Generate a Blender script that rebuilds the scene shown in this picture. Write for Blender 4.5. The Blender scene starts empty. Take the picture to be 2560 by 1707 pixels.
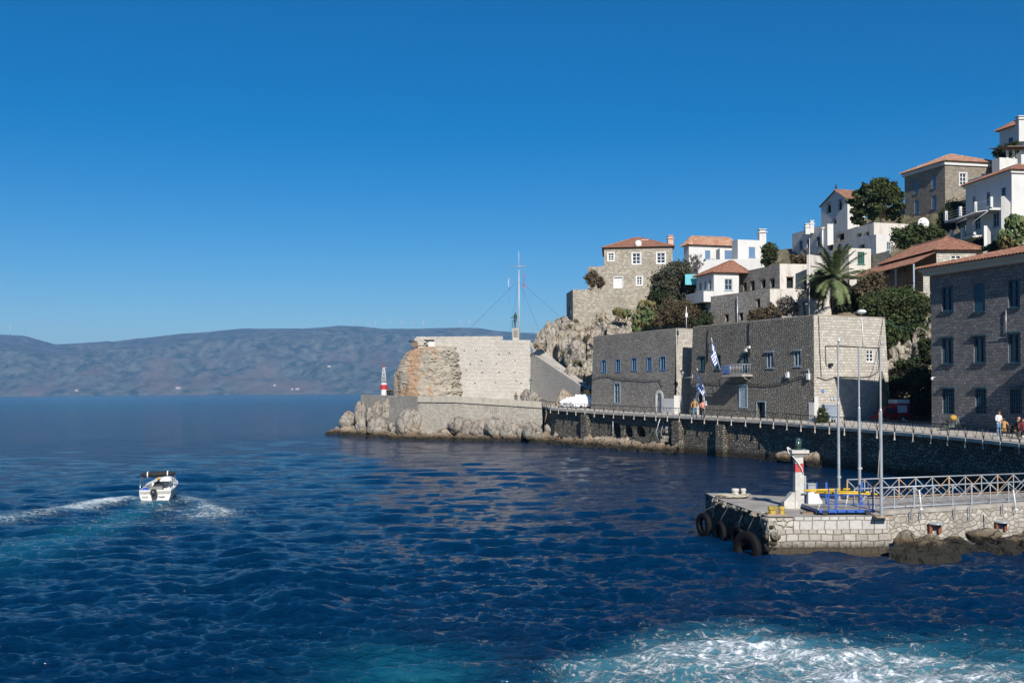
import bpy, math, random
import numpy as np
from mathutils import Vector, Matrix
R = math.radians
C = bpy.context.scene.collection
S = bpy.context.scene

# ------------------------------------------------------------------ camera
F = 2489.0                       # focal length in photograph pixels (2560 wide)
HC = 6.0                         # eye height above the water
ROLL = math.atan(0.0074)
HY = 979.2                       # horizon row at the picture's middle column
cam = bpy.data.cameras.new("camera")
cam.sensor_width = 36.0
cam.lens = F / 2560 * 36.0
cam.shift_y = (HY - 853.5) / 2560
cam.clip_start = 0.5
cam.clip_end = 60000
camo = bpy.data.objects.new("camera", cam)
C.objects.link(camo)
camo.location = (0, 0, HC)
camo.matrix_world = Matrix.Translation((0, 0, HC)) @ Matrix.Rotation(R(90), 4, 'X') @ Matrix.Rotation(-ROLL, 4, 'Z')
S.camera = camo

# ------------------------------------------------------------------ sky and sun
SUN = Vector((0.19, -0.982, 0.664)).normalized()
sun_el = math.asin(SUN.z)
w = bpy.data.worlds.new("World")
S.world = w
w.use_nodes = True
nt = w.node_tree
bg = nt.nodes['Background']
sky = nt.nodes.new('ShaderNodeTexSky')
sky.sky_type = 'NISHITA'
sky.sun_disc = False
sky.sun_elevation = sun_el
sky.sun_rotation = math.atan2(SUN.x, SUN.y)
sky.altitude = 0
sky.air_density = 1.0
sky.dust_density = 0.0
sky.ozone_density = 6.0
hs = nt.nodes.new('ShaderNodeHueSaturation')
hs.inputs['Hue'].default_value = 0.5
hs.inputs["Saturation"].default_value = 1.38
hs.inputs['Value'].default_value = 1.0
nt.links.new(sky.outputs[0], hs.inputs['Color'])
nt.links.new(hs.outputs[0], bg.inputs[0])
bg.inputs[1].default_value = 0.069
sl = bpy.data.lights.new("sun", 'SUN')
sl.energy = 5.0
sl.angle = R(0.5)
sl.color = (1.0, 0.94, 0.86)
so = bpy.data.objects.new("sun", sl)
C.objects.link(so)
so.location = (20, -60, 60)
so.rotation_euler = (-SUN).to_track_quat('-Z', 'Y').to_euler()
S.view_settings.view_transform = 'Standard'
S.view_settings.look = 'None'
S.view_settings.gamma = 1
S.view_settings.exposure = 0.38

# ------------------------------------------------------------------ measuring
ct, st = math.cos(ROLL), math.sin(ROLL)
def UV(px, py):                  # photograph point -> slope right / slope up
    dx, dy = px - 1280.0, HY - py
    return (dx * ct + dy * st) / F, (-dx * st + dy * ct) / F
def P(px, py, Y):
    u, v = UV(px, py)
    return Vector((u * Y, Y, HC + v * Y))
def G(px, py, z):                # on a level plane
    u, v = UV(px, py)
    Y = (z - HC) / v
    return Vector((u * Y, Y, z))
def ONW(px, py, A, B):           # on the upright plane through plan points A, B -> (s, z)
    u, v = UV(px, py)
    dx, dy = B[0] - A[0], B[1] - A[1]
    L = math.hypot(dx, dy)
    # (u*Y - Ax)*dy - (Y-Ay)*dx = 0
    Y = (A[0] * dy - A[1] * dx) / (u * dy - dx)
    s = ((u * Y - A[0]) * dx + (Y - A[1]) * dy) / L
    return s, HC + v * Y
def hit_z(px, py, A, B):
    return ONW(px, py, A, B)[1]
def plan(px, py, z, ref=None):   # plan position of a point of known height
    p = G(px, py, z)
    return (p.x, p.y)

# ------------------------------------------------------------------ numpy noise
class SinNoise:
    def __init__(s, seed, n=10, octs=4, lac=2.0, gain=.5):
        r = np.random.RandomState(seed)
        s.k = []; f = 1.0; a = 1.0
        for o in range(octs):
            d = r.normal(size=(n, 3)); d /= np.linalg.norm(d, axis=1)[:, None]
            s.k.append((d * f * r.uniform(.6, 1.5, (n, 1)) * 2.2, r.uniform(0, 6.28, n), a)); f *= lac; a *= gain
    def __call__(s, Pn):
        out = 0
        for K, ph, a in s.k:
            out = out + a * np.sin(Pn @ K.T + ph).sum(1) / math.sqrt(len(ph))
        return out

# ------------------------------------------------------------------ meshes
ORG = {}
def auto_uv(me):
    n = len(me.polygons)
    if not n: return
    uv = me.uv_layers.new(name='UVMap')
    co = np.empty(len(me.vertices) * 3, 'f'); me.vertices.foreach_get('co', co); co = co.reshape(-1, 3)
    no = np.empty(n * 3, 'f'); me.polygons.foreach_get('normal', no); no = no.reshape(-1, 3)
    lt = np.empty(n, 'i'); me.polygons.foreach_get('loop_total', lt)
    li = np.empty(len(me.loops), 'i'); me.loops.foreach_get('vertex_index', li)
    fn = np.repeat(no, lt, axis=0)
    h = np.hypot(fn[:, 0], fn[:, 1])
    flat = h < .08
    hh = np.where(flat, 1, h)
    t = np.stack([-fn[:, 1] / hh, fn[:, 0] / hh, 0 * h], 1); t[flat] = (1, 0, 0)
    b = np.cross(fn, t); b[flat] = (0, 1, 0)
    p = co[li]
    out = np.stack([(p * t).sum(1), (p * b).sum(1)], 1).astype('f')
    uv.data.foreach_set('uv', out.ravel())
class MB:
    def __init__(s): s.v = []; s.f = []; s.m = []; s.sm = []; s.mat = 0; s.smooth = False
    def add(s, vs, fs, mat=None, smooth=None):
        b = len(s.v); s.v.extend([tuple(v) for v in vs])
        for f in fs:
            s.f.append(tuple(b + i for i in f)); s.m.append(s.mat if mat is None else mat)
            s.sm.append(s.smooth if smooth is None else smooth)
        return s
    def quad(s, a, b, c, d, **k): return s.add([a, b, c, d], [(0, 1, 2, 3)], **k)
    def box(s, c, d, rz=0, **k):
        cs, sn = math.cos(rz), math.sin(rz); vs = []
        for z in (-.5, .5):
            for x, y in ((-.5, -.5), (.5, -.5), (.5, .5), (-.5, .5)):
                X, Y = x * d[0], y * d[1]
                vs.append((c[0] + X * cs - Y * sn, c[1] + X * sn + Y * cs, c[2] + z * d[2]))
        return s.add(vs, [(3, 2, 1, 0), (4, 5, 6, 7), (0, 1, 5, 4), (1, 2, 6, 5), (2, 3, 7, 6), (3, 0, 4, 7)], **k)
    def obox(s, o, ax, ay, az, **k):     # box from a corner and three edge vectors
        o, ax, ay, az = map(Vector, (o, ax, ay, az))
        vs = [o, o + ax, o + ax + ay, o + ay]; vs += [v + az for v in vs]
        fs = [(3, 2, 1, 0), (4, 5, 6, 7), (0, 1, 5, 4), (1, 2, 6, 5), (2, 3, 7, 6), (3, 0, 4, 7)]
        if ax.cross(ay).dot(az) < 0: fs = [f[::-1] for f in fs]
        return s.add(vs, fs, **k)
    def prism(s, poly, z0, z1, **k):     # counter-clockwise plan polygon
        n = len(poly)
        a = sum(poly[i][0] * poly[(i + 1) % n][1] - poly[(i + 1) % n][0] * poly[i][1] for i in range(n))
        if a < 0: poly = poly[::-1]
        z0s = z0 if hasattr(z0, '__len__') else [z0] * n; z1s = z1 if hasattr(z1, '__len__') else [z1] * n
        if a < 0 and hasattr(z1, '__len__'): z1s = z1s[::-1]
        if a < 0 and hasattr(z0, '__len__'): z0s = z0s[::-1]
        vs = [(p[0], p[1], z) for p, z in zip(poly, z0s)] + [(p[0], p[1], z) for p, z in zip(poly, z1s)]
        fs = [tuple(range(n))[::-1], tuple(range(n, 2 * n))] + [(i, (i + 1) % n, n + (i + 1) % n, n + i) for i in range(n)]
        return s.add(vs, fs, **k)
    def tube(s, pts, r, n=6, cap=True, **k):
        pts = [Vector(p) for p in pts]; rs = r if hasattr(r, '__len__') else [r] * len(pts)
        vs = []; fs = []; ref = None
        for i, p in enumerate(pts):
            t = (pts[min(i + 1, len(pts) - 1)] - pts[max(i - 1, 0)]).normalized()
            if ref is None:
                ref = Vector((0, 0, 1)) if abs(t.z) < .9 else Vector((1, 0, 0))
            x = t.cross(ref).normalized(); y = x.cross(t).normalized(); ref = y
            for j in range(n):
                a = 2 * math.pi * j / n
                vs.append(p + (x * math.cos(a) + y * math.sin(a)) * rs[i])
        m = len(pts)
        for i in range(m - 1):
            for j in range(n):
                a, b = i * n + j, i * n + (j + 1) % n
                fs.append((b, a, a + n, b + n))
        if cap:
            fs.append(tuple(range(n))); fs.append(tuple((m - 1) * n + j for j in range(n))[::-1])
        k.setdefault('smooth', True)
        return s.add(vs, fs, **k)
    def lathe(s, c, prof, n=12, **k):    # prof: (r, z) from the bottom up
        vs = []; fs = []
        for r, z in prof:
            for j in range(n):
                a = 2 * math.pi * j / n
                vs.append((c[0] + r * math.cos(a), c[1] + r * math.sin(a), c[2] + z))
        m = len(prof)
        for i in range(m - 1):
            for j in range(n):
                a, b = i * n + j, i * n + (j + 1) % n
                fs.append((a, b, b + n, a + n))
        fs.append(tuple(range(n))[::-1]); fs.append(tuple((m - 1) * n + j for j in range(n)))
        return s.add(vs, fs, **k)
    def build(s, name, mats, parent=None, origin=None):
        me = bpy.data.meshes.new(name)
        if parent is not None: o = ORG[parent.name]
        elif origin is not None: o = Vector(origin)
        else:
            xs = np.array(s.v); o = Vector((float(xs[:, 0].mean()), float(xs[:, 1].mean()), float(xs[:, 2].min())))
        vs = [(v[0] - o[0], v[1] - o[1], v[2] - o[2]) for v in s.v]
        me.from_pydata(vs, [], s.f)
        if not isinstance(mats, (list, tuple)): mats = [mats]
        for m in mats: me.materials.append(m)
        me.polygons.foreach_set('material_index', s.m)
        me.polygons.foreach_set('use_smooth', s.sm)
        me.update()
        auto_uv(me)
        ob = bpy.data.objects.new(name, me); C.objects.link(ob)
        if parent is not None: ob.parent = parent
        else: ob.location = o
        ORG[ob.name] = o
        return ob
def np_mesh(name, V, Fq, mats, parent=None, smooth=False, origin=None, midx=None, uv=True):
    me = bpy.data.meshes.new(name)
    V = np.asarray(V, 'f'); Fq = np.asarray(Fq, 'i')
    if parent is not None: o = ORG[parent.name]
    elif origin is not None: o = Vector(origin)
    else: o = Vector((float(V[:, 0].mean()), float(V[:, 1].mean()), float(V[:, 2].min())))
    V = V - np.array(o, 'f')
    k = Fq.shape[1]
    me.vertices.add(len(V)); me.vertices.foreach_set('co', V.ravel())
    me.loops.add(Fq.size); me.loops.foreach_set('vertex_index', Fq.ravel())
    me.polygons.add(len(Fq)); me.polygons.foreach_set('loop_start', np.arange(0, Fq.size, k, dtype='i'))
    me.polygons.foreach_set('use_smooth', np.full(len(Fq), smooth))
    if not isinstance(mats, (list, tuple)): mats = [mats]
    for m in mats: me.materials.append(m)
    if midx is not None: me.polygons.foreach_set('material_index', np.asarray(midx, 'i'))
    me.update(calc_edges=True)
    if uv: auto_uv(me)
    ob = bpy.data.objects.new(name, me); C.objects.link(ob)
    if parent is not None: ob.parent = parent
    else: ob.location = o
    ORG[ob.name] = o
    return ob
def tag(o, label=None, cat=None, group=None, kind=None):
    if label: o['label'] = label
    if cat: o['category'] = cat
    if group: o['group'] = group
    if kind: o['kind'] = kind
    return o
def thing(name, loc, label, cat, group=None):
    o = bpy.data.objects.new(name, None); C.objects.link(o); o.location = loc
    o.empty_display_size = .3
    ORG[o.name] = Vector(loc)
    return tag(o, label, cat, group)
def copy_tree(o, loc, rz=0, scale=1, label=None):
    def rec(a, par):
        c = a.copy(); C.objects.link(c)
        if par is not None: c.parent = par
        for ch in [x for x in bpy.data.objects if x.parent == a]: rec(ch, c)
        return c
    r = rec(o, None); r.location = loc; r.rotation_euler = (0, 0, rz); r.scale = (scale,) * 3
    ORG[r.name] = Vector(loc)
    if label: r['label'] = label
    return r

# ------------------------------------------------------------------ materials
MATS = {}
class NG:
    def __init__(s, name):
        s.m = bpy.data.materials.new(name); s.m.use_nodes = True; s.t = s.m.node_tree
        s.b = s.t.nodes['Principled BSDF']
    def n(s, typ, **k):
        x = s.t.nodes.new('ShaderNode' + typ)
        for a, v in k.items():
            if a.startswith('i_'): x.inputs[a[2:].replace('_', ' ')].default_value = v
            elif a[0] == 'n' and a[1:].isdigit(): x.inputs[int(a[1:])].default_value = v
            else: setattr(x, a, v)
        return x
    def l(s, a, b): s.t.links.new(a, b)
    def math(s, op, a, b=None, c=None, clamp=False):
        x = s.t.nodes.new('ShaderNodeMath'); x.operation = op; x.use_clamp = clamp
        for i, v in enumerate((a, b, c)):
            if v is None: continue
            if isinstance(v, (int, float)): x.inputs[i].default_value = v
            else: s.l(v, x.inputs[i])
        return x.outputs[0]
    def mix(s, fac, a, b, blend='MIX'):
        x = s.t.nodes.new('ShaderNodeMix'); x.data_type = 'RGBA'; x.blend_type = blend
        for i, v in ((0, fac), (6, a), (7, b)):
            if isinstance(v, (int, float)): x.inputs[i].default_value = v
            elif isinstance(v, tuple): x.inputs[i].default_value = (*v[:3], 1)
            else: s.l(v, x.inputs[i])
        return x.outputs[2]
    def noise(s, vec, scale, detail=3, rough=.55, out=0):
        x = s.t.nodes.new('ShaderNodeTexNoise'); x.inputs['Scale'].default_value = scale
        x.inputs['Detail'].default_value = detail; x.inputs['Roughness'].default_value = rough
        if vec is not None: s.l(vec, x.inputs['Vector'])
        return x.outputs[out]
    def ramp(s, fac, stops):
        x = s.t.nodes.new('ShaderNodeValToRGB'); e = x.color_ramp.elements
        while len(e) < len(stops): e.new(.5)
        for i, (p, c) in enumerate(stops):
            e[i].position = p; e[i].color = (c, c, c, 1) if isinstance(c, (int, float)) else (*c, 1)
        s.l(fac, x.inputs[0]); return x.outputs[0]
    def vmap(s, vec, scale=(1, 1, 1), loc=(0, 0, 0)):
        x = s.t.nodes.new('ShaderNodeMapping'); x.inputs['Scale'].default_value = scale
        x.inputs['Location'].default_value = loc; s.l(vec, x.inputs[0]); return x.outputs[0]
    def bump(s, h, strength=.5, dist=.05):
        x = s.t.nodes.new('ShaderNodeBump'); x.inputs['Strength'].default_value = strength
        x.inputs['Distance'].default_value = dist; s.l(h, x.inputs['Height']); s.l(x.outputs[0], s.b.inputs['Normal'])
    def col(s, c): s.l(c, s.b.inputs['Base Color'])
    def rough(s, v): s.b.inputs['Roughness'].default_value = v
def tc(g, o='UV'): return g.n('TexCoord').outputs[o]
def wpos(g): return g.n('NewGeometry').outputs['Position']
def darker(c, k): return tuple(x * k for x in c)
def plain(name, c, rough=.6, metal=0, var=.15, scale=3.0, bump=0.0):
    if name in MATS: return MATS[name]
    g = NG(name)
    n = g.noise(wpos(g), scale, 4)
    g.col(g.mix(g.ramp(n, [(.3, 0), (.7, 1)]), darker(c, 1 - var), tuple(min(1, x * (1 + var * .6)) for x in c)))
    g.rough(rough); g.b.inputs['Metallic'].default_value = metal
    if bump: g.bump(g.noise(wpos(g), scale * 6, 4), .6, bump)
    MATS[name] = g.m; return g.m
def masonry(name, cols, mortar, bw=.45, bh=.24, irr=.05, bump=.05, mort=.02, stain=.25, band=False, light=None, bandh=.55):
    """coursed stone: brick pattern on metric UVs, warped, each stone its own tone"""
    g = NG(name); uv = tc(g)
    wn = g.n('TexNoise', noise_dimensions='2D'); wn.inputs['Scale'].default_value = 1.6; wn.inputs['Detail'].default_value = 4
    g.l(uv, wn.inputs['Vector'])
    sub = g.n('VectorMath', operation='SUBTRACT', n1=(.5, .5, .5)); g.l(wn.outputs['Color'], sub.inputs[0])
    sc = g.n('VectorMath', operation='SCALE'); sc.inputs['Scale'].default_value = irr * 4; g.l(sub.outputs[0], sc.inputs[0])
    ad = g.n('VectorMath', operation='ADD'); g.l(uv, ad.inputs[0]); g.l(sc.outputs[0], ad.inputs[1])
    br = g.n('TexBrick', offset=.5, squash=.7, squash_frequency=3)
    br.inputs['Scale'].default_value = 1; br.inputs['Brick Width'].default_value = bw; br.inputs['Row Height'].default_value = bh
    br.inputs['Mortar Size'].default_value = mort; br.inputs['Mortar Smooth'].default_value = .6; br.inputs['Bias'].default_value = 0
    br.inputs['Color1'].default_value = (0, 0, 0, 1); br.inputs['Color2'].default_value = (1, 1, 1, 1); br.inputs['Mortar'].default_value = (.5, .5, .5, 1)
    g.l(ad.outputs[0], br.inputs['Vector'])
    c = g.ramp(br.outputs['Color'], [(i / (len(cols) - 1), x) for i, x in enumerate(cols)])
    fine = g.noise(uv, 7, 5, .65)
    c = g.mix(g.ramp(fine, [(.3, 0), (.75, 1)]), g.mix(.22, c, (0, 0, 0)), c)
    c = g.mix(br.outputs['Fac'], c, mortar)
    big = g.noise(uv, .35, 4)
    c = g.mix(g.math('MULTIPLY', g.ramp(big, [(.42, 0), (.7, 1)]), stain), c, darker(cols[0], .45))
    if light is not None:
        pl = g.noise(g.vmap(uv, (1, 1, 1), (31, 7, 0)), .22, 5)
        c = g.mix(g.ramp(pl, [(.5, 0), (.58, .75)]), c, light)
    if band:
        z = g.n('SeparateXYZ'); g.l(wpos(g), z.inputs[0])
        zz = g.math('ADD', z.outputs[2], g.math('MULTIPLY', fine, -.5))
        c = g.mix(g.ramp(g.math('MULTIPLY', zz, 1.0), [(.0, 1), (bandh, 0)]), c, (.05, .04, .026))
    c = g.mix(1.0, c, (1.18, 1.175, 1.175), 'MULTIPLY')
    g.col(c); g.rough(.9)
    h = g.math('SUBTRACT', g.math('MULTIPLY', fine, .55), g.math('MULTIPLY', br.outputs['Fac'], .9))
    h = g.math('ADD', h, g.math('MULTIPLY', br.outputs['Color'], .25))
    g.bump(h, 1.0, bump); MATS[name] = g.m; return g.m
def rubble(name, cols, mortar, sx=2.6, sy=4.0, bump=.08, edge=.07, stain=.3, band=False, rnd=.85):
    g = NG(name); uv = tc(g)
    wn = g.n('TexNoise', noise_dimensions='2D'); wn.inputs['Scale'].default_value = 2.2; wn.inputs['Detail'].default_value = 3
    g.l(uv, wn.inputs['Vector'])
    sub = g.n('VectorMath', operation='SUBTRACT', n1=(.5, .5, .5)); g.l(wn.outputs['Color'], sub.inputs[0])
    sc = g.n('VectorMath', operation='SCALE'); sc.inputs['Scale'].default_value = .22; g.l(sub.outputs[0], sc.inputs[0])
    ad = g.n('VectorMath', operation='ADD'); g.l(uv, ad.inputs[0]); g.l(sc.outputs[0], ad.inputs[1])
    mv = g.vmap(ad.outputs[0], (sx, sy, 1))
    v1 = g.n('TexVoronoi', voronoi_dimensions='2D', feature='F1'); v1.inputs['Scale'].default_value = 1; v1.inputs['Randomness'].default_value = rnd
    v2 = g.n('TexVoronoi', voronoi_dimensions='2D', feature='DISTANCE_TO_EDGE'); v2.inputs['Scale'].default_value = 1; v2.inputs['Randomness'].default_value = rnd
    g.l(mv, v1.inputs['Vector']); g.l(mv, v2.inputs['Vector'])
    sp = g.n('SeparateXYZ'); g.l(v1.outputs['Color'], sp.inputs[0])
    c = g.ramp(sp.outputs[0], [(i / (len(cols) - 1), x) for i, x in enumerate(cols)])
    fine = g.noise(uv, 8, 5, .65)
    c = g.mix(g.ramp(fine, [(.3, 0), (.75, 1)]), g.mix(.4, c, (0, 0, 0)), c)
    e = g.ramp(v2.outputs['Distance'], [(edge * .3, 1), (edge, 0)])
    c = g.mix(e, c, mortar)
    big = g.noise(uv, .4, 4)
    c = g.mix(g.math('MULTIPLY', g.ramp(big, [(.42, 0), (.7, 1)]), stain), c, darker(cols[0], .4))
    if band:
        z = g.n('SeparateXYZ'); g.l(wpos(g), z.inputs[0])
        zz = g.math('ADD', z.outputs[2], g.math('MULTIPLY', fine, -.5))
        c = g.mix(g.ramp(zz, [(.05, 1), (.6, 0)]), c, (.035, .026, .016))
    c = g.mix(1.0, c, (1.25, 1.24, 1.22), 'MULTIPLY')
    g.col(c); g.rough(.9)
    h = g.math('ADD', g.ramp(v2.outputs['Distance'], [(0, 0), (edge * 2.2, 1)]), g.math('MULTIPLY', fine, .6))
    h = g.math('ADD', h, g.math('MULTIPLY', sp.outputs[1], .35))
    g.bump(h, 1.0, bump); MATS[name] = g.m; return g.m
def limewash(name, c=(.8, .79, .76), stain=(.45, .42, .36), amt=.5, bump=.02):
    g = NG(name); uv = tc(g)
    n1 = g.noise(g.vmap(uv, (1, .35, 1)), 1.3, 6, .65); n2 = g.noise(uv, 6, 4)
    cc = g.mix(g.math('MULTIPLY', g.ramp(n1, [(.48, 0), (.75, 1)]), amt), c, stain)
    g.col(cc); g.rough(.8); g.bump(g.math('ADD', n2, g.math('MULTIPLY', n1, 1.5)), .7, bump)
    MATS[name] = g.m; return g.m
def rockmat(name, c1=(.40, .365, .31), c2=(.25, .225, .19), c3=(.42, .29, .19), amt3=.4, band=True, strata=0, bh=.6):
    g = NG(name); p = wpos(g)
    n1 = g.noise(p, .8, 6, .6); n2 = g.noise(g.vmap(p, (1, 1, .45)), 3.2, 7, .65); n3 = g.noise(p, .33, 3)
    c = g.mix(g.ramp(n1, [(.35, 0), (.65, 1)]), c1, c2)
    c = g.mix(g.math('MULTIPLY', g.ramp(n3, [(.5, 0), (.64, 1)]), amt3), c, c3)
    v = g.n('TexVoronoi', feature='DISTANCE_TO_EDGE'); v.inputs['Scale'].default_value = .8
    wv = g.n('VectorMath', operation='ADD'); g.l(g.vmap(p, (1, 1, .6 + strata)), wv.inputs[0])
    wn = g.n('TexNoise'); wn.inputs['Scale'].default_value = .9; wn.inputs['Detail'].default_value = 5; g.l(p, wn.inputs['Vector'])
    g.l(wn.outputs['Color'], wv.inputs[1]); g.l(wv.outputs[0], v.inputs['Vector'])
    cr = g.ramp(v.outputs['Distance'], [(0, 1), (.02, 0)])
    c = g.mix(g.math('MULTIPLY', g.math('MULTIPLY', cr, g.ramp(n1, [(.42, 0), (.6, 1)])), .8), c, (.06, .05, .04))
    c = g.mix(g.ramp(n2, [(.34, .75), (.55, 0)]), c, darker(c2, .38))
    if band:
        z = g.n('SeparateXYZ'); g.l(p, z.inputs[0])
        zz = g.math('ADD', z.outputs[2], g.math('MULTIPLY', n2, -.7))
        c = g.mix(g.ramp(zz, [(bh * .15, 1), (bh, 0)]), c, (.085, .055, .026))
        c = g.mix(g.ramp(zz, [(.0, 1), (.1, 0)]), c, (.02, .018, .012))
    g.col(c); g.rough(.92)
    h = g.math('ADD', g.math('MULTIPLY', n2, 1.2), g.math('MULTIPLY', n1, .6)); h = g.math('SUBTRACT', h, g.math('MULTIPLY', cr, .8))
    g.bump(h, 1.0, .28); MATS[name] = g.m; return g.m
def leafmat(name, c1, c2, c3=None):
    g = NG(name)
    ri = g.n('NewGeometry').outputs['Random Per Island']
    c = g.mix(ri, c1, c2)
    if c3: c = g.mix(g.ramp(g.noise(wpos(g), .7, 3), [(.45, 0), (.62, 1)]), c, c3)
    g.col(c); g.rough(.75)
    g.b.inputs['Specular IOR Level'].default_value = .25
    MATS[name] = g.m; return g.m
def tiles(name, c1=(.29, .13, .08), c2=(.19, .08, .05), c3=(.33, .19, .125)):
    g = NG(name); uv = tc(g)
    vn = g.n('TexWhiteNoise', noise_dimensions='2D')
    fl = g.n('VectorMath', operation='FLOOR'); g.l(g.vmap(uv, (1 / .28, 1 / .4, 1)), fl.inputs[0]); g.l(fl.outputs[0], vn.inputs['Vector'])
    c = g.ramp(vn.outputs[0], [(0, c2), (.6, c1), (1, c3)])
    c = g.mix(g.ramp(g.noise(uv, .8, 5), [(.5, 0), (.75, .6)]), c, (.16, .11, .08))
    sp = g.n('SeparateXYZ'); g.l(uv, sp.inputs[0])
    row = g.math('FRACT', g.math('MULTIPLY', sp.outputs[1], 1 / .4))
    c = g.mix(g.ramp(row, [(0, .6), (.14, 0)]), c, (.06, .03, .02))
    g.col(c); g.rough(.85); g.bump(row, .8, .03); MATS[name] = g.m; return g.m
def glass(name, c=(.02, .03, .045), rough=.08):
    g = NG(name); n = g.noise(wpos(g), 1.5, 2); g.col(g.mix(n, c, darker(c, 1.8))); g.rough(rough)
    MATS[name] = g.m; return g.m
# ------------------------------------------------------------------ water
def pl_dist(X, Y, pts):
    """distance to a polyline, parameter along it 0..1, signed side"""
    best = np.full(X.shape, 1e9); par = np.zeros(X.shape); side = np.zeros(X.shape)
    n = len(pts) - 1
    for i in range(n):
        ax, ay = pts[i][0], pts[i][1]; bx, by = pts[i + 1][0], pts[i + 1][1]
        dx, dy = bx - ax, by - ay; L2 = dx * dx + dy * dy
        t = np.clip(((X - ax) * dx + (Y - ay) * dy) / L2, 0, 1)
        d = np.hypot(X - ax - t * dx, Y - ay - t * dy)
        m = d < best
        best = np.where(m, d, best); par = np.where(m, (i + t) / n, par)
        side = np.where(m, np.sign((X - ax) * dy - (Y - ay) * dx), side)
    return best, par, side
def sea():
    # rows of growing distance, columns fanning out all round the view
    rows = [9.0]
    while rows[-1] < 15000:
        y = rows[-1]
        rows.append(y + max(.035, .0011 * y, y * y / 15000 * 1.35))
    rows = np.array(rows)
    ang = np.concatenate([np.linspace(-1.55, -.62, 60, endpoint=False), np.linspace(-.62, .62, 860), np.linspace(.62, 1.55, 61)[1:]])
    Yg, Ag = np.meshgrid(rows, ang, indexing='ij')
    X = Yg * np.tan(np.clip(Ag, -1.4, 1.4)); X = np.where(abs(Ag) > .62, Yg * np.sin(Ag) / math.cos(.62), X)
    Y = np.where(abs(Ag) > .62, Yg * np.cos(Ag) / math.cos(.62), Yg)
    X, Y = X.astype('f8'), Y.astype('f8')
    r = np.random.RandomState(5)
    # calm in the lee of the harbour wall
    Z = np.zeros_like(X); DX = np.zeros_like(X); DY = np.zeros_like(X)
    dist = np.hypot(X, Y)
    cell = np.maximum(.045, dist * dist / 15000 * 1.5)
    lens = np.exp(r.uniform(math.log(.30), math.log(5.5), 170))
    gust = .75 + .35 * np.sin(X * .06 + Y * .021 + 1) * np.sin(Y * .05 - X * .03 + 2)
    for L in lens:
        a = r.normal(0, .34 if L > 1 else .6) + R(-96)                  # running towards the viewer, a little left
        k = 2 * math.pi / L; kx, ky = k * math.cos(a), k * math.sin(a); ph = r.uniform(0, 6.28)
        amp = .0098 * L ** .85 * r.uniform(.5, 1.4) * (.30 if L > 2.0 else 1)
        fade = np.clip(1.6 - cell * 3.2 / L, 0, 1) * (gust if L < 3 else 1)
        q = kx * X + ky * Y + ph
        Z += amp * fade * np.cos(q); s = np.sin(q) * amp * fade * .6
        DX -= s * math.cos(a); DY -= s * math.sin(a)
    lee = np.clip((X - (-6 + .1 * Y)) / 14, 0, 1) * np.clip((Y - 45) / 25, 0, 1)
    Z *= 1 - .6 * lee
    # wake of the motor boat: left arm, right arm, the stirred trail astern, older wash ridges
    g = lambda pts: [G(a, b, 0) for a, b in pts]
    left = g([(345, 1243), (280, 1256), (200, 1266), (100, 1282), (0, 1296), (-140, 1318)])
    right = g([(430, 1240), (470, 1250), (500, 1262), (548, 1282)])
    trail = g([(385, 1260), (330, 1285), (240, 1318), (120, 1352), (0, 1385), (-150, 1430)])
    fan = g([(420, 1262), (470, 1272), (520, 1288)])
    ridge = [g([(500, 1306), (600, 1340), (740, 1400), (900, 1480)]), g([(520, 1345), (640, 1398), (760, 1470), (880, 1540)]),
             g([(560, 1415), (680, 1480), (800, 1560)])]
    dl, tl, _ = pl_dist(X, Y, left); dr, tr, _ = pl_dist(X, Y, right); dt, tt, _ = pl_dist(X, Y, trail); df, tf, _ = pl_dist(X, Y, fan)
    Z += .22 * np.exp(-(dl / (.5 + tl * 1.0)) ** 2) * (1 - .6 * tl) + .20 * np.exp(-(dr / .7) ** 2)
    for i, rr in enumerate(ridge):
        d, t, sd = pl_dist(X, Y, rr)
        w_ = .75 + .5 * t
        env = np.clip(t * 5, 0, 1) * np.clip((1 - t) * 4, 0, 1)
        Z += env * .21 * np.exp(-(d / w_) ** 2) * (.8 + .35 * np.sin(X * 1.1 + i * 2 + Y * .4)) - env * .05 * np.exp(-((d - 1.7 * w_) / w_) ** 2)
    Z += .10 * np.exp(-((np.hypot(X - trail[0][0] , Y - trail[0][1] + .2)) / .8) ** 2)
    foam = np.exp(-(dl / (.75 + tl * 1.3)) ** 2) * (1 - .45 * tl) * 1.0
    foam = np.maximum(foam, np.exp(-(dr / (1.0)) ** 2) * 1.0)
    foam = np.maximum(foam, .62 * np.exp(-(df / 1.7) ** 2))
    foam = np.maximum(foam, .5 * np.exp(-(dt / 1.5) ** 2) * np.exp(-tt * 7))
    foam = np.maximum(foam, .2 * np.exp(-(dt / (2.2 + 1.5 * tt)) ** 2) * (1 - tt))
    bx, by = G(388, 1256, 0).x, G(388, 1256, 0).y
    foam = np.maximum(foam, .95 * np.exp(-(np.hypot((X - bx), (Y - by + .55) * .9) / .75) ** 2))
    teal = .72 * np.exp(-(dt / (.8 + 1.7 * tt)) ** 2) * (1 - .5 * tt)
    # the ferry's own wash, bottom right, and a sunk bubble patch bottom middle
    n1 = SinNoise(3, octs=4); Pn = np.stack([X.ravel() * .28, Y.ravel() * .42, 0 * X.ravel()], 1)
    near = (Y < 75).ravel(); nz = np.zeros(X.size); nz[near] = n1(Pn[near]); nz = nz.reshape(X.shape)
    u = X / Y * F + 1280; vpx = 972 + HC / Y * F
    edge = 1600 - 45 * np.clip((u - 1300) / 300, 0, 1) + 60 * np.clip((1480 - u) / 200, 0, 3) - 25 * np.clip(1 - abs(u - 1850) / 300, 0, 1)
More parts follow.
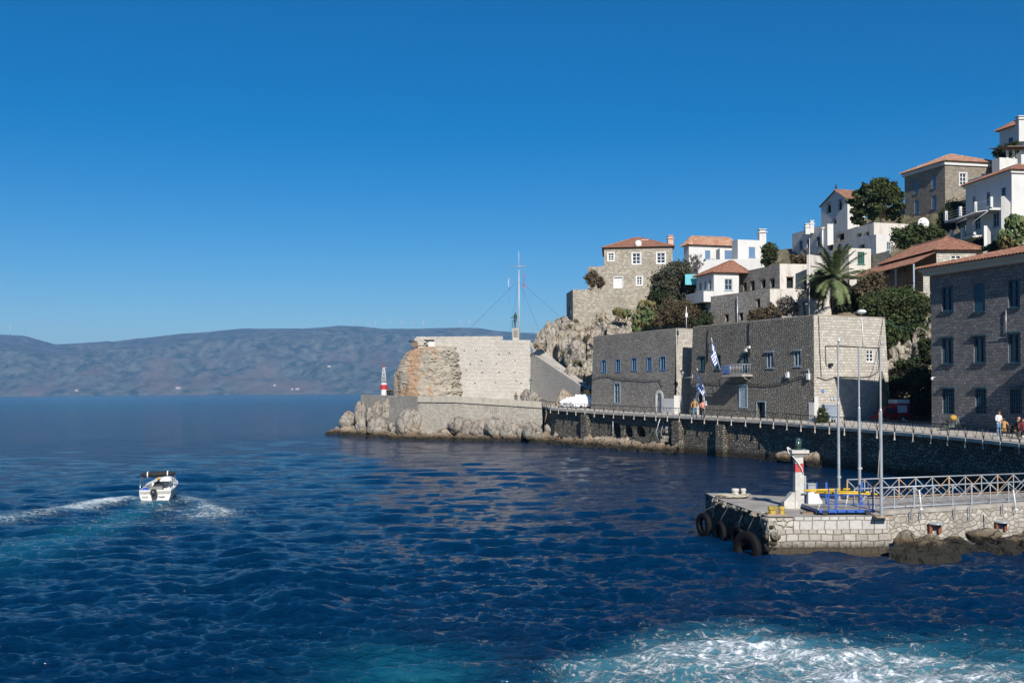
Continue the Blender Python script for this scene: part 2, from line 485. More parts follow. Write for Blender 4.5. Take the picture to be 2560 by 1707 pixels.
    wash = np.clip((vpx - edge + nz * 22) / 85, 0, 1) * (vpx < 9000)
    wash *= np.clip((u - 1180) / 260, 0, 1)
    teal = np.maximum(teal, wash * .75)
    foam = foam * np.clip(.86 + .34 * nz, .3, 1.1)
    foam = np.maximum(foam, np.clip(wash * .55 + nz * .21 * wash, 0, 1))
    pb = np.exp(-(((u - 1010) / 230) ** 2) - ((vpx - 1690) / 75) ** 2)
    teal = np.maximum(teal, np.clip(pb * (.75 + .35 * nz), 0, 1) * .6)
    foam = foam * 1.0
    Z += wash * .05 * nz
    V = np.stack([X + DX, Y + DY, Z], -1).reshape(-1, 3)
    nr, nc = X.shape
    i = np.arange(nr * nc).reshape(nr, nc)
    Fq = np.stack([i[:-1, :-1], i[:-1, 1:], i[1:, 1:], i[1:, :-1]], -1).reshape(-1, 4)
    g = NG('sea_water')
    at = lambda nm: g.n('Attribute', attribute_name=nm).outputs['Fac']
    p = wpos(g); fo, te = at('foam'), at('teal')
    # foam: streaky torn lace
    def swirl(sc, dist, det=6, ro=.62, st=(1, 1.5, 1), off=0):
        x = g.n('TexNoise'); x.inputs['Scale'].default_value = sc; x.inputs['Detail'].default_value = det; x.inputs['Roughness'].default_value = ro; x.inputs['Distortion'].default_value = dist
        g.l(g.vmap(p, st, (off, off, 0)), x.inputs['Vector']); return x.outputs[0]
    def thread(nz, w_): return g.ramp(g.math('ABSOLUTE', g.math('SUBTRACT', nz, .5)), [(0, 1), (w_ * .4, .5), (w_, 0)])
    n5 = swirl(2.6, .8, 9, .72)
    lace = g.math('ADD', g.math('MULTIPLY', thread(swirl(.9, 1.6), .07), .34), g.math('MULTIPLY', thread(swirl(2.3, 1.2, off=7), .08), .24))
    lace = g.math('ADD', lace, g.math('MULTIPLY', g.ramp(n5, [(.32, 0), (.75, 1)]), .62))
    thr = g.math('SUBTRACT', 1.12, fo)
    fm = g.math('MULTIPLY', g.math('SUBTRACT', lace, g.math('MULTIPLY', thr, .70)), 2.4, clamp=True)
    fm = g.math('MULTIPLY', fm, g.math('GREATER_THAN', fo, .02))
    milk = g.math('MULTIPLY', g.math('MULTIPLY', fo, fo), .75)
    c = g.mix(te, (.0002, .015, .048), (.006, .10, .155))
    c = g.mix(milk, c, (.16, .36, .42))
    c = g.mix(g.math('MULTIPLY', fm, .88), c, (.80, .85, .88))
    g.col(c)
    g.b.inputs['IOR'].default_value = 1.333
    cd = g.n('VectorMath', operation='LENGTH'); g.l(p, cd.inputs[0])
    b1 = g.noise(g.vmap(p, (.8, 1.7, 1)), 2.9, 5, .62); b2 = g.noise(g.vmap(p, (.5, 1.6, 1)), .42, 4, .6)
    farf = g.ramp(g.math('DIVIDE', cd.outputs['Value'], 400), [(.05, .1), (1, 1)])
    hgt = g.math('ADD', g.math('MULTIPLY', b1, .16), g.math('MULTIPLY', g.math('MULTIPLY', b2, farf), .34))
    hgt = g.math('ADD', hgt, g.math('MULTIPLY', fm, .05))
    g.bump(hgt, 1.0, 1.0)
    rf = g.ramp(g.math('DIVIDE', cd.outputs['Value'], 600), [(.03, .05), (1, .14)])
    g.l(g.math('ADD', rf, g.math('MULTIPLY', fm, .5)), g.b.inputs['Roughness'])
    o = np_mesh('water', V, Fq, g.m, smooth=True, origin=(0, 0, 0), uv=False)
    for nm, a in (('foam', foam), ('teal', teal)):
        at_ = o.data.attributes.new(nm, 'FLOAT', 'POINT'); at_.data.foreach_set('value', a.ravel().astype('f'))
    tag(o, 'deep blue rippled sea with a boat wake and churned foam', None, None, 'structure')
    return o
sea()

# ------------------------------------------------------------------ far coast
def far_hills():
    prof = [(-900, 860), (-500, 822), (-200, 826), (0, 834), (60, 837), (140, 859), (200, 856), (270, 851), (283, 853), (340, 846), (395, 840), (460, 833), (525, 828), (560, 824), (610, 820), (700, 820),
            (760, 820), (810, 816), (850, 812), (905, 814), (958, 820), (1050, 820), (1105, 819), (1160, 818), (1199, 819), (1247, 827), (1302, 831), (1337, 832), (1357, 838), (1450, 858), (1700, 900), (2100, 930), (2600, 950)]
    px = np.array([p[0] for p in prof], float); py = np.array([p[1] for p in prof], float)
    D0, D1 = 6900.0, 9000.0
    xs = np.linspace(-900, 2600, 760); top = np.interp(xs, px, py)
    us = (xs - 1280) / F
    hz = HY - (xs - 1280) * .0074
    H = (hz - top) / F * D1
    ts = np.linspace(0, 1, 130)
    T, U = np.meshgrid(ts, us, indexing='ij'); Hm = np.broadcast_to(H, T.shape)
    Yv = D0 + (D1 - D0) * T; Xv = U * Yv
    n = SinNoise(8, n=14, octs=6, gain=.55)
    Pn = np.stack([Xv.ravel() / 900, Yv.ravel() / 700, 0 * Xv.ravel()], 1)
    nn = n(Pn).reshape(T.shape); n2 = (1 - abs(SinNoise(18, n=12, octs=5)(Pn * 2.2).reshape(T.shape))) 
    prof_t = T ** .8
    Zv = Hm * prof_t + (nn * 40 + n2 * 55) * np.sin(np.pi * np.clip(T, 0, 1)) ** .8 * np.clip(Hm / 250, .2, 1.2) + nn * 1.5 * T
    # keep the ridge the highest thing in its column
    lim = (Hm / D1) * Yv * (.35 + .65 * T ** .5) + 6
    Zv = np.minimum(Zv, lim); Zv[0] = -3
    # far side falls away
    V = [np.stack([Xv, Yv, Zv], -1)]
    back = np.stack([Xv[-1] * 1.25, np.full_like(Xv[-1], D1 * 1.25), np.full_like(Xv[-1], -5)], -1)[None]
    V = np.concatenate([V[0], back], 0); nr, nc = V.shape[:2]
    i = np.arange(nr * nc).reshape(nr, nc)
    Fq = np.stack([i[:-1, :-1], i[:-1, 1:], i[1:, 1:], i[1:, :-1]], -1).reshape(-1, 4)
    g = NG('scrub_hill'); p = wpos(g)
    a = g.noise(p, .0016, 5, .6); b = g.noise(p, .012, 7, .7); c_ = g.noise(p, .05, 4, .6)
    z = g.n('SeparateXYZ'); g.l(p, z.inputs[0])
    c = g.mix(g.ramp(b, [(.38, 0), (.62, 1)]), (.010, .030, .022), (.11, .12, .10))
    c = g.mix(g.math('MULTIPLY', g.ramp(a, [(.5, 0), (.62, 1)]), g.ramp(g.math('MULTIPLY', z.outputs[2], .0025), [(.5, 1), (.95, 0)])), c, (.12, .09, .07))
    c = g.mix(g.ramp(c_, [(.62, 0), (.75, .5)]), c, (.3, .26, .2))
    g.col(c); g.rough(.95); g.bump(b, 1, 12)
    o = np_mesh('far_hills', V.reshape(-1, 3), Fq, g.m, smooth=True, origin=(0, D0, 0), uv=False)
    tag(o, 'long hazy blue scrub covered coast across the strait', None, None, 'structure')
    def hillz(px_, t):
        j = int(np.argmin(abs(xs - px_))); k = int(round(t * (len(ts) - 1)))
        return Vector((float(V[k, j, 0]), float(V[k, j, 1]), float(V[k, j, 2])))
    return hillz
hillz = far_hills()
def turbines():
    white = plain('turbine_white', (.5, .5, .5), .5)
    spots = [(28, 813, 'far left end of the ridge, apart from all the others'), (852, 800, 'leftmost of the row on the summit'), (884, 800, 'second of the summit row from the left'),
             (920, 806, 'third of the ridge row from the left'), (941, 804, 'fourth of the ridge row, just left of the beacon tower'), (977, 804, 'just right of the beacon tower'),
             (1003, 804, 'above the left edge of the fort rock'), (1030, 808, 'above the left cannon'), (1058, 804, 'above the right cannon'),
             (1153, 804, 'left one of the pair before the flag mast'), (1177, 801, 'right one of the pair before the flag mast')]
    proto = None
    for i, (px, py, d) in enumerate(spots):
        b = hillz(px, 1.0)
        top = P(px, py, b.y)
        h = max(45, top.z - b.z)
        if proto is None:
            root = thing('wind_turbine', b, 'white wind turbine at ' + d, 'wind turbine', 'wind turbines along the far ridge'); proto = root
            m = MB(); m.tube([b + Vector((0, 0, -6)), b + Vector((0, 0, 62))], [2.4, 1.5], 8); m.build('tower', white, root)
            hb = b + Vector((0, -2, 62))
            m = MB(); m.obox(hb + Vector((-1.8, -1.5, -1.8)), (3.6, 0, 0), (0, 8, 0), (0, 0, 3.6)); m.build('nacelle', white, root)
            for k in range(3):
                a = R(90 + 120 * k + 12); dv = Vector((math.cos(a), 0, math.sin(a))); s_ = Vector((-math.sin(a), 0, math.cos(a)))
                m = MB(); c = hb + Vector((0, -2, 0))
                m.add([c - s_ * 1.3, c + s_ * 1.3, c + dv * 27 + s_ * .4, c + dv * 27 - s_ * .4, c - s_ * 1.3 + Vector((0, .6, 0)), c + s_ * 1.3 + Vector((0, .6, 0)), c + dv * 27 + s_ * .4 + Vector((0, .3, 0)), c + dv * 27 - s_ * .4 + Vector((0, .3, 0))],
                      [(0, 1, 2, 3), (7, 6, 5, 4), (0, 4, 5, 1), (1, 5, 6, 2), (2, 6, 7, 3), (3, 7, 4, 0)]); m.build('blade', white, root)
            proto_h = 62.
            root.scale = (h / proto_h,) * 3
        else:
            copy_tree(proto, b, R((i * 37) % 50 - 25), h / proto_h, 'white wind turbine, ' + d)
turbines()
def shore_houses():
    white = plain('far_house_white', (.45, .42, .38), .8); roof = plain('far_house_roof', (.4, .2, .12), .8)
    for px, py, wd, d in [(192, 979, 22, 'near the left end of the far shore'), (446, 974, 34, 'widest one alone on the far shore'), (687, 965, 16, 'tiny one up from the far shore left of the beacon'),
                          (731, 975, 14, 'small one left of the beacon at the water'), (744, 974, 28, 'long one close left of the beacon at the water'), (823, 917, 24, 'up on the slope left of the beacon tower')]:
        v = UV(px, py); 
        # walk the ray up the hillside
        best = None
        for k in range(1, 120):
            q = hillz(px, k / 129.)
            if q.z > HC + v[1] * q.y: best = q; break
        q = q if best is None else best
        c = Vector((v[0] * q.y, q.y, q.z))
        root = thing('far_house', c, 'tiny white house, ' + d, 'house', 'scattered houses on the far coast')
        m = MB(); m.box((c.x, c.y, c.z + 2), (wd, 12, 12)); m.build('wall', white, root)
        m = MB(); m.add([(c.x - wd * .55, c.y - 7, c.z + 8), (c.x + wd * .55, c.y - 7, c.z + 8), (c.x + wd * .55, c.y + 7, c.z + 8), (c.x - wd * .55, c.y + 7, c.z + 8), (c.x - wd * .3, c.y, c.z + 11), (c.x + wd * .3, c.y, c.z + 11)],
                         [(3, 2, 1, 0), (0, 1, 5, 4), (1, 2, 5), (2, 3, 4, 5), (3, 0, 4)]); m.build('roof', roof, root)
shore_houses()
# ------------------------------------------------------------------ building helpers
M_ = {}
def MT(k): return MATS[k]
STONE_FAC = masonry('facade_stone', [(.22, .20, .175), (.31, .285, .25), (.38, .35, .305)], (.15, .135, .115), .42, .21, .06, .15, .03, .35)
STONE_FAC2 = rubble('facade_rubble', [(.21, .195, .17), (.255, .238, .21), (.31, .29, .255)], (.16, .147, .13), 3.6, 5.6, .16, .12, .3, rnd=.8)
STONE_LIT = masonry('sunlit_stone', [(.37, .345, .30), (.45, .42, .36), (.54, .505, .44)], (.32, .295, .25), .42, .24, .05, .05, .018, .2)  # brighter stone tones, sunlight put into the colour of sun-facing walls
STONE_H1 = masonry('house_stone', [(.27, .235, .185), (.37, .33, .265), (.50, .46, .38)], (.31, .28, .23), .38, .2, .09, .05, .03, .3)
STONE_BROWN = masonry('brown_stone', [(.19, .165, .13), (.25, .22, .175), (.31, .275, .22)], (.20, .175, .14), .4, .22, .06, .05, .02, .25)
STONE_GREY = rubble('grey_house_rubble', [(.24, .22, .19), (.33, .30, .27), (.42, .39, .35)], (.24, .23, .2), 3.2, 5.5, .05, .09, .3)
STONE_BAST = masonry('bastion_stone', [(.44, .41, .36), (.49, .46, .41), (.55, .52, .465)], (.36, .335, .29), .36, .19, .06, .06, .02, .25)
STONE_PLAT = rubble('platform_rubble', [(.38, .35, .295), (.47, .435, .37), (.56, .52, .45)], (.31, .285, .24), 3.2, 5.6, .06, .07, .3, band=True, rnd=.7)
STONE_QUAY = rubble('quay_rubble', [(.13, .115, .09), (.22, .20, .16), (.34, .31, .25)], (.06, .052, .042), 2.8, 4.3, .2, .09, .5, band=True)  # stone tones lowered to paint in the deep shade on this wall
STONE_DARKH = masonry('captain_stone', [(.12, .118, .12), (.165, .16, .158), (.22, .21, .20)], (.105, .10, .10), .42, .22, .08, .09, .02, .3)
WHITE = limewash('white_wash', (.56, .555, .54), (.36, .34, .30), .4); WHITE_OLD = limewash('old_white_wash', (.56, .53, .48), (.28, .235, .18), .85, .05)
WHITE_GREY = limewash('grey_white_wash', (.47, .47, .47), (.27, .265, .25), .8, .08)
SALMON = limewash('salmon_render', (.55, .36, .27), (.4, .25, .18), .5)
TILE = tiles('red_tiles'); TILE_OLD = tiles('weathered_tiles', (.40, .21, .13), (.30, .14, .08), (.52, .38, .28))
BLUE_SH = plain('blue_shutter', (.10, .19, .33), .5); PALE_SH = plain('grey_blue_paint', (.26, .34, .40), .55)
WHITE_P = plain('white_paint', (.66, .66, .64), .5, var=.08); GREEN_P = plain('green_paint', (.03, .13, .10), .5)
TEAL_P = plain('teal_paint', (.02, .065, .10), .5)
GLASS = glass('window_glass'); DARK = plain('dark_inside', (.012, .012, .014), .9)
IRON = plain('dark_iron', (.04, .042, .045), .5, .5); STEEL = plain('galvanised_steel', (.42, .45, .48), .4, .4)
CEMENT = plain('old_cement', (.40, .37, .32), .9, var=.3, bump=.02); PAVE = plain('pale_paving', (.46, .42, .36), .9, var=.25, scale=1.2, bump=.01)
ROOFTOP = plain('flat_roof_render', (.34, .30, .24), .95, var=.35, scale=.8, bump=.03)
WOOD = plain('weathered_wood', (.20, .13, .08), .8, var=.3)

def wall(m, A, B, z0, z1, ops=(), depth=.28, batter=0.0, c0=0, c1=0, zb=None, seg=0):
    """wall face from plan point A to B (outside on the right when walking A->B), rectangular or arched openings
       ops: (s0, s1, za, zb, arch) ; batter: outward lean per metre below z1; c0/c1: corner growth"""
    ax, ay = A; bx, by = B; L = math.hypot(bx - ax, by - ay); dx, dy = (bx - ax) / L, (by - ay) / L
    nx, ny = dy, -dx
    def p(s, z, inn=0.0):
        off = batter * (z1 - z)
        if s <= 1e-6: s -= off * c0
        elif s >= L - 1e-6: s += off * c1
        return (ax + dx * s + nx * (off - inn), ay + dy * s + ny * (off - inn), z)
    ops = [(max(.02, o[0]), min(L - .02, o[1]), max(z0, o[2]), min(z1 - .01, o[3]), (o[4] if len(o) > 4 else 0)) for o in ops]
    ops = [o for o in ops if o[1] - o[0] > .05 and o[3] - o[2] > .05]
    ss = sorted(set([0, L] + [round(v, 4) for o in ops for v in o[:2]])); zs = sorted(set([z0, z1] + [round(v, 4) for o in ops for v in o[2:4]]))
    if seg:
        ss = sorted(set(ss + [L * i / seg for i in range(1, seg)])); 
    for i in range(len(ss) - 1):
        for j in range(len(zs) - 1):
            sm, zm = (ss[i] + ss[i + 1]) / 2, (zs[j] + zs[j + 1]) / 2
            if any(o[0] < sm < o[1] and o[2] < zm < o[3] for o in ops): continue
            m.quad(p(ss[i], zs[j]), p(ss[i + 1], zs[j]), p(ss[i + 1], zs[j + 1]), p(ss[i], zs[j + 1]))
    for s0, s1, a, b, arch in ops:
        m.quad(p(s0, a), p(s0, a, depth), p(s0, b, depth), p(s0, b))
        m.quad(p(s1, a, depth), p(s1, a), p(s1, b), p(s1, b, depth))
        m.quad(p(s0, b), p(s0, b, depth), p(s1, b, depth), p(s1, b))
        m.quad(p(s0, a, depth), p(s0, a), p(s1, a), p(s1, a, depth))
        if arch:
            r = (s1 - s0) / 2; cx = (s0 + s1) / 2; zc = b - min(r, b - a) ; n = 8; rz = b - zc
            for side in (-1, 1):
                pts = [(cx + side * r * math.cos(t), zc + rz * math.sin(t)) for t in [math.pi / 2 * k / n for k in range(n + 1)]]
                cr = (cx + side * r, b - .002)
                for k in range(n):
                    f = [p(*cr), p(*pts[k + 1]), p(*pts[k])]
                    if side > 0: f = [f[0], f[2], f[1]][::-1]; f = [p(*cr), p(*pts[k + 1]), p(*pts[k])]
                    v = [Vector(q) for q in f]
                    nn = (v[1] - v[0]).cross(v[2] - v[0])
                    if nn.x * nx + nn.y * ny < 0: f = f[::-1]
                    m.add(f, [(0, 1, 2)])
                    q = [p(*pts[k]), p(*pts[k + 1]), p(pts[k + 1][0], pts[k + 1][1], depth), p(pts[k][0], pts[k][1], depth)]
                    m.add(q, [(0, 1, 2, 3)] if side < 0 else [(3, 2, 1, 0)])
    return p
class Site:
    """one building: an empty, its wall mesh, roof and windows as parts"""
    def __init__(s, name, loc, label, cat, group=None):
        s.o = thing(name, loc, label, cat, group); s.w = MB()
    def face(s, A, B): return (A, B)
def frame_pts(A, B):
    L = math.hypot(B[0] - A[0], B[1] - A[1]); d = Vector(((B[0] - A[0]) / L, (B[1] - A[1]) / L, 0)); n = Vector((d.y, -d.x, 0))
    return Vector((A[0], A[1], 0)), d, n, L
def window(par, A, B, s0, s1, z0, z1, frame, cols=2, rows=3, inset=.16, fw=.07, pane=None, shutters=None, lintel=None, sill=None, batt=0.0, label=None, name='window', surround=None, glasspart=True, open_in=False):
    o, d, n, L = frame_pts(A, B); up = Vector((0, 0, 1)); o = o + n * batt
    b = lambda s, z, i: o + d * s + up * z - n * i
    m = MB(); w_, h_ = s1 - s0, z1 - z0; t = .06
    def bar(sa, sb, za, zb, i=inset, th=t): m.obox(b(sa, za, i), d * (sb - sa), n * th, up * (zb - za))
    bar(s0, s0 + fw, z0, z1); bar(s1 - fw, s1, z0, z1); bar(s0 + fw, s1 - fw, z0, z0 + fw); bar(s0 + fw, s1 - fw, z1 - fw, z1)
    mw = fw * .55
    for i in range(1, cols): bar(s0 + w_ * i / cols - mw, s0 + w_ * i / cols + mw, z0 + fw, z1 - fw, inset + .01)
    for j in range(1, rows): bar(s0 + fw, s1 - fw, z0 + h_ * j / rows - mw * .7, z0 + h_ * j / rows + mw * .7, inset + .02)
    if surround:
        e = surround
        for (sa, sb, za, zb) in ((s0 - e, s0, z0 - e, z1 + e), (s1, s1 + e, z0 - e, z1 + e), (s0, s1, z1, z1 + e), (s0, s1, z0 - e, z0)):
            m.obox(b(sa, za, -.005), d * (sb - sa), n * .05, up * (zb - za))
    if lintel: m.obox(b(s0 - .12, z1 + .02, -.0), d * (w_ + .24), n * lintel, up * .09)
    if sill: m.obox(b(s0 - .1, z0 - .1, -.0), d * (w_ + .2), n * sill, up * .08)
    f = m.build(name, frame, par)
    if label: f['label'] = label
    g = MB(); i_ = inset + .045
    g.quad(b(s0 + .01, z0 + .01, i_), b(s1 - .01, z0 + .01, i_), b(s1 - .01, z1 - .01, i_), b(s0 + .01, z1 - .01, i_)); 
    g.quad(b(s0, z0, i_ + .02), b(s0, z1, i_ + .02), b(s1, z1, i_ + .02), b(s1, z0, i_ + .02))
    g.build('pane', pane or GLASS, f)
    if shutters:
        hw = w_ / 2
        for sg in (0, 1):
            q = MB()
            if shutters == 'side':   # folded back on the wall
                sa = s0 - hw - .04 if sg == 0 else s1 + .04
                q.obox(b(sa, z0, -.01), d * hw, n * .04, up * h_)
            elif shutters == 'closed':
                sa = s0 + hw * sg + .01
                q.obox(b(sa, z0 + .01, .10), d * (hw - .02), n * .05, up * (h_ - .02))
            else:                    # standing half open into the reveal / outward
                piv = b(s0 + .01, z0, .12) if sg == 0 else b(s1 - .01, z0, .12)
                a = (1 if sg == 0 else -1)
                dr = (d * a * .35 + n * .94).normalized() if shutters == 'out' else (d * a * .55 - n * .8)
                q.obox(piv, dr * hw, Vector((-dr.y, dr.x, 0)) * .04, up * h_)
            q.build('shutter', frame, f)
    return f
def door(par, A, B, s0, s1, z0, z1, leaf, surround=None, smat=None, arch=False, inset=.2, label=None):
    o, d, n, L = frame_pts(A, B); up = Vector((0, 0, 1)); b = lambda s, z, i: o + d * s + up * z - n * i
    m = MB(); w_ = s1 - s0
    m.obox(b(s0, z0, inset), d * w_, -n * .06, up * (z1 - z0))
    for k in (0, 1):
        for j in range(3):
            hh = (z1 - z0) / 3
            m.obox(b(s0 + w_ * (k * .5 + .07), z0 + hh * j + .08, inset), d * (w_ * .36), n * .02, up * (hh - .16))
    f = m.build('door', leaf, par)
    if label: f['label'] = label
    h = MB(); h.box(tuple(b(s0 + w_ * .58, z0 + 1.0, inset - .05)), (.05, .05, .16)); h.build('handle', IRON, f)
    if surround:
        q = MB(); e = surround
        if arch:
            r = w_ / 2; c = s0 + r; zc = z1 - r; n_ = 10
            pts = [(s0, z0), (s0, zc)] + [(c - r * math.cos(math.pi * k / n_), zc + r * math.sin(math.pi * k / n_)) for k in range(1, n_)] + [(s1, zc), (s1, z0)]
            po = [(s0 - e, z0), (s0 - e, zc)] + [(c - (r + e) * math.cos(math.pi * k / n_), zc + (r + e) * math.sin(math.pi * k / n_)) for k in range(1, n_)] + [(s1 + e, zc), (s1 + e, z0)]
            for k in range(len(pts) - 1):
                a0, a1, b0, b1 = pts[k], pts[k + 1], po[k], po[k + 1]
                vs = [b(*b0, -.06), b(*a0, -.06), b(*a1, -.06), b(*b1, -.06), b(*b0, 0), b(*a0, .2), b(*a1, .2), b(*b1, 0)]
                q.add(vs, [(3, 2, 1, 0), (1, 2, 6, 5), (0, 4, 7, 3)])
        else:
            for (sa, sb, za, zb) in ((s0 - e, s0, z0, z1 + e), (s1, s1 + e, z0, z1 + e), (s0, s1, z1, z1 + e)):
                q.obox(b(sa, za, -.0), d * (sb - sa), n * .05, up * (zb - za))
        q.build('door_frame', smat or WHITE_P, par)
    return f
def slope(m, A, B, Cc, D, pitch=.28, hgt=.045):
    """tiled slope: eave A->B, ridge D->C (above A, B); real pantile ridges running up the slope"""
    A, B, Cc, D = map(Vector, (A, B, Cc, D))
    u = (B - A); W = u.length; u.normalize()
    nrm = u.cross((D + Cc) / 2 - (A + B) / 2).normalized()
    v = nrm.cross(u).normalized()
    if v.z < 0: v = -v; nrm = -nrm
    H = ((D + Cc) / 2 - (A + B) / 2).dot(v)
    uD, uC = (D - A).dot(u), (Cc - A).dot(u)
    n = max(2, int(W / pitch)); sub = 4; vs = []; fs = []
    N = n * sub
    for i in range(N + 1):
        s = W * i / N
        vm = H
        if uD > .01 and s < uD: vm = min(vm, H * s / uD)
        if uC < W - .01 and s > uC: vm = min(vm, H * (W - s) / (W - uC))
        ph = (i % sub) / sub; off = hgt * (math.sin(math.pi * ph) if ph else 0) * 1.4
        vs.append(A + u * s + nrm * off); vs.append(A + u * s + v * vm + nrm * off)
    for i in range(N): fs.append((2 * i, 2 * i + 2, 2 * i + 3, 2 * i + 1))
    m.add(vs, fs)
def hip_roof(m, poly, ze, zr, ov=.35, ridge=None):
    """poly: four plan corners; ridge along the longer axis unless given as two plan points"""
    c = [Vector((p[0], p[1], 0)) for p in poly]
    if sum(c[i].x * c[(i + 1) % 4].y - c[(i + 1) % 4].x * c[i].y for i in range(4)) < 0: c = [c[0], c[3], c[2], c[1]]
    cen = sum(c, Vector()) / 4
    e = []
    for i in range(4):
        d1 = (c[i] - c[i - 1]).normalized(); d2 = (c[i] - c[(i + 1) % 4]).normalized()
        e.append(c[i] + (d1 + d2) * ov)
    L0, L1 = (e[1] - e[0]).length, (e[2] - e[1]).length
    if L1 > L0: e = e[1:] + e[:1]; L0, L1 = L1, L0
    ax = (e[1] - e[0]).normalized(); h = L1 / 2 
    m0 = (e[0] + e[3]) / 2 + ax * h; m1 = (e[1] + e[2]) / 2 - ax * h
    if ridge: m0, m1 = [Vector((*r, 0)) for r in ridge]
    Z = Vector((0, 0, 1)); E = [q + Z * ze for q in e]; R0, R1 = m0 + Z * zr, m1 + Z * zr
    slope(m, E[0], E[1], R1, R0); slope(m, E[1], E[2], R1, R1); slope(m, E[2], E[3], R0, R1); slope(m, E[3], E[0], R0, R0)
    # soffit and ridge caps
    m.add([q - Z * .03 for q in E], [(3, 2, 1, 0)])
    for a, b in ((R0, R1), (R0, E[0]), (R0, E[3]), (R1, E[1]), (R1, E[2])):
        if (a - b).length > .05: m.tube([a + Z * .03, b + Z * .03], .12, 6, smooth=False)
    return E, (R0, R1)
def cornice(m, poly, z, h=.25, out=.15, **k):
    c = [Vector((p[0], p[1], 0)) for p in poly]
    if sum(c[i].x * c[(i + 1) % 4].y - c[(i + 1) % 4].x * c[i].y for i in range(4)) < 0: c = c[::-1]
    e = []
    for i in range(4):
        d1 = (c[i] - c[i - 1]).normalized(); d2 = (c[i] - c[(i + 1) % 4]).normalized()
        e.append(c[i] + (d1 + d2) * out)
    m.prism([(q.x, q.y) for q in e], z, z + h, **k)
def yaw_fix(A, Bc, Cr, L, Rr, yaw=(.27, -.963)):
    """keep the near corner, square the house to a heading and run both walls out to the same picture columns"""
    a = math.atan2(-yaw[1], -yaw[0]); b = math.atan2(yaw[0], -yaw[1])
    A2 = plan_ray(Bc, a, L[0]) if L else None
    C2_ = plan_ray(Bc, b, Rr[0]) if Rr else None
    return A2, C2_
def corner_plan(L, Cn, Rr, Yc):
    """plan of the visible corner from the roofline pixels: left end, near corner, right end, all the same height"""
    pc = P(*Cn, Yc); vc = UV(*Cn)[1]; z = pc.z
    def at(q):
        u, v = UV(*q); Y = Yc * vc / v; return (u * Y, Y)
    return at(L) if L else None, (pc.x, pc.y), at(Rr) if Rr else None, z
def along(px, py, z, Cn, ang):
    pass
def plan_ray(C0, ang, px):
    """from plan point C0 walk at heading ang until picture column px"""
    u = UV(px, 800)[0]; dx, dy = math.cos(ang), math.sin(ang)
    t = (u * C0[1] - C0[0]) / (dx - u * dy)
    return (C0[0] + dx * t, C0[1] + dy * t)
def wins(par, wb, A, B, rects, arch=0, **k):
    """openings measured in the photograph; returns op list for wall()"""
    out = []
    for r in rects:
        x0, y0, x1, y1 = r[:4]
        s0, za = ONW(x0, (y0 + y1) / 2, A, B); s1, _ = ONW(x1, (y0 + y1) / 2, A, B)
        xm = (x0 + x1) / 2
        zt = hit_z(xm, y0, A, B); zb = hit_z(xm, y1, A, B)
        if s0 > s1: s0, s1 = s1, s0
        out.append((s0, s1, zb, zt, arch))
    return out
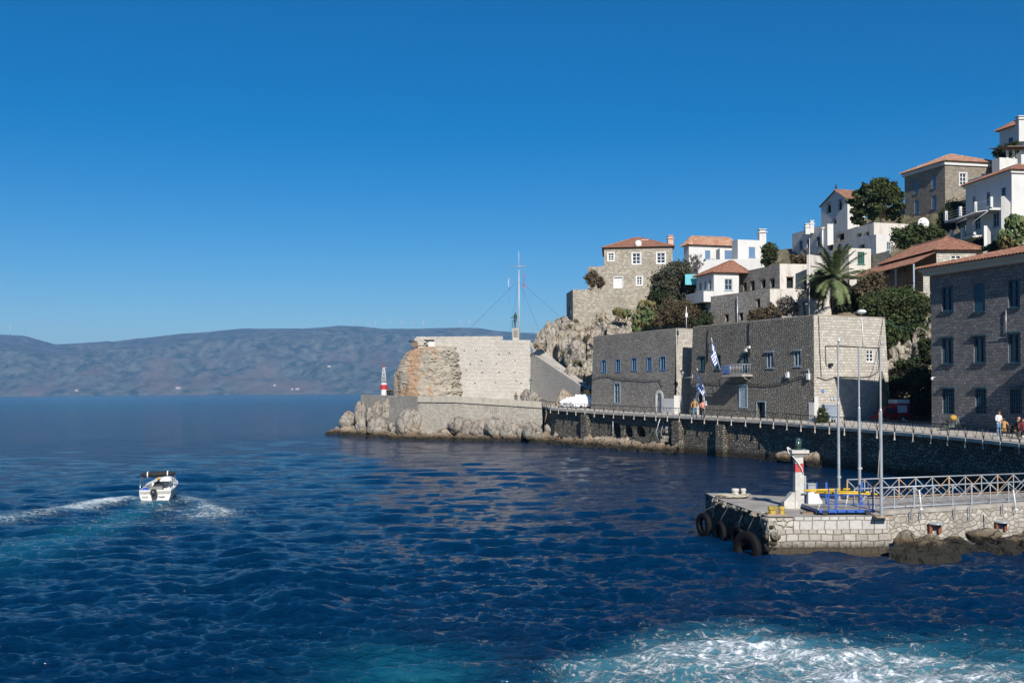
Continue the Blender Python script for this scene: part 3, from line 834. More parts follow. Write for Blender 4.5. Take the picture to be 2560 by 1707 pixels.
# ------------------------------------------------------------------ quay line, promenade
# plan points of the quay edge (x, y, pavement height)
QE = [(3.7, 121.5, 4.25), (4.6, 117.6, 4.0), (9.2, 108.8, 3.72), (17.2, 93.2, 3.5), (21.3, 85.0, 3.35), (23.3, 79.0, 3.2), (27.2, 65.5, 3.0), (27.9, 60.0, 2.95), (28.2, 54.0, 2.9), (27.5, 44.0, 2.9)]
def off_poly(pts, d):
    out = []
    for i in range(len(pts)):
        a = Vector(pts[max(0, i - 1)][:2]); b = Vector(pts[min(len(pts) - 1, i + 1)][:2]); t = (b - a).normalized()
        n = Vector((-t.y, t.x))       # landward
        out.append((pts[i][0] + n.x * d, pts[i][1] + n.y * d))
    return out
def quay():
    # landward side must be to the right of the photograph: check sign
    land = off_poly(QE, 1.0); sgn = 1 if land[3][0] > QE[3][0] else -1
    # quay wall with arched openings
    t = thing('quay_wall', (QE[3][0], QE[3][1], 0), 'long dark rubble quay wall with arches under the promenade', 'quay wall')
    m = MB(); inner = off_poly(QE, sgn * .45)
    arch_px = {1: [(1530, 1056, 1552, 1096, 1)], 2: [(1560, 1062, 1582, 1092, 1), (1588, 1064, 1614, 1092, 1)], 3: [(1916, 1084, 1955, 1150, 1)], 4: [(2001, 1094, 2043, 1162, 1)]}
    for i in range(len(QE) - 1):
        A, B = inner[i], inner[i + 1]
        ops = []
        for k in arch_px.values():
            for r in k:
                x0, y0, x1, y1 = r[:4]
                s0, _ = ONW(x0, y1, A, B); s1, _ = ONW(x1, y1, A, B); L = math.dist(A, B)
                if .1 < s0 and s1 < L - .1 and s1 > s0:
                    xm = (x0 + x1) / 2; zt = hit_z(xm, y0, A, B); zb = max(-.3, hit_z(xm, y1, A, B))
                    ops.append((s0, s1, zb, min(zt, QE[i][2] - .4), 1))
        wall(m, B, A, -1.5, max(QE[i][2], QE[i + 1][2]) - .22, [(math.dist(A, B) - o[1], math.dist(A, B) - o[0], *o[2:]) for o in ops], 1.6) if sgn < 0 else wall(m, A, B, -1.5, max(QE[i][2], QE[i + 1][2]) - .22, ops, 1.6)
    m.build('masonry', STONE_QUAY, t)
    # near-black back sheet, painting in the shade inside the vaults
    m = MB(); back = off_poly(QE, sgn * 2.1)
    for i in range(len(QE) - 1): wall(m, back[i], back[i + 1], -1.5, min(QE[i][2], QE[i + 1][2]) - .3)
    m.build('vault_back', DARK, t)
    # buttresses
    for px, w_ in ((1700, 1.2), (1810, 1.0), (1470, 1.3)):
        for i in range(len(QE) - 1):
            A, B = inner[i], inner[i + 1]; s, _ = ONW(px, 1100, A, B)
            if 0 < s < math.dist(A, B):
                o, d, n, L = frame_pts(A, B); q = o + d * s; 
                if n.x > 0: n = -n
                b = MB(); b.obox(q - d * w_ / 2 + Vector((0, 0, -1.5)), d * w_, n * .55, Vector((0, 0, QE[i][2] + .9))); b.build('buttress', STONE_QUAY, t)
    # promenade slab overhanging the wall
    inn = off_poly(QE, sgn * 9.0)
    m = MB(); n = len(QE)
    vs = [(QE[i][0], QE[i][1], QE[i][2]) for i in range(n)] + [(inn[i][0], inn[i][1], QE[i][2] + .02) for i in range(n)]
    vs += [(v[0], v[1], v[2] - .2) for v in vs]
    fs = []
    for i in range(n - 1):
        fs += [(i, i + 1, n + i + 1, n + i), (2 * n + i, 3 * n + i, 3 * n + i + 1, 2 * n + i + 1), (i, 2 * n + i, 2 * n + i + 1, i + 1)]
    m.add(vs, [f[::-1] if sgn < 0 else f for f in fs])
    o = m.build('promenade', PAVE); tag(o, 'pale paved promenade along the quay edge', None, None, 'structure')
    fixn(o)
    return sgn
def fixn(o):
    import bmesh
    bm = bmesh.new(); bm.from_mesh(o.data); bmesh.ops.recalc_face_normals(bm, faces=bm.faces); bm.to_mesh(o.data); bm.free()
SGN = quay()
def promz(x, y):
    best = None
    for i in range(len(QE) - 1):
        ax, ay, az = QE[i]; bx, by, bz = QE[i + 1]; dx, dy = bx - ax, by - ay
        t = min(1, max(0, ((x - ax) * dx + (y - ay) * dy) / (dx * dx + dy * dy))); d = math.hypot(x - ax - t * dx, y - ay - t * dy)
        if best is None or d < best[0]: best = (d, az + (bz - az) * t)
    return best[1]
def quay_railing():
    # resample the edge
    pts = []
    for i in range(len(QE) - 1):
        a, b = Vector(QE[i]), Vector(QE[i + 1]); n = max(1, int((b - a).length / .12))
        for k in range(n): pts.append(a.lerp(b, k / n))
    pts = pts[:int(len(pts))]
    inn = off_poly(QE, SGN * .08)
    t = thing('quay_railing', tuple(QE[3]), 'low rusty lattice railing along the promenade edge', 'railing')
    acc = 0; posts = []; last = None
    path = [pts[0]]
    for p in pts[1:]: path.append(p)
    # lean outward slightly: top leans to the sea
    def seaward(i):
        a, b = path[max(0, i - 1)], path[min(len(path) - 1, i + 1)]; d = (b - a).normalized(); n = Vector((d.y, -d.x, 0)) * SGN
        return (n if True else n), d
    H = .78
    m = MB(); z = Vector((0, 0, 1))
    top = []
    for i, p in enumerate(path):
        n, d = seaward(i)
        n = -Vector((-d.y, d.x, 0)) * SGN
        top.append(p + z * H + n * .10)
    m.tube(top[::6] + [top[-1]], .028, 5); m.build('top_rail', IRON, t)
    m = MB(); m.tube([p + z * .07 for p in path[::6]] + [path[-1] + z * .07], .022, 5); m.build('bottom_rail', STEEL, t)
    # lattice zigzag
    m = MB(); step = 4; lst = list(range(0, len(path) - step * 2, step * 2))
    for i in lst:
        a, b, c = path[i] + z * .07, top[i + step], path[i + 2 * step] + z * .07
        m.tube([a, b], .017, 4, cap=False); m.tube([b, c], .017, 4, cap=False)
    m.build('lattice', IRON, t)
    # posts with the little bracket hanging below the slab
    D = 1.9; dist_ = 0
    n_post = 0
    for i in range(1, len(path)):
        dist_ += (path[i] - path[i - 1]).length
        if dist_ >= D:
            dist_ = 0; p = path[i]; n, d = seaward(i); n = -Vector((-d.y, d.x, 0)) * SGN
            q = MB(); q.tube([p + z * .0, p + z * H + n * .10], .03, 5); q.build('post', IRON, t)
            q = MB(); e = p + n * .05
            q.lathe((e.x, e.y, e.z - .55), [(.075, 0), (.055, .10), (.035, .3), (.04, .56)], 6); q.build('bracket', PAVE, t)
            n_post += 1
quay_railing()

# ------------------------------------------------------------------ the two customs blocks on the quay
FL0, FL1 = (7.9, 119.8), (20.8, 94.8)                       # line of the long facade
def fac_at(px):
    u = UV(px, 900)[0]; dx, dy = FL1[0] - FL0[0], FL1[1] - FL0[1]
    t = (u * FL0[1] - FL0[0]) / (dx - u * dy); return (FL0[0] + dx * t, FL0[1] + dy * t)
FD = Vector((FL1[0] - FL0[0], FL1[1] - FL0[1])).normalized(); FN = Vector((FD.y, -FD.x))     # FN points to the bay
if FN.x > 0: FN = -FN
PERP = -FN
def rect4(x0, y0, x1, y1, sc, ox, oy): return (ox + x0 / sc, oy + y0 / sc, ox + x1 / sc, oy + y1 / sc)
C4 = lambda *r: rect4(*r, 3.0154, 1460, 760)
ZT = 12.3; BAT = .035
def customs():
    # ---- block 1
    A = fac_at(1484); B = fac_at(1690.5); D = 7.0
    Cb = (B[0] + PERP.x * D, B[1] + PERP.y * D); Db = (A[0] + PERP.x * D, A[1] + PERP.y * D)
    t = thing('customs_house', (*A, 3.6), 'grey rough stone two storey block with five small upper windows', 'building')
    w = MB()
    up = wins(t, w, A, B, [C4(142, 424, 175, 513), C4(249, 420, 281, 510), C4(370, 409, 405, 501), C4(485, 404, 519, 501), C4(585, 398, 623, 496)])
    lo = wins(t, w, A, B, [C4(243, 599, 285, 745)]); dr = wins(t, w, A, B, [C4(567, 668, 603, 836)], 1)
    wall(w, A, B, 3.0, ZT, up + lo + dr, .3, BAT, 0.6, 0)
    wall(w, B, Cb, 3.0, ZT, [], .3, 0); wall(w, Cb, Db, 3.0, ZT); wall(w, Db, A, 3.0, ZT, [], .3, 0)
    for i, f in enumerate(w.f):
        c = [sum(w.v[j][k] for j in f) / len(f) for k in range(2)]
        if (c[0] - B[0]) * PERP.x + (c[1] - B[1]) * PERP.y > .3 and abs((c[0] - B[0]) * FD.x + (c[1] - B[1]) * FD.y) < .6: w.m[i] = 1  # end wall takes the stone copy with sunlight in its colour
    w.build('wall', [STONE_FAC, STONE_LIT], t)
    w2 = MB(); w2.prism([A, B, Cb, Db], ZT - .001, ZT + .12); w2.build('roof', ROOFTOP, t)
    for k, o_ in enumerate(up): window(t, A, B, *o_[:4], BLUE_SH, 2, 1, .06, .06, shutters='half', sill=.06, batt=BAT * (ZT - o_[2]) * .9, surround=.05)
    for o_ in lo: window(t, A, B, *o_[:4], PALE_SH, 2, 3, .08, .06, surround=.08, batt=BAT * (ZT - o_[2]) * .9)
    for o_ in dr:
        off = BAT * (ZT - 4.6); A2 = (A[0] + FN.x * off, A[1] + FN.y * off); B2 = (B[0] + FN.x * off, B[1] + FN.y * off)
        door(t, A2, B2, o_[0], o_[1], max(o_[2], 3.5), o_[3], PALE_SH, .28, WHITE, True)
    # whitewashed foot of the corner
    q = MB(); of = BAT * (ZT - 4.2) + .03; s_ = ONW(1664, 1010, A, B)[0]
    o, d, n, L = frame_pts(A, B); n = Vector((FN.x, FN.y, 0)); 
    q.obox(o + d * s_ + n * of + Vector((0, 0, 3.2)), d * (L - s_ + .02), n * .03, Vector((0, 0, 2.0)))
    q.obox(o + d * (L + .012) + n * (of + .03) + Vector((0, 0, 3.2)), d * .03, -n * 1.1, Vector((0, 0, 2.3)))
    q.build('whitewashed_plinth', WHITE, t)
    # ---- block 2
    A = fac_at(1733); B = fac_at(2035); D = 8.3
    px_end = 2212
    Cc = plan_ray(B, math.atan2(PERP.y, PERP.x), px_end); D = math.dist(B, Cc)
    Db = (A[0] + PERP.x * D, A[1] + PERP.y * D)
    t = thing('harbour_office', (*B, 3.4), 'taller grey stone block with balcony, Greek flags and sunlit end wall', 'building')
    w = MB()
    up = wins(t, w, A, B, [C4(882, 396, 921, 497), C4(996, 386, 1038, 491), C4(1385, 364, 1437, 480), C4(1592, 352, 1643, 468)])
    bd = wins(t, w, A, B, [C4(1205, 376, 1245, 520)])
    lo = wins(t, w, A, B, [C4(1193, 612, 1246, 776)]); dr = wins(t, w, A, B, [C4(873, 668, 915, 845)], 1); dr2 = wins(t, w, A, B, [C4(1322, 738, 1385, 880)])
    wall(w, A, B, 3.0, ZT, up + bd + lo + dr + dr2, .35, BAT, 1, 1)
    ew = wins(t, w, B, Cc, [C4(2116, 346, 2172, 436)])
    wall(w, B, Cc, 3.0, ZT, ew, .25, BAT, 1, 1, ); wall(w, Cc, Db, 3.0, ZT); wall(w, Db, A, 3.0, ZT, [], .3, 0.0)
    w.m = [0] * len(w.m)
    # end wall in the brighter sunlit copy of the stone, chosen by face position
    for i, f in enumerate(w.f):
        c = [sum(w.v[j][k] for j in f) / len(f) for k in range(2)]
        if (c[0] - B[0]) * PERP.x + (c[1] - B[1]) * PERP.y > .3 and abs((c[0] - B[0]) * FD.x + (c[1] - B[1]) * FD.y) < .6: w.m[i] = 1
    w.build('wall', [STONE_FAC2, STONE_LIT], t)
    w2 = MB(); w2.prism([A, B, Cc, Db], ZT - .001, ZT + .1); w2.build('roof', ROOFTOP, t)
    of = lambda z: BAT * (ZT - z)
    for o_ in up[:2]: window(t, A, B, *o_[:4], TEAL_P, 2, 1, .1, .07, shutters='half', sill=.08, lintel=.1, batt=of(o_[2]))
    for o_ in up[2:]: window(t, A, B, *o_[:4], PALE_SH, 2, 1, .1, .07, shutters='half', sill=.08, lintel=.12, batt=of(o_[2]))
    for o_ in bd: window(t, A, B, *o_[:4], TEAL_P, 2, 1, .12, .07, lintel=.08, batt=of(o_[2]), name='balcony_door', label='teal double door opening on the balcony')
    for o_ in lo: window(t, A, B, *o_[:4], PALE_SH, 6, 1, .06, .08, surround=.1, batt=of(o_[2]), label='tall barred ground floor window')
    for o_ in ew: window(t, B, Cc, *o_[:4], WHITE_P, 2, 3, .08, .09, surround=.06, batt=of(o_[2]), label='small white window in the sunlit end wall')
    for o_ in dr:
        k = of(4.6); A2 = (A[0] + FN.x * k, A[1] + FN.y * k); B2 = (B[0] + FN.x * k, B[1] + FN.y * k)
        door(t, A2, B2, o_[0], o_[1], max(o_[2], 3.4), o_[3], DARK, .25, WHITE, True, label='arched dark doorway with white surround')
    for o_ in dr2:
        k = of(4.6); A2 = (A[0] + FN.x * k, A[1] + FN.y * k); B2 = (B[0] + FN.x * k, B[1] + FN.y * k)
        door(t, A2, B2, o_[0], o_[1], max(o_[2], 3.3), o_[3], TEAL_P, .08, PALE_SH, False, inset=.5)
    o, d, n, L = frame_pts(A, B); n = Vector((FN.x, FN.y, 0)); up_ = Vector((0, 0, 1))
    # balcony
    s0 = ONW(1834, 935, A, B)[0]; s1 = ONW(1885, 935, A, B)[0]; zb = hit_z(1860, 937, A, B); k = of(zb) - .05
    b0 = o + d * s0 + n * k + up_ * zb
    q = MB(); q.obox(b0, d * (s1 - s0), n * 1.3, up_ * -.16); bl = q.build('balcony', CEMENT, t)
    q = MB()
    for e in range(0, 9): 
        x = b0 + d * ((s1 - s0) * (.42 + .58 * e / 8)) + n * 1.25; q.tube([x, x + up_ * .95], .018, 4)
    for e in range(5):
        x = b0 + d * (s1 - s0 - .03) + n * (1.25 * e / 4); q.tube([x, x + up_ * .95], .018, 4)
        x = b0 + d * .03 + n * (1.25 * e / 4); q.tube([x, x + up_ * .95], .018, 4)
    for h in (.95, .08): q.tube([b0 + d * .03 + n * .02 + up_ * h, b0 + d * .03 + n * 1.25 + up_ * h, b0 + d * (s1 - s0 - .03) + n * 1.25 + up_ * h, b0 + d * (s1 - s0 - .03) + n * .02 + up_ * h], .03, 5)
    for sx in (.15, s1 - s0 - .15): q.tube([b0 + d * sx + n * .02 + up_ * -.75, b0 + d * sx + n * 1.1 + up_ * -.16], .03, 5)
    q.build('balcony_railing', STEEL, bl)
    q = MB(); q.obox(b0 + d * .1 + n * 1.32 + up_ * .12, d * ((s1 - s0) * .36), n * .03, up_ * .72, mat=0)
    q.build('name_board', sign_mat('blue_board', (.06, .12, .33), 7), bl)
    # drain pipes
    for px, y0, y1 in ((1772, 822, 902), (1875, 803, 890)):
        s = ONW(px, y0, A, B)[0]; za, zb2 = hit_z(px, y0 + 2, A, B), hit_z(px, y1, A, B)
        q = MB(); q.tube([o + d * s + n * (of(za) + .07) + up_ * za, o + d * s + n * (of(zb2) + .07) + up_ * zb2], .06, 6); q.build('drain_pipe', IRON, t)
    # whitewashed foot of the near corner
    q = MB(); kk = of(4.2) + .03
    q.obox(o + d * (L - .3) + n * kk + up_ * 3.0, d * (.3 + kk), n * .03, up_ * 1.9); p2 = o + d * (L + kk) + n * kk
    q.obox(p2 + up_ * 3.0, d * .03, Vector((PERP.x, PERP.y, 0)) * .45, up_ * 2.4); q.build('whitewashed_plinth', WHITE, t)
    return A, B, Cc
def sign_mat(name, c, rows=6, ink=(.6, .65, .75)):
    g = NG(name); uv = tc(g)
    n = g.n('TexNoise', noise_dimensions='2D'); n.inputs['Scale'].default_value = 9; n.inputs['Detail'].default_value = 2
    g.l(g.vmap(uv, (1.5, .3, 1)), n.inputs['Vector'])
    sp = g.n('SeparateXYZ'); g.l(uv, sp.inputs[0])
    r = g.math('FRACT', g.math('MULTIPLY', sp.outputs[1], rows))
    k = g.math('MULTIPLY', g.math('GREATER_THAN', r, .55), g.math('GREATER_THAN', n.outputs[0], .52))
    g.col(g.mix(g.math('MULTIPLY', k, .5), c, ink)); g.rough(.5); MATS[name] = g.m; return g.m
CA, CB, CC = customs()

# ------------------------------------------------------------------ flags, lanterns and fittings on the facade
def facpt(px, py, out=0.0):
    s, z = ONW(px, py, CA, CB); o, d, n, L = frame_pts(CA, CB)
    return o + d * s + Vector((FN.x, FN.y, 0)) * (BAT * (ZT - z) + out) + Vector((0, 0, z))
def flag_mat(kind):
    nm = 'flag_' + kind
    if nm in MATS: return MATS[nm]
    g = NG(nm); at = g.n('Attribute', attribute_name='fuv').outputs['Vector']; sp = g.n('SeparateXYZ'); g.l(at, sp.inputs[0]); u, v = sp.outputs[0], sp.outputs[1]
    if kind == 'greek':     # nine stripes, canton with cross
        st = g.math('MODULO', g.math('FLOOR', g.math('MULTIPLY', v, 9)), 2)
        blue, white = (.03, .09, .42), (.75, .77, .8)
        c = g.mix(g.math('LESS_THAN', st, .5), white, blue)
        cu = g.math('LESS_THAN', u, .37); cv = g.math('GREATER_THAN', v, .444); inc = g.math('MULTIPLY', cu, cv)
        x1 = g.math('LESS_THAN', g.math('ABSOLUTE', g.math('SUBTRACT', u, .185)), .037); x2 = g.math('LESS_THAN', g.math('ABSOLUTE', g.math('SUBTRACT', v, .722)), .055)
        c = g.mix(inc, c, blue); c = g.mix(g.math('MULTIPLY', inc, g.math('MAXIMUM', x1, x2)), c, white)
    else:                   # red and blue island flag
        c = g.mix(g.ramp(g.math('ABSOLUTE', g.math('SUBTRACT', v, .5)), [(.28, 1), (.3, 0)]), (.5, .03, .04), (.10, .12, .38))
    g.col(c); g.rough(.8); MATS[nm] = g.m; return g.m
def hung_flag(name, parent, top, bot, wid, kind, seed, swing=None):
    """flag hanging folded from an upright or leaning staff"""
    top, bot = Vector(top), Vector(bot); N, K = 26, 14; V = []; uvs = []; rr = random.Random(seed); ph = rr.random() * 6
    sw = swing if swing else Vector((.75, -.3, 0)).normalized()
    side = Vector((-sw.y, sw.x, 0))
    for i in range(N + 1):
        a = i / N; base = top.lerp(bot, a)
        for j in range(K + 1):
            b = j / K
            drop = b * wid * .86
            fold = math.sin(b * 9 + ph + a * 2.2) * .11 * (0.25 + b) 
            out = b * wid * (.10 + .07 * math.sin(a * 3.1))
            V.append(base + sw * (out + .04) + side * fold + Vector((0, 0, -drop * (1 - .25 * a)))); uvs.append((b, 1 - a, 0))
    Fq = [(i * (K + 1) + j, i * (K + 1) + j + 1, (i + 1) * (K + 1) + j + 1, (i + 1) * (K + 1) + j) for i in range(N) for j in range(K)]
    o = np_mesh(name, [tuple(v) for v in V], Fq, flag_mat(kind), parent, True)
    at = o.data.attributes.new('fuv', 'FLOAT_VECTOR', 'POINT'); at.data.foreach_set('vector', np.array(uvs, 'f').ravel())
    return o
def facade_bits():
    n = Vector((FN.x, FN.y, 0)); d = Vector((FD.x, FD.y, 0)); z = Vector((0, 0, 1))
    for i, (b, t_, lab) in enumerate([((1829, 925), (1819, 847), 'Greek flag on a white staff beside the balcony'), ((1774, 990), (1762, 922), 'Greek flag drooping over the arched white doorway')]):
        B0 = facpt(*b, .1 if i else 1.2); T0 = facpt(*t_, .8 if i else 1.9)
        r = thing('flag_on_staff', B0, lab, 'flag', 'Greek flags on the harbour office')
        m = MB(); m.tube([B0, T0], [.035, .025], 6); m.add(*ball(T0, .06)); m.build('staff', WHITE_P, r)
        hung_flag('flag', r, B0.lerp(T0, .9), B0.lerp(T0, .36) if i == 0 else B0.lerp(T0, .33), 1.5 if i == 0 else 1.75, 'greek', 3 + i, (d * .6 - n * -.2).normalized() if i else (d * .25 + n * .3).normalized())
    # wall lantern on a bracket at the left corner of the office
    for px, py, out, lab, s in ((1722, 925, .3, 'dark iron lantern on a white bracket at the alley corner', 1), ):
        w0 = facpt(1735, 943, .0); c = w0 - d * 1.2 + n * .35
        r = thing('wall_lantern', w0, lab, 'lantern')
        m = MB(); m.tube([w0, w0 - d * .6 + n * .2, c + z * -.1], .03, 5); m.tube([c + z * -.1, c + z * .25], .03, 5); m.tube([w0 + z * .35, w0 - z * .35], .035, 5); m.build('bracket', STEEL, r)
        lantern(c + z * .25, r, .62)
    # small fittings
    p = facpt(1878, 871, .25); r = thing('floodlight', p, 'white floodlight pair above the balcony door', 'floodlight')
    m = MB(); m.obox(p, d * .3, n * .18, z * .22); m.obox(p + d * -.28 + z * -.28, d * .22, n * .25, z * .3); m.build('lamp_housing', WHITE_P, r)
    m = MB(); m.tube([p - n * .25, p + n * .05], .03, 5); m.build('bracket', STEEL, r)
    p = facpt(1972, 944, .02); r = thing('junction_box', p, 'white electric box on the wall under the right upper windows', 'electric box')
    m = MB(); m.obox(p, d * .3, n * .22, z * .4); m.obox(p + d * .05 + z * .4, d * .2, n * .12, z * .12); m.build('box', WHITE_P, r)
    m = MB(); m.tube([p + d * .15, p + d * .15 - z * .4], .02, 4); m.build('cable', IRON, r)
    p = facpt(2027, 943, .05); r = thing('corner_lamp', p, 'white spotlight arm at the sunlit corner of the office', 'lamp')
    m = MB(); m.tube([p + z * .6 - d * .9, p + z * .6 + d * .1], .025, 5); m.tube([p + z * .75, p - z * .1], .035, 5); m.build('arm', STEEL, r)
    m = MB(); m.obox(p - z * .2 - d * .1, d * .28, n * .2, z * .55); m.build('lamp_housing', WHITE_P, r)
    # plaque over the arched door
    A, B = CA, CB; p = facpt(1746, 976, .03); s1 = facpt(1762, 976, .03); w_ = (s1 - p).length; m = MB(); h = facpt(1754, 957, 0).z - p.z
    prof = [(0, 0), (1, 0), (1, .8), (.75, .88), (.5, 1), (.25, .88), (0, .8)]
    vs = [p + d * (w_ * a) + z * (h * b) for a, b in prof]; vs += [v + n * .06 for v in vs]; k = len(prof)
    m.add(vs, [tuple(range(k, 2 * k)), tuple(range(k))[::-1]] + [(i, (i + 1) % k, k + (i + 1) % k, k + i) for i in range(k)])
    tag(fixed(m.build('wall_plaque', sign_mat('plaque_pale', (.30, .38, .45), 6, (.12, .15, .2)))), 'pale blue grey plaque above the arched doorway', 'plaque')
    m = MB(); p = facpt(1768, 1013, .02); m.obox(p, d * .35, n * .12, z * .45); m.obox(p + d * .05 + n * .12 + z * .06, d * .25, n * .01, z * .12); tag(m.build('notice_box', WHITE_P), 'small pale box on the wall right of the arched doorway', 'box')
    # light cables draped along both facades
    for pts, lab in (([(1486, 948), (1500, 942), (1520, 938), (1545, 945), (1580, 948), (1620, 950), (1655, 948), (1662, 965)], 'black cable sagging along the left block above its lower window'),
                     ([(1740, 955), (1780, 957), (1850, 960), (1920, 962), (1960, 958), (1990, 948), (2015, 940), (2030, 942)], 'black cable strung across the office facade below the balcony')):
        q = []
        for x, y in pts: q.append(facpt(x, y, .10))
        m = MB(); m.tube(q, .035, 5); tag(m.build('wall_cable', IRON), lab, 'cable')
def fixed(o): fixn(o); return o
def ball(c, r, n=8, sz=1.0):
    vs = []; fs = []; c = Vector(c)
    for i in range(n // 2 + 1):
        t = math.pi * i / (n // 2)
        for j in range(n):
            a = 2 * math.pi * j / n; vs.append(c + Vector((r * math.sin(t) * math.cos(a), r * math.sin(t) * math.sin(a), -r * sz * math.cos(t))))
    for i in range(n // 2):
        for j in range(n): fs.append((i * n + j, i * n + (j + 1) % n, (i + 1) * n + (j + 1) % n, (i + 1) * n + j))
    return vs, fs
LGLASS = glass('lantern_glass', (.25, .28, .3), .2)
def lantern(c, par, h=.6):
    m = MB(); m.lathe(c, [(.06, 0), (.10, .05 * h), (.12, .06 * h)], 6); m.lathe((c[0], c[1], c[2] + h * .62), [(.27 * h / .6, 0), (.20 * h / .6, .1 * h), (.05, .25 * h), (.03, .38 * h)], 6)
    for k in range(6):
        a = math.pi / 3 * k; m.tube([c + Vector((.11 * math.cos(a), .11 * math.sin(a), .05 * h)), c + Vector((.24 * h / .6 * math.cos(a), .24 * h / .6 * math.sin(a), .63 * h))], .012, 4)
    f = m.build('lamp_head', IRON, par)
    m = MB(); m.lathe((c[0], c[1], c[2] + .06 * h), [(.10, 0), (.21 * h / .6, .54 * h)], 6); m.build('glass', LGLASS, f)
facade_bits()

# ------------------------------------------------------------------ the tall captain's house at the right edge
def captain():
    C0 = (31.1, 73.8); ang = math.atan2(-7.4, 3.0); L = 11.0
    A = C0; B = (C0[0] + math.cos(ang) * L, C0[1] + math.sin(ang) * L)
    pr = Vector((-math.sin(ang), math.cos(ang))); D = 12
    if pr.x < 0: pr = -pr
    Cc = (B[0] + pr.x * D, B[1] + pr.y * D); Db = (A[0] + pr.x * D, A[1] + pr.y * D)
    t = thing('captain_mansion', (*A, 3.0), 'tall grey stone mansion with rows of teal windows at right edge', 'building')
    C5 = lambda *r: rect4(*r, 2.614, 2060, 560)
    w = MB()
    # facade wall runs far -> near; outside is on the left of A->B seen from above? use B->A when needed
    rows = [[C5(768, 408, 845, 568), C5(978, 388, 1052, 572), C5(1202, 362, 1282, 545)],
            [C5(768, 746, 846, 912), C5(978, 734, 1058, 905), C5(1202, 718, 1284, 905)],
            [C5(772, 1076, 852, 1240), C5(988, 1076, 1062, 1240), C5(1215, 1076, 1292, 1240)]]
    zt = 14.35; allr = []
    for r in rows: allr += wins(t, w, A, B, r)
    wall(w, A, B, 2.9, zt, allr, .3)
    wall(w, B, Cc, 2.9, zt); wall(w, Cc, Db, 2.9, zt); wall(w, Db, A, 2.9, zt)
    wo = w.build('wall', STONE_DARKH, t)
    for k, o_ in enumerate(allr):
        r_ = k // 3
        if r_ == 0: window(t, A, B, *o_[:4], TEAL_P, 2, 3, .16, .1, shutters='closed' if k == 1 else None, pane=GLASS, sill=.1)
        elif r_ == 1: window(t, A, B, *o_[:4], TEAL_P, 2, 1, .16, .1, sill=.12, lintel=.16, shutters='half')
        else: window(t, A, B, *o_[:4], TEAL_P, 5, 6, .16, .06, lintel=.16)
    q = MB(); cornice(q, [A, B, Cc, Db], zt + .002, .32, .42); cornice(q, [A, B, Cc, Db], zt + .323, .2, .62); q.build('cornice', limewash('cream_render', (.42, .38, .31), (.3, .27, .22), .5), t)
    q = MB(); hip_roof(q, [A, B, Cc, Db], zt + .54, zt + 2.0, .78); q.build('roof', TILE, t)
    o, d, n, _ = frame_pts(A, B); z = Vector((0, 0, 1))
    q = MB(); s, zz = ONW(2517, 773, A, B); q.tube([o + d * s + n * .08 + z * zz, o + d * s + n * .08 + z * (zz - 1.9)], .03, 5); q.tube([o + d * (s - 1.2) + n * .08 + z * (zz - 1.9), o + d * s + n * .08 + z * (zz - 1.9)], .02, 5); q.build('wall_conduit', STEEL, t)
    q = MB(); s, zz = ONW(2338, 943, A, B); p = o + d * s + z * zz; q.add(*ball(p + n * .3 - z * .1, .11)); q.tube([p, p + n * .3], .03, 5); q.build('wall_lamp', WHITE_P, t)
    # the next house along the quay, whose corner and roof shade the mansion
    A2 = (B[0] + math.cos(ang) * 2.2, B[1] + math.sin(ang) * 2.2); nn = Vector((n.x, n.y))
    A2 = (A2[0] + nn.x * 2.8, A2[1] + nn.y * 2.8); B2 = (A2[0] + math.cos(ang) * 14, A2[1] + math.sin(ang) * 14)
    C2 = (B2[0] + pr.x * 13, B2[1] + pr.y * 13); D2 = (A2[0] + pr.x * 13, A2[1] + pr.y * 13)
    t2 = thing('neighbour_house', (*A2, 3), 'stone house next along the quay beyond the right edge', 'building')
    w = MB(); q = MB(); ops = [(2, 3.2, 4, 6), (5.5, 6.7, 4, 6), (9, 10.2, 4, 6), (2, 3.2, 7.6, 9.2), (5.5, 6.7, 7.6, 9.2), (9, 10.2, 7.6, 9.2)]
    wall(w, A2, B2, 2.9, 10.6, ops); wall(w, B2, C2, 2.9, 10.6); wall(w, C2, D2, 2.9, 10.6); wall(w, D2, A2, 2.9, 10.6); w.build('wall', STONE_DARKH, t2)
    for o_ in ops: window(t2, A2, B2, *o_, PALE_SH)
    hip_roof(q, [A2, B2, C2, D2], 10.6, 12.2, .4); q.build('roof', TILE, t2)
    return A, B
MA, MBp = captain()
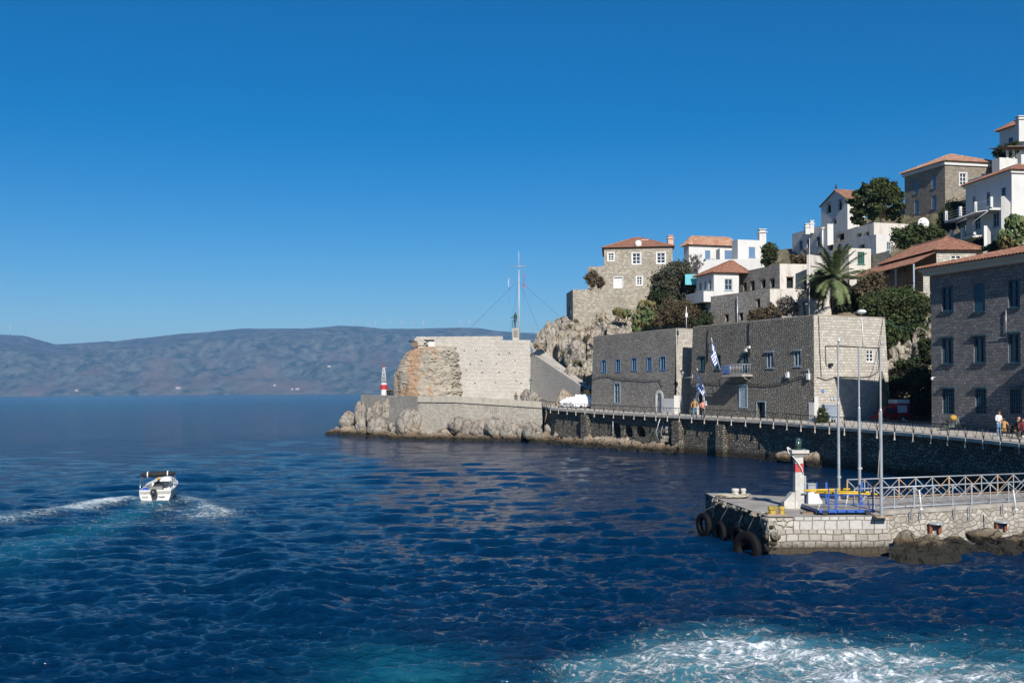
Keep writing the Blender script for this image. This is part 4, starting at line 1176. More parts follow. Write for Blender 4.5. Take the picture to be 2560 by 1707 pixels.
# ------------------------------------------------------------------ people (one skinned body each)
SKIN = plain('skin', (.45, .26, .18), .6, var=.05)
def cloth(name, c): return plain('cloth_' + name, c, .85, var=.2, scale=8)
def skin_figure(name, base, h, mats, parent, rz, pose='stand', zones=None, hair=None, label=None, seedarm=0):
    """continuous body grown on a joint skeleton; height h, facing -Y turned by rz; returns the body object"""
    k = h / 1.75
    J = {'pelvis': (0, 0, .95), 'waist': (0, 0, 1.08), 'chest': (0, .01, 1.32), 'neckb': (0, .01, 1.47), 'neck': (0, 0, 1.53), 'head': (0, -.015, 1.62), 'crown': (0, 0, 1.71),
         'shl': (.18, .01, 1.43), 'ell': (.25, .03, 1.16), 'wrl': (.27, -.04, .92), 'hal': (.275, -.06, .84), 'shr': (-.18, .01, 1.43), 'elr': (-.25, .03, 1.16), 'wrr': (-.27, -.04, .92), 'har': (-.275, -.06, .84),
         'hil': (.09, 0, .92), 'knl': (.10, -.02, .50), 'anl': (.10, .02, .09), 'tol': (.11, -.13, .035), 'hir': (-.09, 0, .92), 'knr': (-.10, -.02, .50), 'anr': (-.10, .02, .09), 'tor': (-.11, -.13, .035)}
    Rd = {'pelvis': .135, 'waist': .115, 'chest': .145, 'neckb': .09, 'neck': .055, 'head': .088, 'crown': .07, 'shl': .07, 'ell': .045, 'wrl': .032, 'hal': .036, 'shr': .07, 'elr': .045, 'wrr': .032, 'har': .036,
          'hil': .098, 'knl': .062, 'anl': .042, 'tol': .04, 'hir': .098, 'knr': .062, 'anr': .042, 'tor': .04}
    if pose == 'statue':
        J.update(knl=(.11, -.12, .50), anl=(.12, -.05, .09), tol=(.12, -.2, .04), elr=(-.33, -.02, 1.2), wrr=(-.42, -.2, 1.18), har=(-.46, -.26, 1.18), ell=(.25, .05, 1.18), wrl=(.12, -.14, 1.12), hal=(.06, -.17, 1.12)); Rd.update(pelvis=.17, waist=.15, hil=.14, hir=.14, chest=.165)
    if pose == 'phone':
        J.update(ell=(.25, .0, 1.18), wrl=(.12, -.22, 1.18), hal=(.07, -.26, 1.22), elr=(-.24, .0, 1.16), wrr=(-.10, -.22, 1.10), har=(-.05, -.25, 1.12), head=(0, -.05, 1.61), crown=(0, -.04, 1.70))
    if pose == 'lean':
        J.update(ell=(.30, .0, 1.2), wrl=(.24, -.2, 1.02), hal=(.2, -.26, 1.0), elr=(-.30, 0, 1.2), wrr=(-.24, -.2, 1.02), har=(-.2, -.26, 1.0), knl=(.12, -.06, .5), anl=(.14, .0, .09), tol=(.16, -.14, .035))
    if pose == 'walk':
        J.update(knl=(.09, -.15, .52), anl=(.09, -.22, .10), tol=(.09, -.36, .06), knr=(-.09, .05, .50), anr=(-.09, .27, .14), tor=(-.09, .18, .04), wrl=(.27, .12, .95), hal=(.27, .14, .88), wrr=(-.27, -.16, .95), har=(-.27, -.2, .88))
    if pose == 'sit':
        for n_ in ('pelvis', 'waist', 'chest', 'neckb', 'neck', 'head', 'crown', 'shl', 'ell', 'wrl', 'hal', 'shr', 'elr', 'wrr', 'har', 'hil', 'hir'):
            x, y, z = J[n_]; J[n_] = (x, y - max(0, z - 1.0) * .35, z - .5)
        J.update(knl=(.14, -.42, .47), anl=(.14, -.40, .08), tol=(.15, -.52, .035), knr=(-.14, -.42, .47), anr=(-.14, -.40, .08), tor=(-.15, -.52, .035),
                 ell=(.26, -.22, .72), wrl=(.16, -.42, .58), hal=(.10, -.48, .58), elr=(-.26, -.22, .72), wrr=(-.16, -.42, .58), har=(-.10, -.48, .58))
    E = [('pelvis', 'waist'), ('waist', 'chest'), ('chest', 'neckb'), ('neckb', 'neck'), ('neck', 'head'), ('head', 'crown'), ('neckb', 'shl'), ('shl', 'ell'), ('ell', 'wrl'), ('wrl', 'hal'), ('neckb', 'shr'), ('shr', 'elr'), ('elr', 'wrr'), ('wrr', 'har'),
         ('pelvis', 'hil'), ('hil', 'knl'), ('knl', 'anl'), ('anl', 'tol'), ('pelvis', 'hir'), ('hir', 'knr'), ('knr', 'anr'), ('anr', 'tor')]
    names = list(J); idx = {n_: i for i, n_ in enumerate(names)}
    V = [Vector(J[n_]) * k for n_ in names]; edges = [(idx[a], idx[b]) for a, b in E]; rad = [Rd[n_] * k for n_ in names]
    # five short fingers on each hand
    for s in ('l', 'r'):
        hb = Vector(J['ha' + s]) * k; dr = (hb - Vector(J['wr' + s]) * k).normalized(); sd = dr.cross(Vector((0, 1, .2))).normalized()
        for q in range(5):
            o = (q - 2) * .014 * k; st_ = hb + sd * o; ln = (.055, .075, .08, .075, .06)[q] * k; dd = (dr + sd * (q - 2) * (.12 if q else .5)).normalized()
            a = len(V); V.append(st_ + dd * .035 * k); rad.append(.0105 * k); V.append(st_ + dd * ln + Vector((0, -.012, 0)) * k); rad.append(.008 * k)
            edges += [(idx['ha' + s], a), (a, a + 1)]
    me = bpy.data.meshes.new('tmp'); me.from_pydata([tuple(v) for v in V], edges, []); ob = bpy.data.objects.new('tmp', me); C.objects.link(ob)
    md = ob.modifiers.new('s', 'SKIN'); md.use_smooth_shade = True
    for i, sv in enumerate(me.skin_vertices[0].data): sv.radius = (rad[i], rad[i]); sv.use_root = (i == 0)
    sb = ob.modifiers.new('d', 'SUBSURF'); sb.levels = 1; sb.render_levels = 1
    bpy.context.view_layer.update()
    ev = ob.evaluated_get(bpy.context.evaluated_depsgraph_get()); m2 = bpy.data.meshes.new_from_object(ev)
    bpy.data.objects.remove(ob); bpy.data.meshes.remove(me)
    m2.name = name; m2.materials.clear()
    ml = mats if isinstance(mats, (list, tuple)) else [mats]
    for q in ml: m2.materials.append(q)
    if zones:
        for p in m2.polygons:
            c = p.center / k; p.material_index = zones(c)
    for p in m2.polygons: p.use_smooth = True
    o = bpy.data.objects.new(name, m2); C.objects.link(o)
    base = Vector(base)
    if parent is not None: o.parent = parent; o.location = base - ORG[parent.name]
    else: o.location = base
    o.rotation_euler = (0, 0, rz); ORG[o.name] = base
    o['_k'] = k
    if hair is not None:
        hd = Vector(J['head']) * k; m = MB(); lng = hair[1]
        hv, hf = ball(hd + Vector((0, .018, .035)) * k, .112 * k, 10)
        hv = [Vector(v) for v in hv]
        for v in hv:
            if v.y < hd.y - .05 * k and v.z < hd.z + .05 * k: v.y = hd.y - .03 * k
            if v.z < hd.z - .02 * k: v.z -= lng * k; v.y = max(v.y, hd.y + .02 * k)
        m.add(hv, hf, smooth=True)
        mh = bpy.data.meshes.new('hair'); mh.from_pydata([tuple(v) for v in m.v], [], m.f); mh.materials.append(hair[0]); mh.polygons.foreach_set('use_smooth', [True] * len(mh.polygons))
        h_ = bpy.data.objects.new('hair', mh); C.objects.link(h_); h_.parent = o; ORG[h_.name] = base
    del o['_k']
    return o
HAIR_D = plain('dark_hair', (.02, .015, .012), .6); HAIR_B = plain('brown_hair', (.10, .055, .03), .6)
SHOE = plain('white_shoes', (.7, .7, .68), .6); BLACK = cloth('black', (.012, .012, .014)); JEANS = cloth('jeans', (.12, .22, .33)); TAN = cloth('tan', (.42, .24, .09)); WHT = cloth('white', (.75, .72, .74)); PINK = cloth('pink', (.65, .25, .22)); RED = cloth('red', (.25, .03, .04)); OLIVE = cloth('olive', (.09, .08, .05)); GREY = cloth('grey', (.12, .12, .13))
def std_zones(h=0, pose='stand'):
    def z(c):     # slots: 0 skin, 1 top, 2 trousers, 3 shoes
        off = .5 if pose == 'sit' else 0
        if c.z > 1.51 - off: return 0
        if c.z < .09: return 3
        if c.z > .98 - off:
            if abs(c.x) < .16 and c.y < -.19 and pose in ('phone', 'lean'): return 0
            return 1
        if abs(c.x) > .2 and c.z > .86 - off and pose in ('stand', 'walk'): return 1 if c.z > .92 else 0
        return 2
    return z
def person(base, h, top, trou, shoe, rz, pose, label, hair=(HAIR_D, .05), group=None):
    o = skin_figure('person', base, h, [SKIN, top, trou, shoe], None, rz, pose, std_zones(pose=pose), hair)
    return tag(o, label, 'person', group)
# ------------------------------------------------------------------ rocks
ROCK = rockmat('limestone'); ROCK_W = rockmat('warm_limestone', (.45, .38, .29), (.33, .27, .2), (.45, .27, .15), .6)
_ico = {}
def ico(sub):
    if sub not in _ico:
        import bmesh
        bm = bmesh.new(); bmesh.ops.create_icosphere(bm, subdivisions=sub, radius=1)
        _ico[sub] = (np.array([v.co[:] for v in bm.verts]), np.array([[v.index for v in f.verts] for f in bm.faces])); bm.free()
    return _ico[sub]
def rock_geo(c, rad, seed, sub=4, rough=.09, planes=11, lean=0.0, rz=0.0, strata=0.0):
    V, Fc = ico(sub); r = np.random.RandomState(seed)
    N = r.normal(size=(planes, 3)); N /= np.linalg.norm(N, axis=1)[:, None]; d = r.uniform(.62, .98, planes)
    dots = V @ N.T; R_ = np.where(dots > .05, d / np.maximum(dots, .05), 9)
    rr = np.minimum(R_.min(1), 1.05); fi = SinNoise(seed + 9, 14, 4, gain=.7)
    n = SinNoise(seed + 7, n=12, octs=5, gain=.6); nn = n(V * np.array(rad) * .55)
    rr = rr * (1 + rough * nn - .9 * rough * np.abs(fi(V * np.array(rad) * 2.2)))
    if strata: rr = rr * (1 + strata * np.abs(np.sin(V[:, 2] * rad[2] * 4.5 + nn * 2.0)) )
    Pt = V * rr[:, None] * np.array(rad)
    cs, sn = math.cos(rz), math.sin(rz)
    X = Pt[:, 0] * cs - Pt[:, 1] * sn; Y = Pt[:, 0] * sn + Pt[:, 1] * cs
    Pt = np.stack([X + Pt[:, 2] * lean, Y, Pt[:, 2]], 1) + np.array(c)
    return Pt, Fc
def shelf(pts, width, h, seed, label, mat, name='rock_ledge'):
    """low broken ledge along a waterline"""
    n = SinNoise(seed, 14, 6, gain=.6); L = 0; out = []
    P2 = [Vector(p) for p in pts]; S_ = [P2[0]]
    for a, b in zip(P2[:-1], P2[1:]):
        k = max(1, int((b - a).length / .14)); S_ += [a.lerp(b, (i + 1) / k) for i in range(k)]
    K = 26; V = []
    for i, p in enumerate(S_):
        d = (S_[min(i + 1, len(S_) - 1)] - S_[max(i - 1, 0)]).normalized(); q = Vector((d.y, -d.x))
        for j in range(K):
            f = j / (K - 1); V.append((p.x + q.x * width * (f - .15), p.y + q.y * width * (f - .15), h * math.cos(f * 1.9) - .12))
    V = np.array(V); nn = n(V * .9); n2 = SinNoise(seed + 1, 14, 4)(V * np.array([1, 1, 2.5]) * 1.4)
    V[:, 2] += nn * .32 * h + np.abs(n2) * .16 * h; V[:, 0] += n2 * .16; V[:, 1] -= nn * .22
    i = np.arange(len(S_) * K).reshape(len(S_), K)
    Fq = np.stack([i[:-1, :-1], i[:-1, 1:], i[1:, 1:], i[1:, :-1]], -1).reshape(-1, 4)[:, ::-1]
    o = np_mesh(name, V, Fq, mat, smooth=False); fixn(o)
    return tag(o, label, None, None, 'structure')
def rock(name, c, rad, seed, label, cat='rock', group=None, mat=None, **k):
    V, Fc = rock_geo(c, rad, seed, **k)
    rr = random.Random(seed)
    for j in range(2):      # smaller lumps grown into the same stone
        a = rr.uniform(0, 6.28); f = rr.uniform(.45, .7)
        c2 = (c[0] + rad[0] * .55 * math.cos(a), c[1] - rad[1] * .25 * abs(math.sin(a)), c[2] + rad[2] * rr.uniform(-.5, .25))
        V2, F2 = rock_geo(c2, tuple(x * f for x in rad), seed + 50 + j, **k); Fc = np.concatenate([Fc, F2 + len(V)]); V = np.concatenate([V, V2])
    o = np_mesh(name, V, Fc, mat or ROCK, smooth=True)
    return tag(o, label, cat, group)
def rock_px(x0, y0, x1, y1, Y, seed, label, group=None, deep=1.0, base=None, **k):
    """boulder filling a box of the photograph at distance Y"""
    a = P(x0, y1, Y); b = P(x1, y0, Y); w_ = (b.x - a.x) / 2; h = (b.z - a.z) / 2
    zc = (a.z + b.z) / 2
    return rock('boulder', ((a.x + b.x) / 2, Y + w_ * deep * .3, zc), (w_ * 1.1, w_ * deep, h * 1.1), seed, label, 'rock', group, **k)

# ------------------------------------------------------------------ lower platform of the fort
W = [(-22.4, 147.5), (-12.2, 130.0), (-7.1, 126.8), (3.75, 121.6)]
WT = [5.75, 5.5, 5.45, 4.75]
def platform():
    t = thing('platform_wall', (-7, 128, 0), 'long pale rubble sea wall carrying the path below the fort', 'sea wall')
    m = MB()
    for i in range(3):
        A, B = W[i], W[i + 1]; L = math.dist(A, B); d = Vector((B[0] - A[0], B[1] - A[1])).normalized(); n = Vector((d.y, -d.x)); k = 24
        for j in range(k):
            s0, s1 = j / k, (j + 1) / k
            p = lambda s, z, o_=0: (A[0] + d.x * L * s + n.x * o_, A[1] + d.y * L * s + n.y * o_, z)
            z0, z1 = WT[i] + (WT[i + 1] - WT[i]) * s0, WT[i] + (WT[i + 1] - WT[i]) * s1
            m.quad(p(s0, -1.5, .45), p(s1, -1.5, .45), p(s1, z1), p(s0, z0))
            m.quad(p(s0, z0), p(s1, z1), p(s1, z1, -.45), p(s0, z0, -.45)); m.quad(p(s0, z0, -.45), p(s1, z1, -.45), p(s1, 3.6, -.45), p(s0, 3.6, -.45))
    b0 = (-23.0, 160); m.quad((*b0, -1.5), (W[0][0] - .3, W[0][1] + .3, -1.5), (*W[0], WT[0]), (*b0, WT[0]))
    # end return wall beside the first gap of the promenade
    m.quad((3.75 + .25, 121.6 - .4, -1.5), (6.5, 126, -1.5), (6.5, 126, 4.3), (3.75, 121.6, 4.75)); m.quad((4.2, 122.6, -1.5), (9.5, 112, -1.5), (9.5, 112, 3.2), (4.2, 122.6, 3.6))
    m.build('masonry', STONE_PLAT, t)
    m = MB()     # smooth cement coping band
    for i in range(3):
        A, B = W[i], W[i + 1]; L = math.dist(A, B); d = Vector((B[0] - A[0], B[1] - A[1])).normalized(); n = Vector((d.y, -d.x))
        if i == 0: continue
        q = lambda s, z, o_: (A[0] + d.x * L * s + n.x * o_, A[1] + d.y * L * s + n.y * o_, z)
        a, b = WT[i], WT[i + 1]
        m.add([q(0, a - .75, .22), q(1, b - .75, .22), q(1, b + .004, .12), q(0, a + .004, .12), q(0, a + .004, -.46), q(1, b + .004, -.46)], [(0, 1, 2, 3), (3, 2, 5, 4)])
    m.build('coping', limewash('cement_band', (.40, .365, .30), (.2, .18, .14), .8, .05), t)
    poly = W + [(7.5, 123), (9.5, 130), (4, 150), (-23, 160)]
    m = MB(); zs = [5.0, 4.7, 4.6, 4.05, 4.1, 4.2, 4.6, 5.0]
    m.add([(p[0], p[1], z) for p, z in zip(poly, zs)], [tuple(range(8))])
    tag(m.build('path', PAVE), 'pale path round the foot of the fort rock', None, None, 'structure')
platform()

# ------------------------------------------------------------------ the fort above
FY = 138.0
def fort():
    C0 = P(1326, 850, FY); A = P(1068, 845, FY); zt = P(1290, 850, FY).z; ztl = P(1200, 845, FY).z
    t = thing('fort_bastion', (C0.x, FY, 4.6), 'sunlit pale stone fort bastion with a long flat topped wall', 'fort')
    m = MB(); rnd = random.Random(4)
    cr = (C0.x, FY); cl = (A.x - 1.5, FY)
    L = math.dist(cl, cr); ops = []
    for y in (884, 908, 932, 958):      # putlog holes
        for x in (1165, 1196, 1237, 1278, 1308):
            px, py = x + rnd.uniform(-11, 11), y + rnd.uniform(-6, 6)
            if rnd.random() < .25: continue
            s, z = ONW(px, py, cl, cr); ops.append((s, s + .16, z, z + .18))
    zm = zt
    sst = ONW(1257, 845, cl, cr)[0]
    wall(m, cl, cr, 4.0, zt, ops, .5, .05, 0, 0)
    p = Vector((cl[0], cl[1], 0))
    m.obox((cl[0], FY + .002, zt - .001), (sst, 0, 0), (0, .8, 0), (0, 0, ztl - zt + .25))
    fl = (8.4, 121.9)                          # foot of the ramp
    # right flank running down to the quay, sloping parapet
    dx, dy = fl[0] - cr[0], fl[1] - cr[1]; Lf = math.hypot(dx, dy); dx /= Lf; dy /= Lf; nx, ny = dy, -dx
    if nx > 0: nx, ny = -nx, -ny
    zA = P(1327, 880, FY).z; zB = P(1448, 964, fl[1]).z
    K = 14
    for k in range(K):
        a, b = k / K, (k + 1) / K; za, zb = zA + (zB - zA) * a, zA + (zB - zA) * b
        q = lambda s, z, o_: (cr[0] + dx * Lf * s + nx * o_, cr[1] + dy * Lf * s + ny * o_, z)
        m.quad(q(a, 3.5, .35), q(b, 3.5, .35), q(b, zb, 0), q(a, za, 0)); m.quad(q(a, za, 0), q(b, zb, 0), q(b, zb, -.5), q(a, za, -.5)); m.quad(q(a, za, -.5), q(b, zb, -.5), q(b, zb - 1, -.5), q(a, za - 1, -.5))
    # back and end faces
    bk = 10.0
    m.quad((cr[0], FY, 4), (cr[0] + .1, FY + bk, 4), (cr[0] + .1, FY + bk, zt), (cr[0], FY, zt))
    m.quad((cl[0] + .3, FY + .55, 4), (cr[0] - .3, FY + .55, 4), (cr[0] - .3, FY + .55, zt - .4), (cl[0] + .3, FY + .55, zt - .4))
    m.quad((cl[0], FY + bk, zt), (cl[0], FY + bk, 4), (cl[0], FY, 4), (cl[0], FY, zt))
    m.build('wall', STONE_BAST, t)
    m = MB(); m.quad((cl[0], FY + .1, zt - .3), (cr[0], FY + .1, zt - .3), (cr[0] + .1, FY + bk, zt - .3), (cl[0], FY + bk, zt - .3)); m.build('terrace', PAVE, t)
    # rubble ramp with steps between flank and cliff
    m = MB()
    top = [P(1322, 852, FY + 3), P(1350, 868, 138), P(1398, 908, 133), P(1440, 940, 127.5), P(1490, 972, 121.5)]
    bot = [Vector((cr[0] + dx * Lf * s - nx * .5, cr[1] + dy * Lf * s - ny * .5, zA + (zB - zA) * s - .25)) for s in (0, .18, .5, .8, 1.05)]
    n = 5
    for i in range(4):
        for k in range(8):
            f0, f1 = k / 8, (k + 1) / 8; g = lambda a, b, f: a.lerp(b, f)
            a0, a1 = g(bot[i], top[i], f0), g(bot[i], top[i], f1); b0, b1 = g(bot[i + 1], top[i + 1], f0), g(bot[i + 1], top[i + 1], f1)
            m.quad(a0, b0, b1, a1)
    m.build('ramp', STONE_BAST, t)
    return cl, cr
FL, FR = fort()
def fort_rock():
    # a stump of living rock in front of the wall's left end: swelling orange face left, broken strata right
    nz, na = 150, 210; c = P(1068, 988, FY + .2); w_ = 8.9 / 2 + .45; H = P(1068, 862, FY - 2).z - 4.6
    hh = np.linspace(0, 1, nz); aa = np.linspace(0, 1, na); Hh, Aa = np.meshgrid(hh, aa, indexing='ij')
    ang = np.pi * (1.12 - 1.22 * Aa)
    prof = np.interp(Hh, [0, .25, .55, .8, .93, 1.0], [.94, .97, .93, .82, .70, .50])
    profR = np.interp(Hh, [0, .3, .6, .85, 1.0], [1.0, .98, .97, .93, .88])
    k = np.clip(Aa * 1.6 - .3, 0, 1); pr = prof * (1 - k) + profR * k
    X = np.cos(ang) * w_ * pr; Y = 1.0 - np.sin(ang) * 4.2 * pr ** .8; Z = 4.4 + Hh * H * (1 - .05 * (1 - k))
    P3 = np.stack([X.ravel(), Y.ravel(), Z.ravel()], 1)
    nC = SinNoise(15, 14, 4, gain=.7)(P3 * np.array([1.6, 1.6, 2.6])).reshape(Hh.shape)
    nA = SinNoise(11, 14, 5, gain=.6)(P3 * np.array([.35, .35, .22])).reshape(Hh.shape)
    nB = SinNoise(12, 14, 4, gain=.6)(P3 * np.array([.30, .30, 1.3])).reshape(Hh.shape)     # strata
    q_ = (Z * 1.15 + 1.0 * nA + .30 * X + .5 * nB); ledge = (q_ % 1.0) ** 1.6 * .42 * np.clip(.45 + .8 * nA + .3 * nC, .0, 1.0)
    disp = nA * .24 * (1 - k) - np.abs(nC) * (.05 + .07 * k) + k * (nB * .16 - ledge + .2 + nA * .12)
    nx, ny = np.cos(ang), -np.sin(ang)
    X = X + nx * disp; Y = Y + ny * disp
    V = np.stack([c.x + X, c.y + Y, Z], -1)
    topc = np.stack([c.x + X[-1] * .2, c.y + Y[-1] * .2, Z[-1] + .25], -1)[None]
    V = np.concatenate([V, topc], 0); nr, nc = V.shape[:2]; i = np.arange(nr * nc).reshape(nr, nc)
    Fq = np.stack([i[:-1, :-1], i[:-1, 1:], i[1:, 1:], i[1:, :-1]], -1).reshape(-1, 4)
    g = NG('fort_rock'); p = wpos(g)
    n1 = g.noise(p, .9, 6, .6); n2 = g.noise(g.vmap(p, (1, 1, 1.5)), 4, 6, .65); n3 = g.noise(g.vmap(p, (1, 1, .5)), .55, 5, .6)
    cc = g.mix(g.ramp(n1, [(.35, 0), (.65, 1)]), (.46, .41, .33), (.31, .28, .235))
    sp = g.n('SeparateXYZ'); g.l(p, sp.inputs[0])
    # slanting rusty stain down the left face
    d_ = g.math('SUBTRACT', sp.outputs[0], g.math('ADD', c.x - 2.65, g.math('MULTIPLY', g.math('SUBTRACT', sp.outputs[2], 4.5), .27)))
    d_ = g.math('ADD', g.math('ADD', g.math('ABSOLUTE', d_), g.math('MULTIPLY', g.math('SUBTRACT', n1, .5), 7.0)), g.math('MULTIPLY', g.math('SUBTRACT', n3, .5), 9.0))
    st = g.ramp(g.math('MULTIPLY', d_, .5), [(.55, 1), (.85, 0)])
    cc = g.mix(g.math('MULTIPLY', st, .95), cc, g.mix(n2, (.27, .165, .10), (.46, .31, .20)))
    cc = g.mix(g.ramp(n2, [(.3, .6), (.5, 0)]), cc, (.16, .135, .10))
    g.col(cc); g.rough(.9); g.bump(g.math('ADD', g.math('MULTIPLY', n2, 1.3), n1), 1, .16)
    o = np_mesh('fort_rock', V.reshape(-1, 3), Fq, g.m, smooth=True); fixn(o)
    tag(o, 'tall orange stained rock stump under the cannons at the fort', 'rock')
fort_rock()
def fort_top():
    z0 = P(1290, 850, FY).z
    # low wall ruin under the cannons
    ws = P(1040, 862, FY + .5); m = MB()
    m.obox(P(1036, 863, FY - .2), P(1090, 863, FY - .2) - P(1036, 863, FY - .2), (0, 1.4, 0), (0, 0, 1.0)); m.obox(P(1066, 862, FY - .6), (.9, 0, 0), (0, .5, 0), (0, 0, .55))
    tag(m.build('cannon_wall', STONE_BAST), 'low crumbling parapet behind the two cannons', 'wall')
    for (x0, y0, x1, y1, lab) in ((1022, 853, 1042, 856, 'left black cannon pointing out to sea from a wooden carriage'), (1061, 850, 1085, 852.5, 'right black cannon lying along the fort parapet on a pale block')):
        a, b = P(x0, y0, FY - .9), P(x1, y1, FY - .6)
        r = thing('cannon', b, lab, 'cannon', 'cannons on the fort')
        m = MB(); d = (b - a); m.tube([a, a + d * .04, a + d * .06, a + d * .55, a + d * .57, a + d * .97, b], [.13, .13, .10, .13, .16, .19, .08], 10); m.add(*ball(b + d * .03, .07)); m.build('barrel', IRON, r)
        m = MB(); c = a + d * .68
        if x0 < 1050:
            for k in (-.28, .28): m.obox(c + Vector((-.25, k - .05, -.75)), (.7, 0, 0), (0, .1, 0), (0, 0, .7))
            for kx in (-.15, .35):
                for k in (-.42, .42): m.tube([c + Vector((kx, k - .05, -.62)), c + Vector((kx, k + .05, -.62))], .16, 10)
            m.build('carriage', WOOD, r)
        else: m.obox(c + Vector((-.35, -.3, -.85)), (1.0, 0, 0), (0, .8, 0), (0, 0, .72)); m.build('carriage', WHITE, r)
    # statue on its pedestal
    c = P(1289, 848, FY + 3.0); c.z = z0 - .3
    top = P(1289, 821.5, c.y).z
    r = thing('statue', c, 'green bronze statue of a standing figure on pale pedestal', 'statue')
    m = MB(); m.box((c.x, c.y, (c.z + top) / 2), (.86, .9, top - c.z)); m.box((c.x, c.y, top - .05), (1.0, 1.04, .14)); m.build('pedestal', limewash('pedestal_stone', (.42, .39, .33), (.5, .45, .36), .3), r)
    m = MB(); m.box((c.x, c.y - .46, top - .75), (.6, .04, 1.0)); m.build('plaque', sign_mat('plaque_dark', (.16, .15, .13), 10, (.35, .33, .28)), r)
    bz = plain('green_bronze', (.04, .085, .07), .55, .4, var=.4)
    f = skin_figure('figure', (c.x, c.y, top + .02), 2.35, bz, r, R(-60), 'statue')
    m = MB(); q = Vector((c.x - .38, c.y - .1, top)); m.tube([q, q + Vector((.02, 0, 1.15))], .05, 5); m.tube([q + Vector((0, 0, 1.1)), q + Vector((.25, .05, 1.25))], .05, 5); m.build('tiller', bz, r)
    # tall flag mast with yard and stays
    b = P(1298, 848, FY + 4.0); b.z = z0 - .3; tp = P(1297, 628, b.y)
    r = thing('flag_mast', b, 'very tall white mast with yardarm, two flags and stay wires', 'mast')
    m = MB(); lat = P(1297, 720, b.y)
    m.tube([b, b.lerp(tp, .8)], [.10, .06], 8); m.tube([b.lerp(tp, .8), tp], [.06, .03], 6)
    for k in range(26): q = b.lerp(tp, .12 + .6 * k / 26); m.box(tuple(q), (.26, .04, .04))
    m.build('pole', plain('mast_grey', (.46, .47, .48), .5), r)
    m = MB(); ya, yb = P(1272, 667.5, b.y), P(1320, 664.5, b.y); m.tube([ya, yb], .05, 6); m.build('yardarm', STEEL, r)
    for x, y0, y1, kd, s in ((1273, 683, 713, 'greek', 1), (1309, 676, 708, 'island', 2)):
        top_, bot_ = P(x, y0, b.y), P(x, y1, b.y)
        fl = hung_flag('flag', r, top_, bot_, 1.15, kd, s, Vector((-.3 if s == 1 else .2, .5, 0)).normalized())
        fl['label'] = 'Greek flag hanging limp from the left yardarm' if kd == 'greek' else 'red and blue flag hanging limp from the right yardarm'
        m = MB(); m.tube([P(x, 666, b.y), P(x, 760, b.y)], .012, 3); m.build('halyard', STEEL, r)
    h = P(1297, 700, b.y)
    for x, y, Y in ((1178, 818, FY + 6), (1408, 800, FY + 8), (1355, 846, FY + 5), (1272, 846, FY + 2)):
        m = MB(); m.tube([h, P(x, y, Y)], .014, 3); m.build('stay_wire', IRON, r)
fort_top()
def beacon():
    b = P(960, 988, 145.5); b.z = 4.9; y = b.y
    r = thing('harbour_beacon', b, 'small white beacon tower with a red band and lattice top', 'lighthouse')
    zw = P(960, 973, y).z; zr = P(960, 961.5, y).z; zt = P(960, 957, y).z; zl = P(960, 919, y).z
    redp = plain('red_paint', (.50, .025, .03), .5, var=.1)
    m = MB(); m.lathe(b, [(.47, 0), (.44, zw - b.z)], 14); m.build('lower_drum', WHITE_P, r)
    m = MB(); m.lathe((b.x, b.y, zw), [(.50, 0), (.50, zr - zw)], 14); m.build('red_band', redp, r)
    m = MB(); m.lathe((b.x, b.y, zr), [(.45, 0), (.43, zt - zr)], 14); m.build('upper_drum', WHITE_P, r)
    m = MB(); q = [Vector((sx * .36, sy * .36, zt)) for sx, sy in ((-1, -1), (1, -1), (1, 1), (-1, 1))]; t = [Vector((sx * .09, sy * .09, zl)) for sx, sy in ((-1, -1), (1, -1), (1, 1), (-1, 1))]
    o = Vector((b.x, b.y, 0)); H = 4
    for i in range(4):
        m.tube([o + q[i], o + t[i]], .035, 4)
        for k in range(H):
            a, c = q[i].lerp(t[i], k / H), q[(i + 1) % 4].lerp(t[(i + 1) % 4], (k + 1) / H); m.tube([o + a, o + c], .02, 4)
            a, c = q[(i + 1) % 4].lerp(t[(i + 1) % 4], k / H), q[i].lerp(t[i], (k + 1) / H); m.tube([o + a, o + c], .02, 4)
            m.tube([o + q[i].lerp(t[i], (k + 1) / H), o + q[(i + 1) % 4].lerp(t[(i + 1) % 4], (k + 1) / H)], .02, 4)
    m.obox(o + Vector((-.1, -.15, zl)), (.55, 0, 0), (0, .3, 0), (0, 0, .04)); m.build('lattice_mast', WHITE_P, r)
    m = MB(); m.lathe((b.x, b.y, zl + .04), [(.09, 0), (.10, .25), (.06, .3), (.07, .45), (.02, .55)], 8); m.build('lamp', redp, r)
    # three dark figures leaning beside it
    for px, lab, ps in ((969, 'person in black standing right beside the beacon', 'stand'), (974, 'person in black in the middle of three by the fort rock', 'lean'), (980, 'person in black nearest the orange fort rock', 'phone')):
        p = P(px, 988, 143.8); p.z = 5.0
        person(p, 1.6, BLACK, BLACK, BLACK, R(random.Random(px).uniform(-60, 60)), ps, lab, group='people by the beacon')
    for px, Y, h, top, lab in ((1290, 126.3, 1.72, OLIVE, 'person in dark jacket walking under the fort wall'), (1305, 126.6, 1.7, GREY, 'person in grey top leaning below the fort wall')):
        p = P(px, 1000, Y); p.z = 4.15
        person(p, h, top, GREY, BLACK, R(20), 'walk' if px == 1290 else 'lean', lab)
    # lamp post by the fort corner
    p = P(1327, 1003, 127); p.z = 4.1; tp = P(1327, 948, 127)
    r = thing('lamp_post', p, 'thin green lamp post at the corner of the fort', 'lamp post')
    m = MB(); m.lathe(p, [(.12, 0), (.10, .5), (.05, .6), (.04, tp.z - p.z - .4)], 8); m.build('post', GREEN_P, r)
    lantern(Vector((tp.x, tp.y, tp.z - .42)), r, .5)
beacon()

